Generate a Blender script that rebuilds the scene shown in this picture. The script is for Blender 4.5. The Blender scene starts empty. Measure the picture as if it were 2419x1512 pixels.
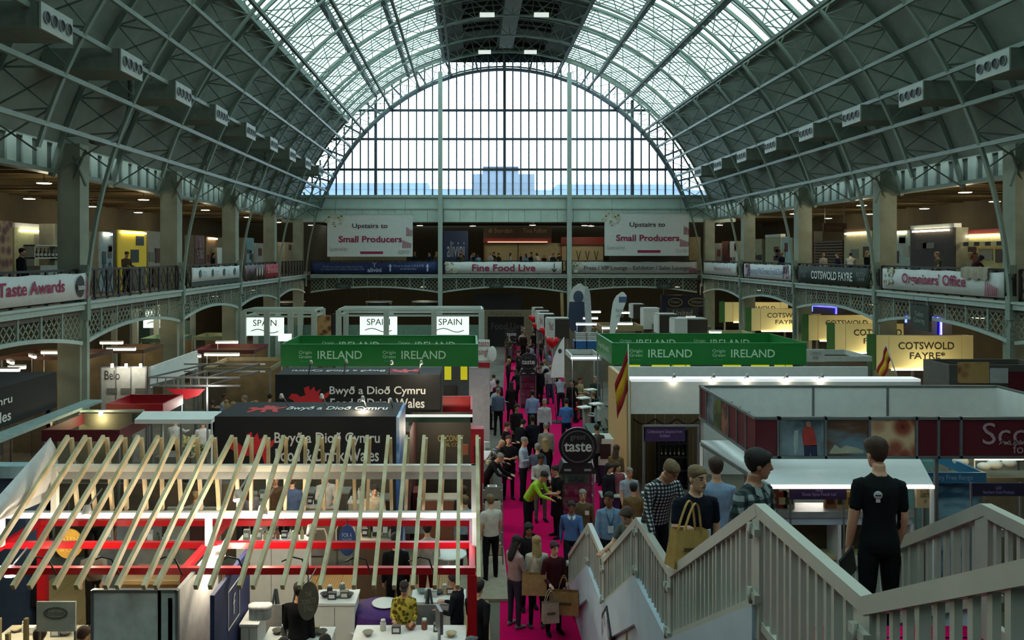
import bpy, bmesh, math, random
import numpy as np
from mathutils import Vector, Matrix, Euler
random.seed(7)
R = math.radians
scene = bpy.context.scene
COL = scene.collection

# ---------------------------------------------------------------- camera, sky, exposure
F, VX, VY, H = 1900.0, 1112.0, 601.0, 7.0          # focal length and vanishing point in photo pixels, eye height
cam_d = bpy.data.cameras.new('camera'); cam = bpy.data.objects.new('camera', cam_d); COL.objects.link(cam)
cam.location = (0, 0, H); cam.rotation_euler = (R(90), 0, 0)
cam_d.sensor_width = 36; cam_d.lens = 36*F/2419
cam_d.shift_x = (1209.5-VX)/2419; cam_d.shift_y = -(756-VY)/2419
cam_d.clip_start = .1; cam_d.clip_end = 800
scene.camera = cam
scene.view_settings.view_transform = 'Standard'; scene.view_settings.look = 'None'
scene.view_settings.gamma = 1; scene.view_settings.use_curve_mapping = False
scene.view_settings.exposure = EXPOSURE = 0.95
scene.cycles.max_bounces = 6; scene.cycles.diffuse_bounces = 3; scene.cycles.glossy_bounces = 2
scene.cycles.transparent_max_bounces = 8; scene.cycles.caustics_reflective = False; scene.cycles.caustics_refractive = False
scene.cycles.sample_clamp_indirect = 4; scene.cycles.adaptive_threshold = .025
w = bpy.data.worlds.new('overcast_sky'); scene.world = w; w.use_nodes = True
nt = w.node_tree; bg = nt.nodes['Background']
tc = nt.nodes.new('ShaderNodeTexCoord'); nz = nt.nodes.new('ShaderNodeTexNoise'); cr = nt.nodes.new('ShaderNodeValToRGB')
nz.inputs['Scale'].default_value = 2.2; nz.inputs['Detail'].default_value = 5
cr.color_ramp.elements[0].color = (.74, .90, .97, 1); cr.color_ramp.elements[0].position = .3
cr.color_ramp.elements[1].color = (.92, 1.0, 1.0, 1); cr.color_ramp.elements[1].position = .7
nt.links.new(tc.outputs['Generated'], nz.inputs['Vector']); nt.links.new(nz.outputs['Fac'], cr.inputs['Fac'])
nt.links.new(cr.outputs['Color'], bg.inputs['Color']); bg.inputs['Strength'].default_value = 3.2

# ---------------------------------------------------------------- helpers
def XP(px, Y): return (px-VX)*Y/F
def ZP(py, Y): return H-(py-VY)*Y/F
def YZ(py, z): return F*(H-z)/(py-VY)
def at(px, py, Y): return Vector((XP(px, Y), Y, ZP(py, Y)))

def lin(h):
    if not isinstance(h, str): return tuple(h)
    h = h.lstrip('#'); o = []
    for i in (0, 2, 4):
        c = int(h[i:i+2], 16)/255
        o.append(c/12.92 if c <= .04045 else ((c+.055)/1.055)**2.4)
    return tuple(o)
MATS = {}
def M(color, rough=.6, metal=0., emit=0., var=.12, scale=6., bump=0., name=None, ecol=None):
    key = (color, rough, metal, emit, var, scale, bump)
    if key in MATS: return MATS[key]
    m = bpy.data.materials.new(name or 'paint_'+str(color).strip('#()').replace(', ', '_')); m.use_nodes = True
    t = m.node_tree; b = t.nodes['Principled BSDF']; c = lin(color)
    b.inputs['Roughness'].default_value = rough; b.inputs['Metallic'].default_value = metal
    b.inputs['Base Color'].default_value = (*c, 1)
    if rough > .85: b.inputs['Specular IOR Level'].default_value = .15
    if emit:
        b.inputs['Emission Color'].default_value = (*(lin(ecol) if ecol else c), 1); b.inputs['Emission Strength'].default_value = emit
    if var or bump:
        co = t.nodes.new('ShaderNodeTexCoord'); n = t.nodes.new('ShaderNodeTexNoise')
        n.inputs['Scale'].default_value = scale; n.inputs['Detail'].default_value = 4
        t.links.new(co.outputs['Object'], n.inputs['Vector'])
        if var:
            r = t.nodes.new('ShaderNodeValToRGB')
            r.color_ramp.elements[0].position = .3; r.color_ramp.elements[1].position = .7
            r.color_ramp.elements[0].color = (*[x*(1-var) for x in c], 1); r.color_ramp.elements[1].color = (*[min(1, x*(1+var)) for x in c], 1)
            t.links.new(n.outputs['Fac'], r.inputs['Fac']); t.links.new(r.outputs['Color'], b.inputs['Base Color'])
        if bump:
            bp = t.nodes.new('ShaderNodeBump'); bp.inputs['Strength'].default_value = bump; bp.inputs['Distance'].default_value = .02
            t.links.new(n.outputs['Fac'], bp.inputs['Height']); t.links.new(bp.outputs['Normal'], b.inputs['Normal'])
    MATS[key] = m; return m
def E(color, s, base='#ffffff'):
    key = ('E', color, s)
    if key in MATS: return MATS[key]
    m = M(base, .5, 0, 0, 0).copy(); m.name = 'lit_'+str(color).strip('#')
    b = m.node_tree.nodes['Principled BSDF']
    b.inputs['Emission Color'].default_value = (*lin(color), 1); b.inputs['Emission Strength'].default_value = s*.65
    MATS[key] = m; return m
def tex_mat(name, kind, c1, c2, scale=(1, 1, 1), rough=.7, c3=None, rot=(0, 0, 0), p=(.4, .6), coord='Object', detail=3):
    """procedural two or three colour pattern: checker, wave, noise, voronoi, brick"""
    if name in MATS: return MATS[name]
    m = bpy.data.materials.new(name); m.use_nodes = True; t = m.node_tree; b = t.nodes['Principled BSDF']
    b.inputs['Roughness'].default_value = rough
    if rough > .85: b.inputs['Specular IOR Level'].default_value = .08
    co = t.nodes.new('ShaderNodeTexCoord'); mp = t.nodes.new('ShaderNodeMapping'); mp.inputs['Scale'].default_value = scale; mp.inputs['Rotation'].default_value = rot
    t.links.new(co.outputs[coord], mp.inputs['Vector'])
    if kind == 'checker':
        n = t.nodes.new('ShaderNodeTexChecker'); n.inputs['Scale'].default_value = 1
        n.inputs['Color1'].default_value = (*lin(c1), 1); n.inputs['Color2'].default_value = (*lin(c2), 1)
        t.links.new(mp.outputs['Vector'], n.inputs['Vector']); t.links.new(n.outputs['Color'], b.inputs['Base Color'])
    else:
        if kind == 'wave':
            n = t.nodes.new('ShaderNodeTexWave'); n.inputs['Scale'].default_value = 1; n.inputs['Distortion'].default_value = .6; n.inputs['Detail'].default_value = detail; out = n.outputs['Fac']
        elif kind == 'voronoi':
            n = t.nodes.new('ShaderNodeTexVoronoi'); n.inputs['Scale'].default_value = 1; out = n.outputs['Distance']
        else:
            n = t.nodes.new('ShaderNodeTexNoise'); n.inputs['Scale'].default_value = 1; n.inputs['Detail'].default_value = detail; out = n.outputs['Fac']
        t.links.new(mp.outputs['Vector'], n.inputs['Vector'])
        r = t.nodes.new('ShaderNodeValToRGB'); e = r.color_ramp.elements
        e[0].position = p[0]; e[1].position = p[1]; e[0].color = (*lin(c1), 1); e[1].color = (*lin(c2), 1)
        if c3: x = e.new((p[0]+p[1])/2); x.color = (*lin(c3), 1)
        t.links.new(out, r.inputs['Fac']); t.links.new(r.outputs['Color'], b.inputs['Base Color'])
    MATS[name] = m; return m
def glass_mat(name, tint, gloss=.06, milky=0.):
    if name in MATS: return MATS[name]
    m = bpy.data.materials.new(name); m.use_nodes = True; t = m.node_tree; t.nodes.remove(t.nodes['Principled BSDF'])
    o = t.nodes['Material Output']; tr = t.nodes.new('ShaderNodeBsdfTransparent'); gl = t.nodes.new('ShaderNodeBsdfGlossy'); mx = t.nodes.new('ShaderNodeMixShader')
    tr.inputs['Color'].default_value = (*lin(tint), 1); gl.inputs['Roughness'].default_value = .08; mx.inputs['Fac'].default_value = gloss
    if milky:
        tl = t.nodes.new('ShaderNodeBsdfTranslucent'); tl.inputs['Color'].default_value = (*lin(tint), 1); m2 = t.nodes.new('ShaderNodeMixShader'); m2.inputs['Fac'].default_value = milky
        t.links.new(tr.outputs[0], m2.inputs[1]); t.links.new(tl.outputs[0], m2.inputs[2]); t.links.new(m2.outputs[0], mx.inputs[1])
    else: t.links.new(tr.outputs[0], mx.inputs[1])
    t.links.new(gl.outputs[0], mx.inputs[2]); t.links.new(mx.outputs[0], o.inputs['Surface']); MATS[name] = m; return m

def root_loc(o):
    while o.parent: o = o.parent
    return o.location
def link(name, me, mat, parent=None, label=None, cat=None, group=None, kind=None):
    o = bpy.data.objects.new(name, me); COL.objects.link(o)
    if mat is not None and not me.materials: me.materials.append(mat)
    if parent: o.parent = parent
    return tag(o, label, cat, group, kind)
def tag(o, label=None, cat=None, group=None, kind=None):
    if label: o['label'] = label
    if cat: o['category'] = cat
    if group: o['group'] = group
    if kind: o['kind'] = kind
    return o
def thing(name, label, cat, loc=(0, 0, 0), group=None, rz=0, kind=None):
    o = bpy.data.objects.new(name, None); COL.objects.link(o); o.location = loc; o.rotation_euler = (0, 0, rz); o.empty_display_size = .2
    return tag(o, label, cat, group, kind)
def copy_tree(o, parent=None, loc=None, rz=None, label=None, group=None, recolor=None):
    c = o.copy(); COL.objects.link(c); c.parent = parent
    if loc is not None: c.location = loc
    if rz is not None: c.rotation_euler = (0, 0, rz)
    if label: c['label'] = label
    if group: c['group'] = group
    for ch in list(o.children): copy_tree(ch, c)
    return c

class MB:
    """collects boxes, bars, tubes and lofts into one mesh"""
    def __init__(s): s.v = []; s.f = []; s.sm = []
    def add(s, vs, fs, smooth=False):
        b = len(s.v); s.v += [tuple(p) for p in vs]; s.f += [tuple(i+b for i in f) for f in fs]; s.sm += [smooth]*len(fs); return s
    def box(s, x0, x1, y0, y1, z0, z1):
        return s.add([(x, y, z) for x in (x0, x1) for y in (y0, y1) for z in (z0, z1)],
                     [(0, 1, 3, 2), (4, 6, 7, 5), (0, 4, 5, 1), (2, 3, 7, 6), (0, 2, 6, 4), (1, 5, 7, 3)])
    def cbox(s, c, d, rz=0, bev=0):
        c = Vector(c); m = Matrix.Rotation(rz, 3, 'Z'); hx, hy, hz = d[0]/2, d[1]/2, d[2]/2
        return s.add([c+m@Vector((x, y, z)) for x in (-hx, hx) for y in (-hy, hy) for z in (-hz, hz)],
                     [(0, 1, 3, 2), (4, 6, 7, 5), (0, 4, 5, 1), (2, 3, 7, 6), (0, 2, 6, 4), (1, 5, 7, 3)])
    def bar(s, p, q, w=.05, h=None, up=(0, 0, 1)):
        p, q = Vector(p), Vector(q); h = h or w; d = (q-p).normalized(); u = Vector(up)
        if abs(d.dot(u)) > .98: u = Vector((1, 0, 0))
        a = d.cross(u).normalized(); b = a.cross(d)
        vs = [e+a*sx*w/2+b*sy*h/2 for e in (p, q) for sx, sy in ((-1, -1), (1, -1), (1, 1), (-1, 1))]
        return s.add(vs, [(3, 2, 1, 0), (4, 5, 6, 7), (0, 1, 5, 4), (1, 2, 6, 5), (2, 3, 7, 6), (3, 0, 4, 7)])
    def path(s, pts, w=.05, h=None, nrm=None, closed=False):
        """rectangular section swept along points in a plane with normal nrm"""
        pts = [Vector(p) for p in pts]; n = len(pts); h = h or w; nrm = Vector(nrm or (0, 1, 0)); rings = []
        for i, p in enumerate(pts):
            t = (pts[(i+1) % n] if (i < n-1 or closed) else p)-(pts[i-1] if (i > 0 or closed) else p)
            t.normalize(); a = t.cross(nrm).normalized()
            rings.append([p+a*sx*h/2+nrm*sy*w/2 for sx, sy in ((-1, -1), (1, -1), (1, 1), (-1, 1))])
        vs = [v for r in rings for v in r]; fs = []
        for i in range(n if closed else n-1):
            j = (i+1) % n
            for k in range(4): fs.append((i*4+k, i*4+(k+1) % 4, j*4+(k+1) % 4, j*4+k))
        if not closed: fs += [(3, 2, 1, 0), tuple(4*(n-1)+k for k in range(4))]
        return s.add(vs, fs)
    def tube(s, pts, r=.02, n=8, smooth=True):
        pts = [Vector(p) for p in pts]; rs = r if isinstance(r, (list, tuple)) else [r]*len(pts); rings = []; u = None
        for i, p in enumerate(pts):
            t = (pts[min(i+1, len(pts)-1)]-pts[max(i-1, 0)]).normalized()
            if u is None: u = t.orthogonal().normalized()
            else:
                u = (u-t*u.dot(t)); u = u.normalized() if u.length > 1e-5 else t.orthogonal().normalized()
            b = t.cross(u)
            rings += [p+(u*math.cos(k*2*math.pi/n)+b*math.sin(k*2*math.pi/n))*rs[i] for k in range(n)]
        fs = [(i*n+k, i*n+(k+1) % n, (i+1)*n+(k+1) % n, (i+1)*n+k) for i in range(len(pts)-1) for k in range(n)]
        s.add(rings, fs, smooth); b0 = len(s.v)-len(rings)
        s.f += [tuple(b0+k for k in reversed(range(n))), tuple(b0+(len(pts)-1)*n+k for k in range(n))]; s.sm += [False, False]
        return s
    def prism(s, poly, o, u, v, d):
        """polygon (2-D points) in the plane o+u*x+v*y, extruded along d"""
        o, u, v, d = map(Vector, (o, u, v, d)); n = len(poly); a = [o+u*x+v*y for x, y in poly]; fs = [tuple(range(n)), tuple(reversed(range(n, 2*n)))]
        fs += [(i, i+n, (i+1) % n+n, (i+1) % n) for i in range(n)]
        return s.add(a+[p+d for p in a], fs)
    def lathe(s, prof, c=(0, 0, 0), n=16, smooth=True):
        c = Vector(c); vs = [c+Vector((r*math.cos(k*2*math.pi/n), r*math.sin(k*2*math.pi/n), z)) for r, z in prof for k in range(n)]
        fs = [(i*n+k, i*n+(k+1) % n, (i+1)*n+(k+1) % n, (i+1)*n+k) for i in range(len(prof)-1) for k in range(n)]
        s.add(vs, fs, smooth); b = len(s.v)-len(vs)
        s.f += [tuple(b+k for k in reversed(range(n))), tuple(b+(len(prof)-1)*n+k for k in range(n))]; s.sm += [False]*2
        return s
    def ball(s, c, r, n=10, m=6):
        c = Vector(c); r = Vector(r) if not isinstance(r, (int, float)) else Vector((r, r, r))
        pr = [(max(math.sin(math.pi*i/m), .02), -math.cos(math.pi*i/m)) for i in range(m+1)]
        b = len(s.v); s.lathe(pr, (0, 0, 0), n)
        for i in range(b, len(s.v)): p = s.v[i]; s.v[i] = (c.x+p[0]*r.x, c.y+p[1]*r.y, c.z+p[2]*r.z)
        return s
    def mesh(s, name='mesh', off=(0, 0, 0)):
        me = bpy.data.meshes.new(name); ox, oy, oz = off
        me.from_pydata([(x-ox, y-oy, z-oz) for x, y, z in s.v], [], s.f)
        bm = bmesh.new(); bm.from_mesh(me); bmesh.ops.recalc_face_normals(bm, faces=bm.faces); bm.to_mesh(me); bm.free()
        me.polygons.foreach_set('use_smooth', s.sm); me.update(); return me
    def build(s, name, mat, parent=None, label=None, cat=None, group=None, kind=None, base=None):
        """coordinates are world coordinates; a top-level mesh gets its origin at base, or at the bottom centre of its bounding box"""
        if parent: off = root_loc(parent)
        elif base is not None: off = base
        else:
            a = np.array(s.v); off = ((a[:, 0].min()+a[:, 0].max())/2, (a[:, 1].min()+a[:, 1].max())/2, a[:, 2].min())
        o = link(name, s.mesh(name, off), mat, parent, label, cat, group, kind)
        if not parent: o.location = off
        return o

TMP = bpy.data.scenes.new('workshop')               # small side scene for evaluating modifiers and fonts quickly
def evaluated_mesh(o):
    TMP.collection.objects.link(o); vl = TMP.view_layers[0]; vl.update(); dg = vl.depsgraph
    me = bpy.data.meshes.new_from_object(o.evaluated_get(dg)); bpy.data.objects.remove(o); return me
_TXT = {}
def text_mesh(s, bold=0., spacing=1., ext=.01):
    k = (s, bold, spacing)
    if k in _TXT: return _TXT[k]
    c = bpy.data.curves.new('t', 'FONT'); c.body = s; c.align_x = 'CENTER'; c.offset = bold; c.resolution_u = 3; c.space_character = spacing; c.space_line = .9; c.extrude = 0
    o = bpy.data.objects.new('t', c); me = evaluated_mesh(o)
    v = np.empty(len(me.vertices)*3); me.vertices.foreach_get('co', v); v = v.reshape(-1, 3)
    bpy.data.curves.remove(c)
    fs = [tuple(p.vertices) for p in me.polygons]; bpy.data.meshes.remove(me)
    _TXT[k] = (v, fs); return _TXT[k]
def text(s, mat, parent, o, u, v, w=None, h=None, bold=0., thick=.012, name='lettering', spacing=1.):
    """flat letters centred on o in the plane u, v (unit vectors, world), fitted to width w and height h"""
    vs, fs = text_mesh(s, bold, spacing); o, u, v = Vector(o), Vector(u).normalized(), Vector(v).normalized()
    lo, hi = vs.min(0), vs.max(0); c = (lo+hi)/2; sz = hi-lo
    sx = w/sz[0] if w else h/sz[1]; sy = h/sz[1] if h else sx
    n = u.cross(v); mb = MB(); k = len(vs)
    P = [o+u*float((p[0]-c[0])*sx)+v*float((p[1]-c[1])*sy)+n*thick for p in vs]
    mb.add(P, fs)
    ob = mb.build(name, mat, parent); return ob
# ---------------------------------------------------------------- materials of the hall
IRON = M('#76867c', .55, 0, 0, .10, 1.5); IRON_D = M('#65726a', .6, 0, 0, .12, 1.5)
BOARD = M('#778278', .75, 0, 0, .14, 1.2); WALLP = M('#b4c8bf', .7, 0, 0, .10, 1.0); PIER = M('#888e7c', .75, 0, 0, .16, 1.3)
STEELD = M('#3e474c', .5, 0, 0, .1); BLACKI = M('#14181a', .5, 0, 0, .1); GCEIL = M('#5c4c2c', .8, 0, 0, .2, 2.); GWALL = M('#4f4936', .85, 0, 0, .15, 1.)
CX = 2.6; Y0, Y1 = -15.2, 63.3; BAY = 9.0; HB = 4.5
AI, BI, AO, BO, ZS = 15.5, 17.2, 17.4, 18.7, 4.5      # inner and outer arch half axes, springing height
def ein(t): return (CX+AI*math.cos(t), ZS+BI*math.sin(t))
def eout(t): return (CX+AO*math.cos(t), ZS+BO*math.sin(t))
def t_in(z): return math.asin((z-ZS)/BI)
def t_outz(z): return math.asin((z-ZS)/BO)
def t_outx(x): return math.acos(x/AO)
T_C, T_G, T_S = t_outz(10.75), t_outx(12.3), t_outx(4.7)   # cornice, glazing edge, crown strip on the outer arch
tn = np.linspace(T_G, T_S, 4)

# ---------------------------------------------------------------- floor and carpet
floor = MB().box(-26, 31, -16, 78, -.2, 0).build('floor', tex_mat('concrete_floor', 'noise', '#4c4840', '#5f5a4d', (.6, .6, .6), .8), None, 'grey concrete floor of the exhibition hall', 'floor', kind='structure', base=(0, 0, 0))
EDGE = [(-14, .2, 4.4), (8, .35, 4.3), (14, .5, 4.2), (20, .75, 4.3), (26, 1.0, 4.5), (34, 1.35, 4.8), (44, 1.8, 5.2), (54, 2.3, 5.6), (62, 2.6, 6.0)]
m = MB(); vs = []
for y, a, b in EDGE: vs += [(a, y, .004), (b, y, .004), (a, y, 0), (b, y, 0)]
fs = []
for i in range(len(EDGE)-1):
    k = 4*i; fs += [(k, k+1, k+5, k+4), (k, k+4, k+6, k+2), (k+1, k+3, k+7, k+5)]
m.add(vs, fs)
PINK = tex_mat('pink_carpet', 'noise', '#b4004e', '#c80059', (30, 30, 30), .95)
m.build('aisle_carpet', PINK, None, 'bright magenta carpet running down the central aisle', 'carpet')
MB().box(4.5, 17.5, 12.2, 13.6, 0, .004).build('aisle_carpet', PINK, None, 'magenta carpet of the cross aisle beyond the white staircase', 'carpet')

# ---------------------------------------------------------------- roof
ceiling = thing('ceiling', 'barrel vaulted iron and glass roof of the exhibition hall', 'roof', (CX, 0, 0), kind='structure')
NA = 56
def rib_mesh(main):
    """inner and outer chord with crossed lattice between; centred on CX, y=0"""
    m = MB(); t0 = 0 if main else t_in(10.0)
    ts = np.linspace(t0, math.pi-t0, NA+1)
    m.path([(ein(t)[0], 0, ein(t)[1]) for t in ts], .15, .10)
    to0 = t_outz(9.9); to = np.linspace(to0, math.pi-to0, NA+1)
    m.path([(eout(t)[0], 0, eout(t)[1]-.28) for t in to], .15, .16)
    return m
def web_mesh():
    m = MB(); n = 34; tt = np.linspace(t_in(9.9), math.pi-t_in(9.9), n+1); to = np.linspace(t_outz(9.9), math.pi-t_outz(9.9), n+1)
    I = [Vector((ein(t)[0], 0, ein(t)[1])) for t in tt]; O = [Vector((eout(t)[0], 0, eout(t)[1]-.28)) for t in to]
    for i in range(n):
        m.bar(I[i], O[i+1], .045, .045); m.bar(O[i], I[i+1], .045, .045)
        if i: m.bar(I[i], O[i], .07, .05)
    return m
rm, rs_, wm = rib_mesh(True).mesh('rib', (CX, 0, 0)), rib_mesh(False).mesh('rib_short', (CX, 0, 0)), web_mesh().mesh('rib_lattice', (CX, 0, 0))
ribs_y = []
k = 0; y = Y1-.35
while y > Y0:
    main = k % 2 == 0
    o = link('rib', rm if main else rs_, IRON, ceiling); o.location = (0, y, 0)
    link('lattice', wm, IRON_D, o)
    ribs_y.append(y); y -= HB; k += 1
def strip(m, t0, t1, ya, yb, fn=eout, lift=0, n=4, th=.08):
    ts = np.linspace(t0, t1, n+1); pts = []
    for t in ts:
        x, z = fn(t); pts.append((x, z+lift))
    nrm = [(math.cos(t), math.sin(t)) for t in ts]
    vs = []
    for (x, z), (nx, nzz) in zip(pts, nrm):
        vs += [(x, ya, z), (x, yb, z), (x+nx*th, ya, z+nzz*th), (x+nx*th, yb, z+nzz*th)]
    fs = []
    for i in range(n):
        a = 4*i; b = a+4; fs += [(a, a+1, b+1, b), (a+2, b+2, b+3, a+3), (a, b, b+2, a+2), (a+1, a+3, b+3, b+1)]
    fs += [(0, 2, 3, 1), (4*n, 4*n+1, 4*n+3, 4*n+2)]
    m.add(vs, fs)
tp = [T_C]+[t_outz(z) for z in (12.0, 13.1, 14.25, 15.4)]+[T_G]
SKY_G = glass_mat('roof_glass', '#dde9e6', .05, .3)
VISY = 24
# solid boarded panels of the lower vault, one object per panel between ribs and purlins
for side in (1, -1):
    for i in range(len(ribs_y)):
        yb = ribs_y[i]; ya = ribs_y[i+1] if i+1 < len(ribs_y) else Y0
        if yb < VISY-4:
            continue
        for j in range(len(tp)-1):
            m = MB(); a, b = tp[j]-.001, tp[j+1]+.001
            if side < 0: a, b = math.pi-b, math.pi-a
            strip(m, a, b, ya+.004, yb-.004)
            ob = m.build('roof_panel', BOARD, ceiling)
for side in (1, -1):
    m = MB(); a, b = T_C, T_G
    if side < 0: a, b = math.pi-b, math.pi-a
    strip(m, a, b, Y0, [y for y in ribs_y if y < VISY-4][0], n=12); m.build('roof_panel', BOARD, ceiling)
# glazing: single long panes lying between bars, in three fields a side
for side in (1, -1):
    for i in range(len(ribs_y)):
        yb = ribs_y[i]; ya = ribs_y[i+1] if i+1 < len(ribs_y) else Y0
        for j in range(3):
            a, b = tn[j], tn[j+1]
            if side < 0: a, b = math.pi-b, math.pi-a
            zt = eout((tn[j]+tn[j+1])/2)[1]-7
            seen = ya > zt*F/640-3
            if seen:
                ns = 8; bars = MB()
                for k in range(ns):
                    y_a = ya+(yb-ya)*k/ns; y_b = ya+(yb-ya)*(k+1)/ns
                    m = MB(); strip(m, a, b, y_a+.03, y_b-.03, n=2, th=.02); m.build('pane', SKY_G, ceiling)
                    if k: strip(bars, a, b, y_a-.04, y_a+.04, lift=-.06, n=2, th=.1)
                bars.build('glazing_bar', IRON_D, ceiling)
            else:
                m = MB(); strip(m, a, b, ya, yb, n=3, th=.02); m.build('pane', SKY_G, ceiling)
                bars = MB()
                for k in range(8): y_a = ya+(yb-ya)*k/8; strip(bars, a, b, y_a-.04, y_a+.04, lift=-.06, n=2, th=.1)
                bars.build('glazing_bar', IRON_D, ceiling)
# purlins
for side in (1, -1):
    for z in (10.65, 12.0, 13.1, 14.25, 15.4):
        t = t_in(z); x, zz = ein(t if side > 0 else math.pi-t)
        MB().box(x-.06, x+.06, Y0, Y1, zz-.07, zz+.07).build('purlin', IRON, ceiling)
    for t in tn:
        x, zz = eout(t if side > 0 else math.pi-t)
        MB().box(x-.12, x+.12, Y0, Y1, zz-.42, zz-.06).build('purlin', STEELD if t != tn[0] else IRON, ceiling)
        x, zz = ein(t if side > 0 else math.pi-t)
        MB().box(x-.07, x+.07, Y0, Y1, zz-.08, zz+.08).build('purlin', IRON_D, ceiling)
# crown: solid panels with dark louvred openings either side of a central duct
CROWN = M('#4c5550', .8, 0, 0, .15, 1.2); LOUV = M('#0c0e0f', .7, 0, 0, .1)
for i in range(len(ribs_y)):
    yb = ribs_y[i]; ya = ribs_y[i+1] if i+1 < len(ribs_y) else Y0
    cuts = [(-4.7, -3.2), (-3.2, -.55), (-.55, .55), (.55, 3.2), (3.2, 4.7)]
    for q, (xa, xb) in enumerate(cuts):
        m = MB(); strip(m, t_outx(xb), t_outx(xa), ya, yb, lift=.45 if q in (1, 3) else 0, n=3)
        m.build('roof_panel', LOUV if q in (1, 3) and i > 0 else CROWN, ceiling)
    if i > 0:
        for xa, xb in ((-3.2, -.55), (.55, 3.2)):
            m = MB()
            for yy in np.arange(ya+.4, yb-.2, 1.15):
                strip(m, t_outx(xb), t_outx(xa), yy, yy+.35, lift=.05, n=3, th=.3)
            m.build('louvre', M('#39413d', .8), ceiling)
m = MB(); strip(m, t_outx(4.75), t_outx(-4.75), Y0, Y1+.4, lift=.62, n=8); m.build('crown_backing', LOUV, ceiling)
for xa in (-3.2, -.55, .55, 3.2):
    x_, z_ = eout(t_outx(xa)); MB().box(x_-.04, x_+.04, Y0, Y1+.4, z_-.02, z_+.62).build('crown_side', CROWN, ceiling)
m = MB(); strip(m, .36, math.pi-.36, Y1-.4, Y1+.45, lift=.02, n=40, th=.1); m.build('end_band', IRON_D, ceiling)
MB().box(CX-4.8, CX+4.8, Y1+.3, Y1+.42, ZS+BO-1.0, ZS+BO+.8).build('crown_end', CROWN, ceiling)
zc = ZS+BO
MB().box(CX-.5, CX+.5, Y0, Y1-4, zc-1.0, zc-.25).build('air_duct', M('#6d7771', .6), ceiling)
for y in ribs_y[1::2]:
    for xx in (-1.6, 1.7):
        o = MB().box(CX+xx-.45, CX+xx+.45, y-.6, y-.45, zc-1.75, zc-1.5).build('roof_light', E('#e8f0e6', .6), ceiling)

# ---------------------------------------------------------------- end wall with the great window
win = thing('window_1', 'great arched end window of many tall panes', 'window', (CX, Y1, 11.6), kind='structure')
WZ = [11.67, 13.7, 16.1, 18.37]                      # sill and transoms
GL = glass_mat('window_glass', '#f2f8ff', .04, 0)
GLF = glass_mat('frosted_window_glass', '#dcebf8', .04, .14)
MULL = M('#3f464f', .5, 0, 0, .1); POSTM = M('#9fb0aa', .55, 0, 0, .08)
def wtop(x): return ZS+(BO-.2)*math.sqrt(max(0, 1-((x-CX)/(AO-.2))**2))
PW = .634; xs = []
x = CX+.09-PW*26
while x < CX+17: xs.append(x); x += PW
yw = Y1+.25
for xa in xs:
    xb = xa+PW; xm = (xa+xb)/2; tp_ = min(wtop(xa), wtop(xb)) if abs(xm-CX) < AO-.6 else 0
    zz = WZ+[99]
    for r in range(4):
        za, zb = zz[r]+.04, min(zz[r+1]-.04, tp_)
        if zb-za < .15: continue
        MB().box(xa+.035, xb-.035, yw-.01, yw+.01, za, zb).build('pane', GLF if r == 0 else GL, win)
    if tp_ > WZ[0]+.2: MB().box(xa-.055, xa+.055, yw-.06, yw+.06, WZ[0], min(wtop(xa), 99)).build('mullion', MULL, win)
for z in WZ[1:]:
    hx = AO*math.sqrt(1-((z-ZS)/BO)**2); MB().box(CX-hx, CX+hx, yw-.12, yw+.06, z-.09, z+.09).build('transom', MULL, win)
for z in (12.15, 12.65): MB().box(CX-15, CX+15, yw+.3, yw+.34, z-.02, z+.02).build('guard_rail', MULL, win)
ts = np.linspace(.36, math.pi-.36, 61)
MB().path([(ein(t)[0], Y1+.1, ein(t)[1]-.12) for t in ts], .25, .22).build('arch_frame', M('#6d7683', .5), win)
for px in (887, 1192, 1494):
    X = XP(px, Y1); MB().box(X-.11, X+.11, yw-.2, yw+.05, WZ[0]-.2, wtop(X)-.3).build('window_post', MULL, win)
# vertical struts between the arch frame and the last rib
for t in np.linspace(.5, math.pi-.5, 17):
    MB().bar((ein(t)[0], Y1+.1, ein(t)[1]), (eout(t)[0], Y1+.1, eout(t)[1]-.3), .14, .14, (0, 1, 0)).build('arch_strut', M('#6d7683', .5), win)

wall_end = thing('wall_far', 'end wall below the great window with pale panels', 'wall', (CX, Y1, 0), kind='structure')
XL, XR = CX-AI, CX+AI                               # gallery fronts
def hpart(px0, px1): pass
MB().box(XL-2, XR+2, Y1, Y1+.4, 10.6, 11.67).build('cornice', WALLP, wall_end)
MB().box(XL-2, XR+2, Y1-.12, Y1, 11.45, 11.67).build('cornice_ledge', POSTM, wall_end)
MB().box(XL-2, XR+2, Y1-.06, Y1, 10.55, 10.66).build('cornice_ledge', POSTM, wall_end)
x = XL-2
while x < XR+1.9:
    MB().box(x+.012, x+1.265, Y1+.02, Y1+.12, 9.55, 10.58).build('wall_panel', WALLP, wall_end); x += 1.277
MB().box(XL-2, XR+2, Y1+.12, Y1+.4, 9.5, 10.6).build('panel_backing', IRON_D, wall_end)
for px in (1040, 1345):
    X = XP(px, Y1-.3); MB().box(X-.17, X+.17, Y1-.45, Y1-.1, 0, wtop(X)-.9).build('column', POSTM, wall_end)
MB().box(XL-11, XR+11, 77.6, 78, 0, 12).build('wall_backing', M('#4d4a3a', .85), wall_end)
MB().box(XL-9, XL-1.5, Y1+.2, Y1+.5, 9.9, 20).build('wall_backing', BOARD, wall_end)
MB().box(XR+1.5, XR+9, Y1+.2, Y1+.5, 9.9, 20).build('wall_backing', BOARD, wall_end)

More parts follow.
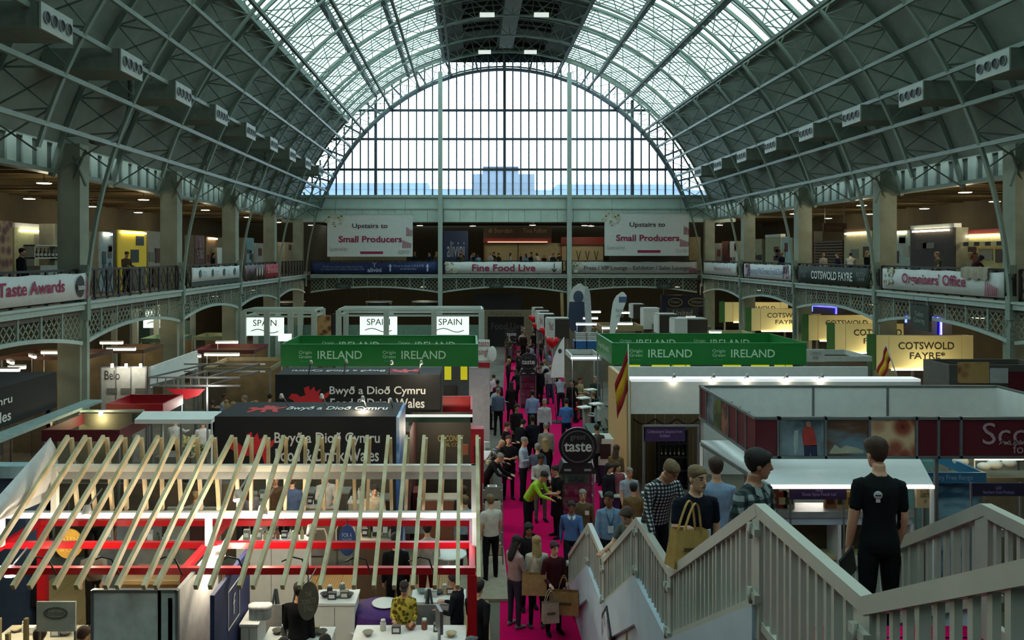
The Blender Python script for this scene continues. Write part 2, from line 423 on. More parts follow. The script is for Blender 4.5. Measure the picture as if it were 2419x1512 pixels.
# ---------------------------------------------------------------- side walls, clerestory, galleries
GZ = 5.4; GTOP = 9.85; GD = 9.5                      # gallery floor, header, depth
def lattice_girder(parent, p, q, npan):
    """arched lattice girder under a gallery edge from p to q (top line), with panel posts"""
    p, q = Vector(p), Vector(q); d = q-p; L = d.length; u = d.normalized(); up = Vector((0, 0, 1))
    nrm = u.cross(up)
    def low(s): return -.95-.42*(abs(s-.5)*2)**2
    top = MB(); top.bar(p-up*.14, q-up*.14, .30, .22); top.bar(p-up*.02, q-up*.02, .42, .08); top.build('ledge', POSTM, parent)
    bt = MB(); n = 16
    bt.path([p+d*(i/n)+up*low(i/n) for i in range(n+1)], .16, .12, nrm); bt.build('arched_flange', POSTM, parent)
    la = MB(); po = MB()
    for i in range(npan):
        s0, s1 = i/npan, (i+1)/npan
        if i: po.bar(p+d*s0-up*.2, p+d*s0+up*low(s0), .10, .07, nrm)
        lw = low((s0+s1)/2); hgt = -.24-lw; step = .30/L; run = hgt*.92/L; nk = int(run/step)+1
        for k in range(-nk, int((s1-s0)/step)+2):
            for sg in (1, -1):
                sa = s0+k*step+step*.3; sb = sa+run
                if sg < 0: sa, sb = sb, sa
                t0_, t1_ = sorted(((s0-sa)/(sb-sa), (s1-sa)/(sb-sa))); fa, fb = max(0., t0_), min(1., t1_)
                if fb-fa > .06:
                    pa, pb = p+d*sa-up*.24, p+d*sb+up*lw
                    la.bar(pa+(pb-pa)*fa, pa+(pb-pa)*fb, .04, .018, nrm)
    po.build('girder_post', IRON, parent, kind='stuff'); la.build('lattice', IRON, parent)
def railing(parent, p, q, npan):
    p, q = Vector(p), Vector(q); d = q-p; up = Vector((0, 0, 1)); nrm = d.normalized().cross(up)
    m = MB(); m.bar(p+up*1.08, q+up*1.08, .09, .07); m.bar(p+up*.08, q+up*.08, .06, .06)
    m.build('handrail', BLACKI, parent)
    po = MB(); la = MB()
    for i in range(npan+1): a = p+d*(i/npan); po.bar(a, a+up*1.08, .12, .06, nrm)
    for i in range(npan):
        a, b = p+d*(i/npan), p+d*((i+1)/npan)
        for k in (0, .5):
            la.bar(a+(b-a)*k+up*.12, a+(b-a)*min(1, k+.5)+up*1.02, .035, .02, nrm); la.bar(a+(b-a)*min(1, k+.5)+up*.12, a+(b-a)*k+up*1.02, .035, .02, nrm)
    po.build('railing_post', BLACKI, parent, kind='stuff'); la.build('lattice', BLACKI, parent)
LAMPM = E('#fff3cf', 14)
for side, nm in ((-1, 'left'), (1, 'right')):
    wl = thing('wall_'+nm, ('%s side wall with clerestory panels, piers and slender iron columns' % ('western' if side < 0 else 'eastern')), 'wall', (CX+side*16.2, 0, 0), kind='structure')
    xc = CX+side*16.75
    # clerestory: alternating raised and recessed panels between header and roof
    MB().box(xc-.08, xc+.08, Y0, Y1+.2, 9.85, 11.1).build('clerestory_backing', M('#5e6a64', .75), wl)
    MB().box(xc-.22-.0, xc+.22, Y0, Y1+.2, 9.72, 9.86).build('cornice_ledge', IRON, wl)
    MB().box(xc-.14, xc+.14, Y0, Y1+.2, 10.72, 10.86).build('cornice_ledge', IRON, wl)
    xf = xc-side*.16
    y = 17.0; q = 0
    while y < Y1-.8:
        MB().box(min(xf, xc), max(xf, xc), y+.06, y+.56, 9.86, 10.74).build('clerestory_panel', WALLP, wl); y += .9; q += 1
    for i in range(10):
        y = Y1-BAY*i
        if y < Y0: break
        xp = CX+side*16.2
        if i: MB().box(xp-.38, xp+.38, y-.1, y+.55, 0, 10.75).build('pier', PIER, wl)
        else: MB().box(xp-.38, xp+.38, y-.1, y+.35, 0, 9.8).build('pier', PIER, wl)
        X = CX+side*AI
        if i: MB().box(X-.09, X+.09, y-.44, y-.26, 0, ZS+.05).build('column', IRON, wl)
        # cast collar at gallery height and bracket up to the roof
        if i:
            m = MB(); m.cbox((X, y-.35, GZ+1.1), (.26, .26, .3)); m.cbox((X, y-.35, GZ-.2), (.24, .24, .8)); m.build('column_collar', IRON, wl)
            m = MB(); m.bar((X-side*.0, y-.35, 9.3), (xp, y, 10.6), .06); m.bar((X, y-.35, 10.5), (xp, y, 9.3), .06); m.build('bracket', IRON_D, wl)
    MB().box(CX+side*25.6-.15, CX+side*25.6+.15, Y0, 78, 0, 12).build('wall_backing', GWALL, wl)
    # gallery
    gf = thing('floor_gallery_'+nm, '%s gallery floor with arched lattice girders and black lattice railing' % ('western' if side < 0 else 'eastern'), 'gallery', (CX+side*AI, 0, GZ), kind='structure')
    xa, xb = sorted((CX+side*(AI+.1), CX+side*25.5))
    MB().box(xa, xb, Y0, 77.5, GZ-.42, GZ-.02).build('gallery_slab', M('#57524a', .8), gf)
    for i in range(8):
        yb = Y1-BAY*i; ya = yb-BAY
        if ya < -9: break
        X = CX+side*(AI+.12)
        lattice_girder(gf, (X, ya-.25, GZ), (X, yb-.45, GZ), 7)
        railing(gf, (X+side*.1, ya-.2, GZ), (X+side*.1, yb-.5, GZ), 9)
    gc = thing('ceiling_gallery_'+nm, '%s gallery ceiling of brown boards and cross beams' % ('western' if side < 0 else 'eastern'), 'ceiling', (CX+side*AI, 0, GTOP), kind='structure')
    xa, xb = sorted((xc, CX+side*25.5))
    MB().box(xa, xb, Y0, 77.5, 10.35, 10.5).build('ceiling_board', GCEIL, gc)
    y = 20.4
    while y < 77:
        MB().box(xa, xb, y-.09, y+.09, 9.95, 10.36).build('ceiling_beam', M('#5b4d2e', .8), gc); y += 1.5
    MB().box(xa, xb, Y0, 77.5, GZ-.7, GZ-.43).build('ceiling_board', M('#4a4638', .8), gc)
# end gallery
ge = thing('floor_gallery_end', 'end gallery floor with three bays of lattice girder under the great window', 'gallery', (CX, Y1, GZ), kind='structure')
MB().box(XL, XR, Y1, 77.5, GZ-.42, GZ-.02).build('gallery_slab', M('#57524a', .8), ge)
cols = [XL+.15, XP(1040, Y1-.3), XP(1345, Y1-.3), XR-.15]
for a, b in zip(cols[:-1], cols[1:]):
    lattice_girder(ge, (a+.18, Y1-.1, GZ), (b-.18, Y1-.1, GZ), 9); railing(ge, (a+.2, Y1, GZ), (b-.2, Y1, GZ), 9)
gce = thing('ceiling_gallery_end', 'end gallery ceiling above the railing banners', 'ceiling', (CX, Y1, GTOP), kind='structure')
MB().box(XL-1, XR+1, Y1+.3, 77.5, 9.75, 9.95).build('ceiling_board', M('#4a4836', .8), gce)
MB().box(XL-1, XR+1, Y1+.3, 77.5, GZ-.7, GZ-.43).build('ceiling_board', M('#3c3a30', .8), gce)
# wall and gallery behind the viewer
wn = thing('wall_near', 'plain wall closing the hall behind the viewer', 'wall', (CX, Y0, 0), kind='structure')
MB().box(XL-9, XR+9, Y0-.3, Y0, 0, 24).build('wall_backing', GWALL, wn)
gn = thing('floor_gallery_near', 'near gallery floor at the head of the staircase', 'gallery', (CX, 0, GZ), kind='structure')
MB().box(XL, 3.57, Y0, 1.2, GZ-.4, GZ).build('gallery_slab', M('#57524a', .8), gn)
# ground beyond the window, hazy far buildings
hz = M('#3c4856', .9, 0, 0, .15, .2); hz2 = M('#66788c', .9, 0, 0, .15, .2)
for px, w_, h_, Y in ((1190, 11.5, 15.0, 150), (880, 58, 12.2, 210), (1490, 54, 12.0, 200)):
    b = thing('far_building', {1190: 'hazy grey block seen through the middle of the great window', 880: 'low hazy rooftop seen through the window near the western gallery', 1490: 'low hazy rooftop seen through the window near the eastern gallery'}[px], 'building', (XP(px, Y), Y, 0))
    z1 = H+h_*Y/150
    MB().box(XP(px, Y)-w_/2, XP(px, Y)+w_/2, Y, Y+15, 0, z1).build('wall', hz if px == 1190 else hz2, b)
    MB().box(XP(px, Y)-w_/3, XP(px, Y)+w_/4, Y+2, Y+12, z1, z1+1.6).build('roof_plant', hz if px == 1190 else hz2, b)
MB().box(-300, 300, 79, 420, -.3, 0).build('ground', M('#8a8c88', .9), None, 'pale ground outside beyond the end wall', 'ground', kind='structure')
# ---------------------------------------------------------------- people
def loft(mb, rings, n=14):
    """rings: (centre, ex, ey, rx, ry) with axes ex, ey"""
    vs = []
    for c, ex, ey, rx, ry in rings:
        for k in range(n):
            a = 2*math.pi*k/n; vs.append(c+ex*(rx*math.cos(a))+ey*(ry*math.sin(a)))
    fs = [(i*n+k, i*n+(k+1) % n, (i+1)*n+(k+1) % n, (i+1)*n+k) for i in range(len(rings)-1) for k in range(n)]
    fs += [tuple(reversed(range(n))), tuple((len(rings)-1)*n+k for k in range(n))]
    mb.add(vs, fs)
POSES = dict(
    stand=dict(), 
    stand_b=dict(ra=(8, 8, 20, 0), la=(-4, 10, 12, 4), rl=(4, 4, 3), ll=(-3, 2, 5)),
    hold=dict(ra=(12, 10, 85, -14), la=(10, 10, 80, -12), pitch=14),
    cross=dict(ra=(14, 12, 88, -42), la=(10, 12, 92, -42)),
    walk=dict(ra=(-22, 8, 22, 2), la=(22, 8, 30, 0), rl=(24, 12, 2), ll=(-16, 22, 2)),
    lean=dict(lean=34, ra=(38, 6, 40, -6), la=(34, 6, 44, -6), pitch=18),
    reach=dict(lean=10, ra=(62, 6, 24, -6), la=(8, 10, 20, 0)),
    phone=dict(ra=(16, 8, 105, -22), la=(4, 8, 10, 0), pitch=22),
    bag=dict(ra=(2, 16, 70, -10), la=(0, 8, 8, 0)),
    sit=dict(rl=(86, 84, 5), ll=(84, 86, 5), ra=(30, 8, 50, -8), la=(30, 8, 50, -8), lean=6))
_BODY = {}
def body_mesh(key, pose, sleeve='long', lower='trousers', fat=1., voxel=.02, fingers=True, female=False):
    k = (key, sleeve, lower, fat, voxel, female)
    if k in _BODY: return _BODY[k]
    P = dict(lean=0, side=0, ra=(2, 7, 10, 2), la=(2, 7, 10, 2), rl=(0, 2, 3), ll=(0, 2, 3), pitch=4, yaw=0, tilt=0, grip=25); P.update(pose)
    V = Vector; mb = MB(); segs = []      # (p, q, r, material)
    pel = V((0, 0, .93)); la = R(P['lean']); RT = Matrix.Rotation(R(P['side']), 3, 'Y') @ Matrix.Rotation(la, 3, 'X')
    ex, ey, ez = RT @ V((1, 0, 0)), RT @ V((0, 1, 0)), RT @ V((0, 0, 1))
    def T(x, y, z): return pel+RT @ V((x, y, z))
    sh = .93 if female else 1.
    prof = [(-.10, .12, .09), (-.05, .168, .118), (.03, .172, .122), (.12, .158*fat, .115*fat), (.22, .152*fat*sh, .112*fat), (.32, .168*sh, .122*fat), (.41, .182*sh, .125), (.47, .185*sh, .112), (.515, .15*sh, .088), (.55, .085, .066), (.575, .06, .058)]
    loft(mb, [(T(0, .0, z), ex, ey, rx, ry) for z, rx, ry in prof], 20)
    hem = .0
    for sx in (-.08, 0, .08):
        segs += [(T(sx, 0, hem+.06), T(sx, 0, .455), .10, 1), (T(sx, 0, hem-.12), T(sx, 0, hem-.06), .10, 2 if lower in ('trousers', 'leggings') else 1)]
    for s in (-1, 1): segs.append((T(s*.12*sh, 0, .48), T(s*.17*sh, 0, .47), .06, 1))
    if lower in ('skirt', 'apron', 'dress', 'coat'):
        zz = [.10, 0, -.2, -.42] if lower != 'coat' else [.10, 0, -.15, -.3]
        rr = [.16, .185, .20, .215]
        loft(mb, [(pel+V((0, -.0, z))+RT @ V((0, 0, 0)), V((1, 0, 0)), V((0, 1, 0)), r, r*.74) for z, r in zip(zz, rr)], 20)
        for sx in (-.1, 0, .1): segs.append((pel+V((sx, 0, zz[-1]+.10)), pel+V((sx, 0, .05)), .10, 1))
    # neck and head
    nb, ntop = T(0, .005, .54), T(0, -.015, .64)
    loft(mb, [(nb, ex, ey, .062, .062), ((nb+ntop)/2, ex, ey, .055, .057), (ntop, ex, ey, .055, .06)], 12); segs.append((T(0, -.01, .565), ntop, .056, 0))
    RH = RT @ Matrix.Rotation(R(P['yaw']), 3, 'Z') @ Matrix.Rotation(R(P['tilt']), 3, 'Y') @ Matrix.Rotation(R(P['pitch'])-la*.75, 3, 'X')
    hc = ntop+RH @ V((0, -.02, .085))
    def Hd(x, y, z): return hc+RH @ V((x, y, z))
    hx, hy = RH @ V((1, 0, 0)), RH @ V((0, 1, 0))
    hp = [(-.118, .026, .024, -.052), (-.105, .042, .046, -.04), (-.075, .057, .072, -.018), (-.035, .067, .088, -.002), (.01, .073, .097, .002), (.05, .076, .10, .006), (.085, .069, .092, .01), (.108, .051, .068, .012), (.122, .024, .034, .014)]
    loft(mb, [(Hd(0, c, z), hx, hy, rx, ry) for z, rx, ry, c in hp], 18)
    mb.tube([Hd(0, -.085, .028), Hd(0, -.104, -.005), Hd(0, -.112, -.026), Hd(0, -.092, -.036)], [.008, .012, .0165, .010], 8)
    mb.tube([Hd(-.03, -.082, -.06), Hd(0, -.094, -.06), Hd(.03, -.082, -.06)], [.008, .011, .008], 6)
    mb.tube([Hd(-.05, -.068, .034), Hd(0, -.094, .03), Hd(.05, -.068, .034)], [.008, .010, .008], 6)
    for s in (-1, 1):
        b = MB(); b.ball((0, 0, 0), (.011, .022, .033), 8, 6); mb.add([Hd(s*.076+v[0], .012+v[1], -.01+v[2]) for v in b.v], b.f)
    segs += [(Hd(0, 0, -.05), Hd(0, .01, .05), .085, 0)]
    hands = {}
    # arms
    for s, arm in ((-1, P['ra']), (1, P['la'])):
        sf, ab, eb, ab2 = arm; sf += 0
        def d(f, o): return V((s*math.sin(R(o)), -math.sin(R(f))*math.cos(R(o)), -math.cos(R(f))*math.cos(R(o))))
        u = d(sf, ab); f = d(sf+eb, ab2); S = T(s*.182*sh, 0, .475); El = S+u*.285; W = El+f*.25
        rr = .056 if sleeve != 'none' else .05
        mb.tube([T(s*.13, 0, .48), S, S+u*.1, El-u*.02, El+f*.03, El+f*.12, W-f*.02, W+f*.02], [.055, .062, rr, .046, .044, .042, .031, .028], 10)
        if sleeve == 'long': mb.tube([S+u*.05, El, W-f*.03], [.060, .050, .038], 10)
        elif sleeve == 'short': mb.tube([S+u*.02, S+u*.19], [.066, .058], 10)
        cut = {'long': 1., 'short': .62, 'none': .12}[sleeve]
        segs.append((S, S+u*.285*min(cut, .98), .055, 1))
        if cut < 1: segs += [(S+u*.285*(cut+.12), El, .045, 0), (El, W, .036, 0)]
        else: segs.append((El, W-f*.02, .04, 1))
        # hand: palm, four fingers, thumb
        side = f.cross(u); side = side.normalized() if side.length > .05 else V((1, 0, 0))
        pn = side.cross(f).normalized()
        if eb < 30: pn = V((-s, 0, 0)); pn = (pn-f*pn.dot(f)).normalized(); side = f.cross(pn)
        pc = W+f*.05
        loft(mb, [(W, side, pn, .028, .020), (W+f*.03, side, pn, .040, .018), (W+f*.09, side, pn, .044, .015)], 10)
        g = R(P['grip'])
        for q, L in enumerate((.068, .078, .073, .056)):
            o = W+f*.085+side*((q-1.5)*.0255); d1 = (f*math.cos(g*.5)+pn*math.sin(g*.5)); d2 = (f*math.cos(g*1.6)+pn*math.sin(g*1.6)); d3 = (f*math.cos(g*2.3)+pn*math.sin(g*2.3))
            mb.tube([o-f*.02, o+d1*L*.45, o+d1*L*.45+d2*L*.35, o+d1*L*.45+d2*L*.35+d3*L*.25], [.0095, .009, .0085, .0075], 6)
        o = W+f*.03+side*(-.04); mb.tube([W+f*.015-side*.02, o+f*.025-side*.012+pn*.012, o+f*.06-side*.012+pn*.03], [.012, .0105, .0085], 6)
        segs.append((W+f*.03, W+f*.15, .03, 0)); hands['r' if s < 0 else 'l'] = (W+f*.09, f.copy())
    # legs
    low = 9; feet = []
    for s, leg in ((-1, P['rl']), (1, P['ll'])):
        tf, kb, ab = leg
        def d(f, o): return V((s*math.sin(R(o)), -math.sin(R(f))*math.cos(R(o)), -math.cos(R(f))*math.cos(R(o))))
        hip = pel+V((s*.088, 0, -.03)); th = d(tf, ab); sn = d(tf-kb, ab*.4); K = hip+th*.43; A = K+sn*.41; w_ = 1.0 if lower != 'leggings' else .86
        mb.tube([hip-th*.02, hip+th*.08, hip+th*.3, K, K+sn*.12, A-sn*.04, A], [.085*w_, .092*w_, .075*w_, .06*w_, .06*w_, .05*w_, .048*w_], 12)
        segs += [(hip, K, .07, 2), (K, A-sn*.02, .05, 2)]
        fy = V((0, -1, 0)); fd = (fy*.98+V((s*.18, 0, 0))).normalized()
        if tf-kb < -30: fd = (fd*.6-V((0, 0, .8))).normalized()
        up = V((0, 0, 1)); sd = fd.cross(up).normalized()
        up2 = sd.cross(fd)
        ct = A+V((0, 0, -.045))
        loft(mb, [(ct-fd*.075, sd, up2, .028, .03), (ct-fd*.04, sd, up2, .038, .042), (ct+fd*.03, sd, up2, .043, .042), (ct+fd*.11-up2*.012, sd, up2, .048, .028), (ct+fd*.165-up2*.018, sd, up2, .036, .02), (ct+fd*.185-up2*.02, sd, up2, .018, .012)], 12)
        segs.append((ct-fd*.05, ct+fd*.16, .04, 3)); low = min(low, (ct-up2*.042).z)
    me = mb.mesh('b'); ob = bpy.data.objects.new('b', me)
    md = ob.modifiers.new('r', 'REMESH'); md.mode = 'VOXEL'; md.voxel_size = voxel; md.use_smooth_shade = True
    sm = ob.modifiers.new('s', 'SMOOTH'); sm.factor = .5; sm.iterations = 2 if voxel < .012 else 1
    out = evaluated_mesh(ob); bpy.data.meshes.remove(me)
    out.name = 'body_'+key; n = len(out.polygons); c = np.empty(n*3); out.polygons.foreach_get('center', c); c = c.reshape(-1, 3)
    best = np.full(n, 9.); idx = np.zeros(n, int)
    for p, q, r, mi in segs:
        p, q = np.array(p), np.array(q); dd = q-p; t = np.clip(((c-p)@dd)/max(dd@dd, 1e-9), 0, 1); dist = np.linalg.norm(c-(p+t[:, None]*dd), axis=1)-r
        u = dist < best; best[u] = dist[u]; idx[u] = mi
    Hi = np.array(RH.transposed()); loc = (c-np.array(hc)) @ Hi.T
    if voxel < .016:
        fr = loc[:, 1] < -.03
        eye = fr & (np.hypot((np.abs(loc[:, 0])-.031)/1.5, loc[:, 2]-.012) < max(.0075, voxel*.62)); idx[eye] = 4
        br = fr & (np.abs(np.abs(loc[:, 0])-.034) < .019) & (np.abs(loc[:, 2]-.036) < max(.0055, voxel*.45)); idx[br] = 4
        lip = fr & (np.abs(loc[:, 0]) < .025) & (np.abs(loc[:, 2]+.061) < .007); idx[lip] = 5
    out.polygons.foreach_set('material_index', idx.astype(np.int32)); out.polygons.foreach_set('use_smooth', [True]*n)
    for v in range(6): out.materials.append(None)
    v = np.empty(len(out.vertices)*3); out.vertices.foreach_get('co', v); v = v.reshape(-1, 3); v[:, 2] -= low; out.vertices.foreach_set('co', v.ravel()); out.update()
    info = dict(head=hc-V((0, 0, low)), RH=RH.copy(), hands={k_: (a-V((0, 0, low)), b) for k_, (a, b) in hands.items()}, chest=T(0, -.12, .38)-V((0, 0, low)), T=lambda x, y, z: T(x, y, z)-V((0, 0, low)), RT=RT)
    _BODY[k] = (out, info); return _BODY[k]
_HAIR = {}
_HZ = [-.118, -.105, -.075, -.035, .01, .05, .085, .108, .122]
_HX = [.026, .042, .057, .067, .073, .076, .069, .051, .024]; _HY = [.024, .046, .072, .088, .097, .10, .092, .068, .034]; _HC = [-.052, -.04, -.018, -.002, .002, .006, .01, .012, .014]
def hair_mesh(style, n=22):
    if style in _HAIR: return _HAIR[style]
    rnd = random.Random(len(style)); mb = MB(); rows = 10; vs = []
    zf, zs, zb, th = {'short': (.068, -.02, -.085, .018), 'crop': (.070, .005, -.07, .011), 'long': (.055, -.05, -.10, .022), 'bun': (.065, .0, -.08, .015), 'cap': (.055, .04, .0, .014)}[style]
    ztop = .122+th
    for i in range(rows+1):
        for k in range(n):
            a = 2*math.pi*k/n; fy = -math.cos(a); fx = math.sin(a)
            w = (fy+1)/2                                   # 0 front, 1 back
            zl = zf+(zs-zf)*min(1, w/.42) if w < .42 else zs+(zb-zs)*((w-.42)/.58)
            z = ztop-(ztop-zl)*(i/rows)**1.25
            fr_ = max(0, 1-w/.35)*max(0, 1-abs(i/rows-.62)/.38); t_ = th*(1+rnd.uniform(-.25, .3))*(1-.62*(i/rows)**3)*(1+(.9 if style == 'short' else .2)*fr_)
            if i == 0: rx, ry, cy = .010, .012, .014
            else:
                zq = min(z-.004, .1215) if z > .10 else z
                rx, ry, cy = np.interp(zq, _HZ, _HX)+t_, np.interp(zq, _HZ, _HY)+t_, np.interp(zq, _HZ, _HC)
                if z > .112: f_ = math.sqrt(max(.05, (ztop-z)/(ztop-.100))); rx, ry = (.058+t_)*f_, (.074+t_)*f_
            if i == rows: rx -= t_*1.4; ry -= t_*1.4
            vs.append((rx*fx, cy+ry*fy, z))
    fs = [(i*n+k, i*n+(k+1) % n, (i+1)*n+(k+1) % n, (i+1)*n+k) for i in range(rows) for k in range(n)]
    fs.append(tuple(reversed(range(n)))); mb.add(vs, fs, True)
    V = Vector; X_, Y_ = V((1, 0, 0)), V((0, 1, 0))
    if style == 'long': loft(mb, [(V((0, .04, .06)), X_, Y_, .085, .07), (V((0, .05, -.05)), X_, Y_, .092, .062), (V((0, .075, -.16)), X_, Y_, .10, .048), (V((0, .10, -.28)), X_, Y_, .09, .036), (V((0, .105, -.37)), X_, Y_, .05, .02)], 14)
    if style == 'bun': mb.ball((0, .12, .05), .042, 10, 6)
    if style == 'cap': mb.prism([(-.07, -.08), (.07, -.08), (.05, -.18), (-.05, -.18)], (0, 0, .052), (1, 0, 0), (0, 1, 0), (0, 0, .01))
    me = mb.mesh('hair_'+style); me.polygons.foreach_set('use_smooth', [True]*len(me.polygons)); _HAIR[style] = me; return me
SKINS = ['#b98a6e', '#c79a7c', '#a87a5e', '#7a5138', '#5a3b28', '#d0a68a']; HAIRC = dict(dark='#17120f', brown='#3a281b', light='#6b553a', blond='#8d754c', grey='#77736c', ginger='#6a3c1e')
EYE = M('#15100e', .4, 0, 0, 0); LIP = M('#7d4138', .5, 0, 0, 0)
def cloth(c): return c if isinstance(c, bpy.types.Material) else M(c, .9, 0, 0, .16, 9.)
def person(label, loc, yaw=0, pose='stand', top='#222222', bottom='#15161a', skin=0, hair='dark', style='short', sleeve='long', lower='trousers', shoes='#141414', height=1.76, group=None, voxel=.022, female=False, fat=1., custom=None):
    me, info = body_mesh(pose if custom is None else label[:30], custom if custom is not None else POSES[pose], sleeve, lower, fat, voxel, True, female)
    s = height/1.76; r = thing('person', label, 'person', loc, group, R(yaw)); r.scale = (s, s, s)
    b = bpy.data.objects.new('body', me); COL.objects.link(b); b.parent = r
    for i, m in enumerate((M(SKINS[skin], .55, 0, 0, .08), cloth(top), cloth(bottom), cloth(shoes), EYE, LIP)):
        b.material_slots[i].link = 'OBJECT'; b.material_slots[i].material = m
    if style != 'bald':
        hm = hair_mesh(style); h = bpy.data.objects.new('hair' if style != 'cap' else 'cap', hm); COL.objects.link(h); h.parent = r
        if not hm.materials: hm.materials.append(None)
        h.material_slots[0].link = 'OBJECT'; h.material_slots[0].material = M(HAIRC.get(hair, hair), .8, 0, 0, .25, 40., .3)
        h.matrix_basis = Matrix.Translation(info['head']) @ info['RH'].to_4x4()
    r_info = dict(info); return r, r_info, s
def wpt(r, p, s, yaw):
    """a point of a person's body in world coordinates"""
    return Vector(r.location)+Matrix.Rotation(R(yaw), 3, 'Z') @ (Vector(p)*s)
def tote(label, loc, yaw=0, mat='#8f7c4e', w=.42, h=.36, d=.14, strap=.28, tilt=0, group=None):
    t = thing('tote_bag', label, 'bag', loc, group, R(yaw)); t.rotation_euler = (0, R(tilt), R(yaw)); mt = M(mat, .9, 0, 0, .14, 12.)
    m = MB(); V = Vector; a = [(-w/2, -d/2, 0), (w/2, -d/2, 0), (w/2, d/2, 0), (-w/2, d/2, 0), (-w/2*.96, -d/2*.7, h), (w/2*.96, -d/2*.7, h), (w/2*.96, d/2*.7, h), (-w/2*.96, d/2*.7, h)]
    m.add(a, [(3, 2, 1, 0), (0, 1, 5, 4), (1, 2, 6, 5), (2, 3, 7, 6), (3, 0, 4, 7)])
    me = m.mesh('bag_body'); link('bag_body', me, mt, t)
    for sy in (-1, 1):
        m = MB(); n = 10; m.path([(-.11+.22*i/n, sy*d*.3, h-.04+strap*math.sin(math.pi*i/n)) for i in range(n+1)], .028, .006, (0, 1, 0)); link('handle', m.mesh('handle'), mt, t)
    m = MB(); m.box(-w*.25, w*.25, -d/2-.004, -d/2, h*.45, h*.55); link('printed_line', m.mesh('printed_line'), M('#5d4f33', .9), t)
    return t
# ---------------------------------------------------------------- air vents on the vault
VW = M('#a9b1aa', .6, 0, 0, .06); VB = M('#727d73', .7, 0, 0, .1); VD = M('#262b2a', .6)
def vent_proto():
    t = thing('air_vent', 'x', 'air vent')
    link('duct_box', MB().box(-2.4, -.03, -.75, .75, -.3, .34).mesh('duct_box'), VB, t)
    link('face_plate', MB().box(-.03, .02, -.78, .78, -.33, .33).mesh('face_plate'), VW, t)
    for i in range(4):
        m = MB(); y = -.54+.36*i; n = 14
        m.tube([(.0, y, 0), (.035, y, 0)], .15, n); nz_ = link('nozzle', m.mesh('nozzle'), VD, t)
        m = MB(); m.path([(.04, y+.15*math.cos(a), .15*math.sin(a)) for a in np.linspace(0, 2*math.pi, 17)[:-1]], .05, .02, (1, 0, 0), True); o = link('nozzle_rim', m.mesh('nozzle_rim'), M('#7f8783', .5), nz_)
    return t
vp = vent_proto(); ORD = ['first', 'second', 'third', 'fourth', 'fifth', 'sixth', 'seventh', 'eighth', 'ninth', 'tenth']
first = True
for side in (-1, 1):
    ys = [20.4+4.5*k for k in range(9)] if side < 0 else [24.2+4.48*k for k in range(8)]
    for i, y in enumerate(reversed(ys)):
        lb = 'boxy four-nozzle air vent on the %s vault slope, %s from the great window' % ('western' if side < 0 else 'eastern', ORD[i])
        loc = (CX+side*13.1, y, 12.85 if side < 0 else 12.7)
        if first: vp.location = loc; vp.rotation_euler = (0, 0, 0 if side < 0 else math.pi); vp['label'] = lb; vp['group'] = 'air vents along the vault'; first = False
        else: copy_tree(vp, None, loc, 0 if side < 0 else math.pi, lb, 'air vents along the vault')
# curved pipe loops on the western vault
for y in (24.2, 42.5):
    m = MB(); pts = []
    for a in np.linspace(-1.7, .25, 14): pts.append((CX-14.6+.9*math.cos(a)*.3, y+1.6+2.0*math.cos(a), 12.6+2.0*math.sin(a)))
    m.tube(pts, .11, 8); m.build('vent_pipe', M('#4d564f', .6), None, 'dark curved pipe under the vault %s' % ('beside the first bare stretch of railing' if y < 30 else 'above the green-edged white banner'), 'pipe', 'curved pipes on the western vault')
# ---------------------------------------------------------------- pendant lamps of the galleries
def pendant(label, loc, group, power=70, light=True):
    t = thing('pendant_lamp', label, 'lamp', loc, group); x, y, z = 0, 0, 0
    link('cord', MB().tube([(0, 0, .1), (0, 0, .45)], .015, 6).mesh('cord'), BLACKI, t)
    sh_ = link('shade', MB().lathe([(.05, .12), (.08, .1), (.26, .02), (.27, 0)], n=14).mesh('shade'), M('#b9b7a6', .5), t)
    link('lens', MB().lathe([(.01, -.02), (.24, -.015), (.25, .0)], n=14).mesh('lens'), E('#fff0c0', 9), sh_)
    if light:
        l = bpy.data.lights.new('bulb', 'POINT'); l.energy = power*.6; l.color = (1, .86, .6); l.shadow_soft_size = .2
        o = bpy.data.objects.new('bulb', l); COL.objects.link(o); o.parent = t; o.location = (0, 0, -.15)
    return t
for side in (-1, 1):
    wn_ = 'western' if side < 0 else 'eastern'
    for k in range(5):
        pendant('dish lamp under the %s gallery ceiling near the railing, %s from the viewer' % (wn_, ORD[k]), (CX+side*18.3, 29.6-(0 if side < 0 else 4.6)+9*k, 9.62), 'gallery pendant lamps', 95)
    for k in range(6):
        pendant('dish lamp deep inside the %s gallery, %s from the viewer' % (wn_, ORD[k]), (CX+side*23.4, 25.5+6.2*k+(0 if side < 0 else 2), 9.62), 'gallery pendant lamps', 55)
for k, px in enumerate((735, 990, 1117, 1258, 1385, 1405, 1700)):
    pendant('dish lamp under the end gallery ceiling, %s counting from the western corner' % ORD[k], (XP(px, 66), 66+(k % 3), 9.4), 'gallery pendant lamps', 55)
for side in (-1, 1):  # fill lamps added below the galleries to lift the dark ground level
    for k in range(5): pendant('added fill dish lamp under the %s gallery at ground level, %s from the viewer' % ('western' if side < 0 else 'eastern', ORD[k]), (CX+side*19.5, 26+9*k, 4.25), 'added fill lamps below the galleries', 120)
for k, px in enumerate((800, 1000, 1450, 1600)): pendant('added fill dish lamp under the end gallery at ground level, %s from the western corner' % ORD[k], (XP(px, 68), 68, 4.25), 'added fill lamps below the galleries', 110)
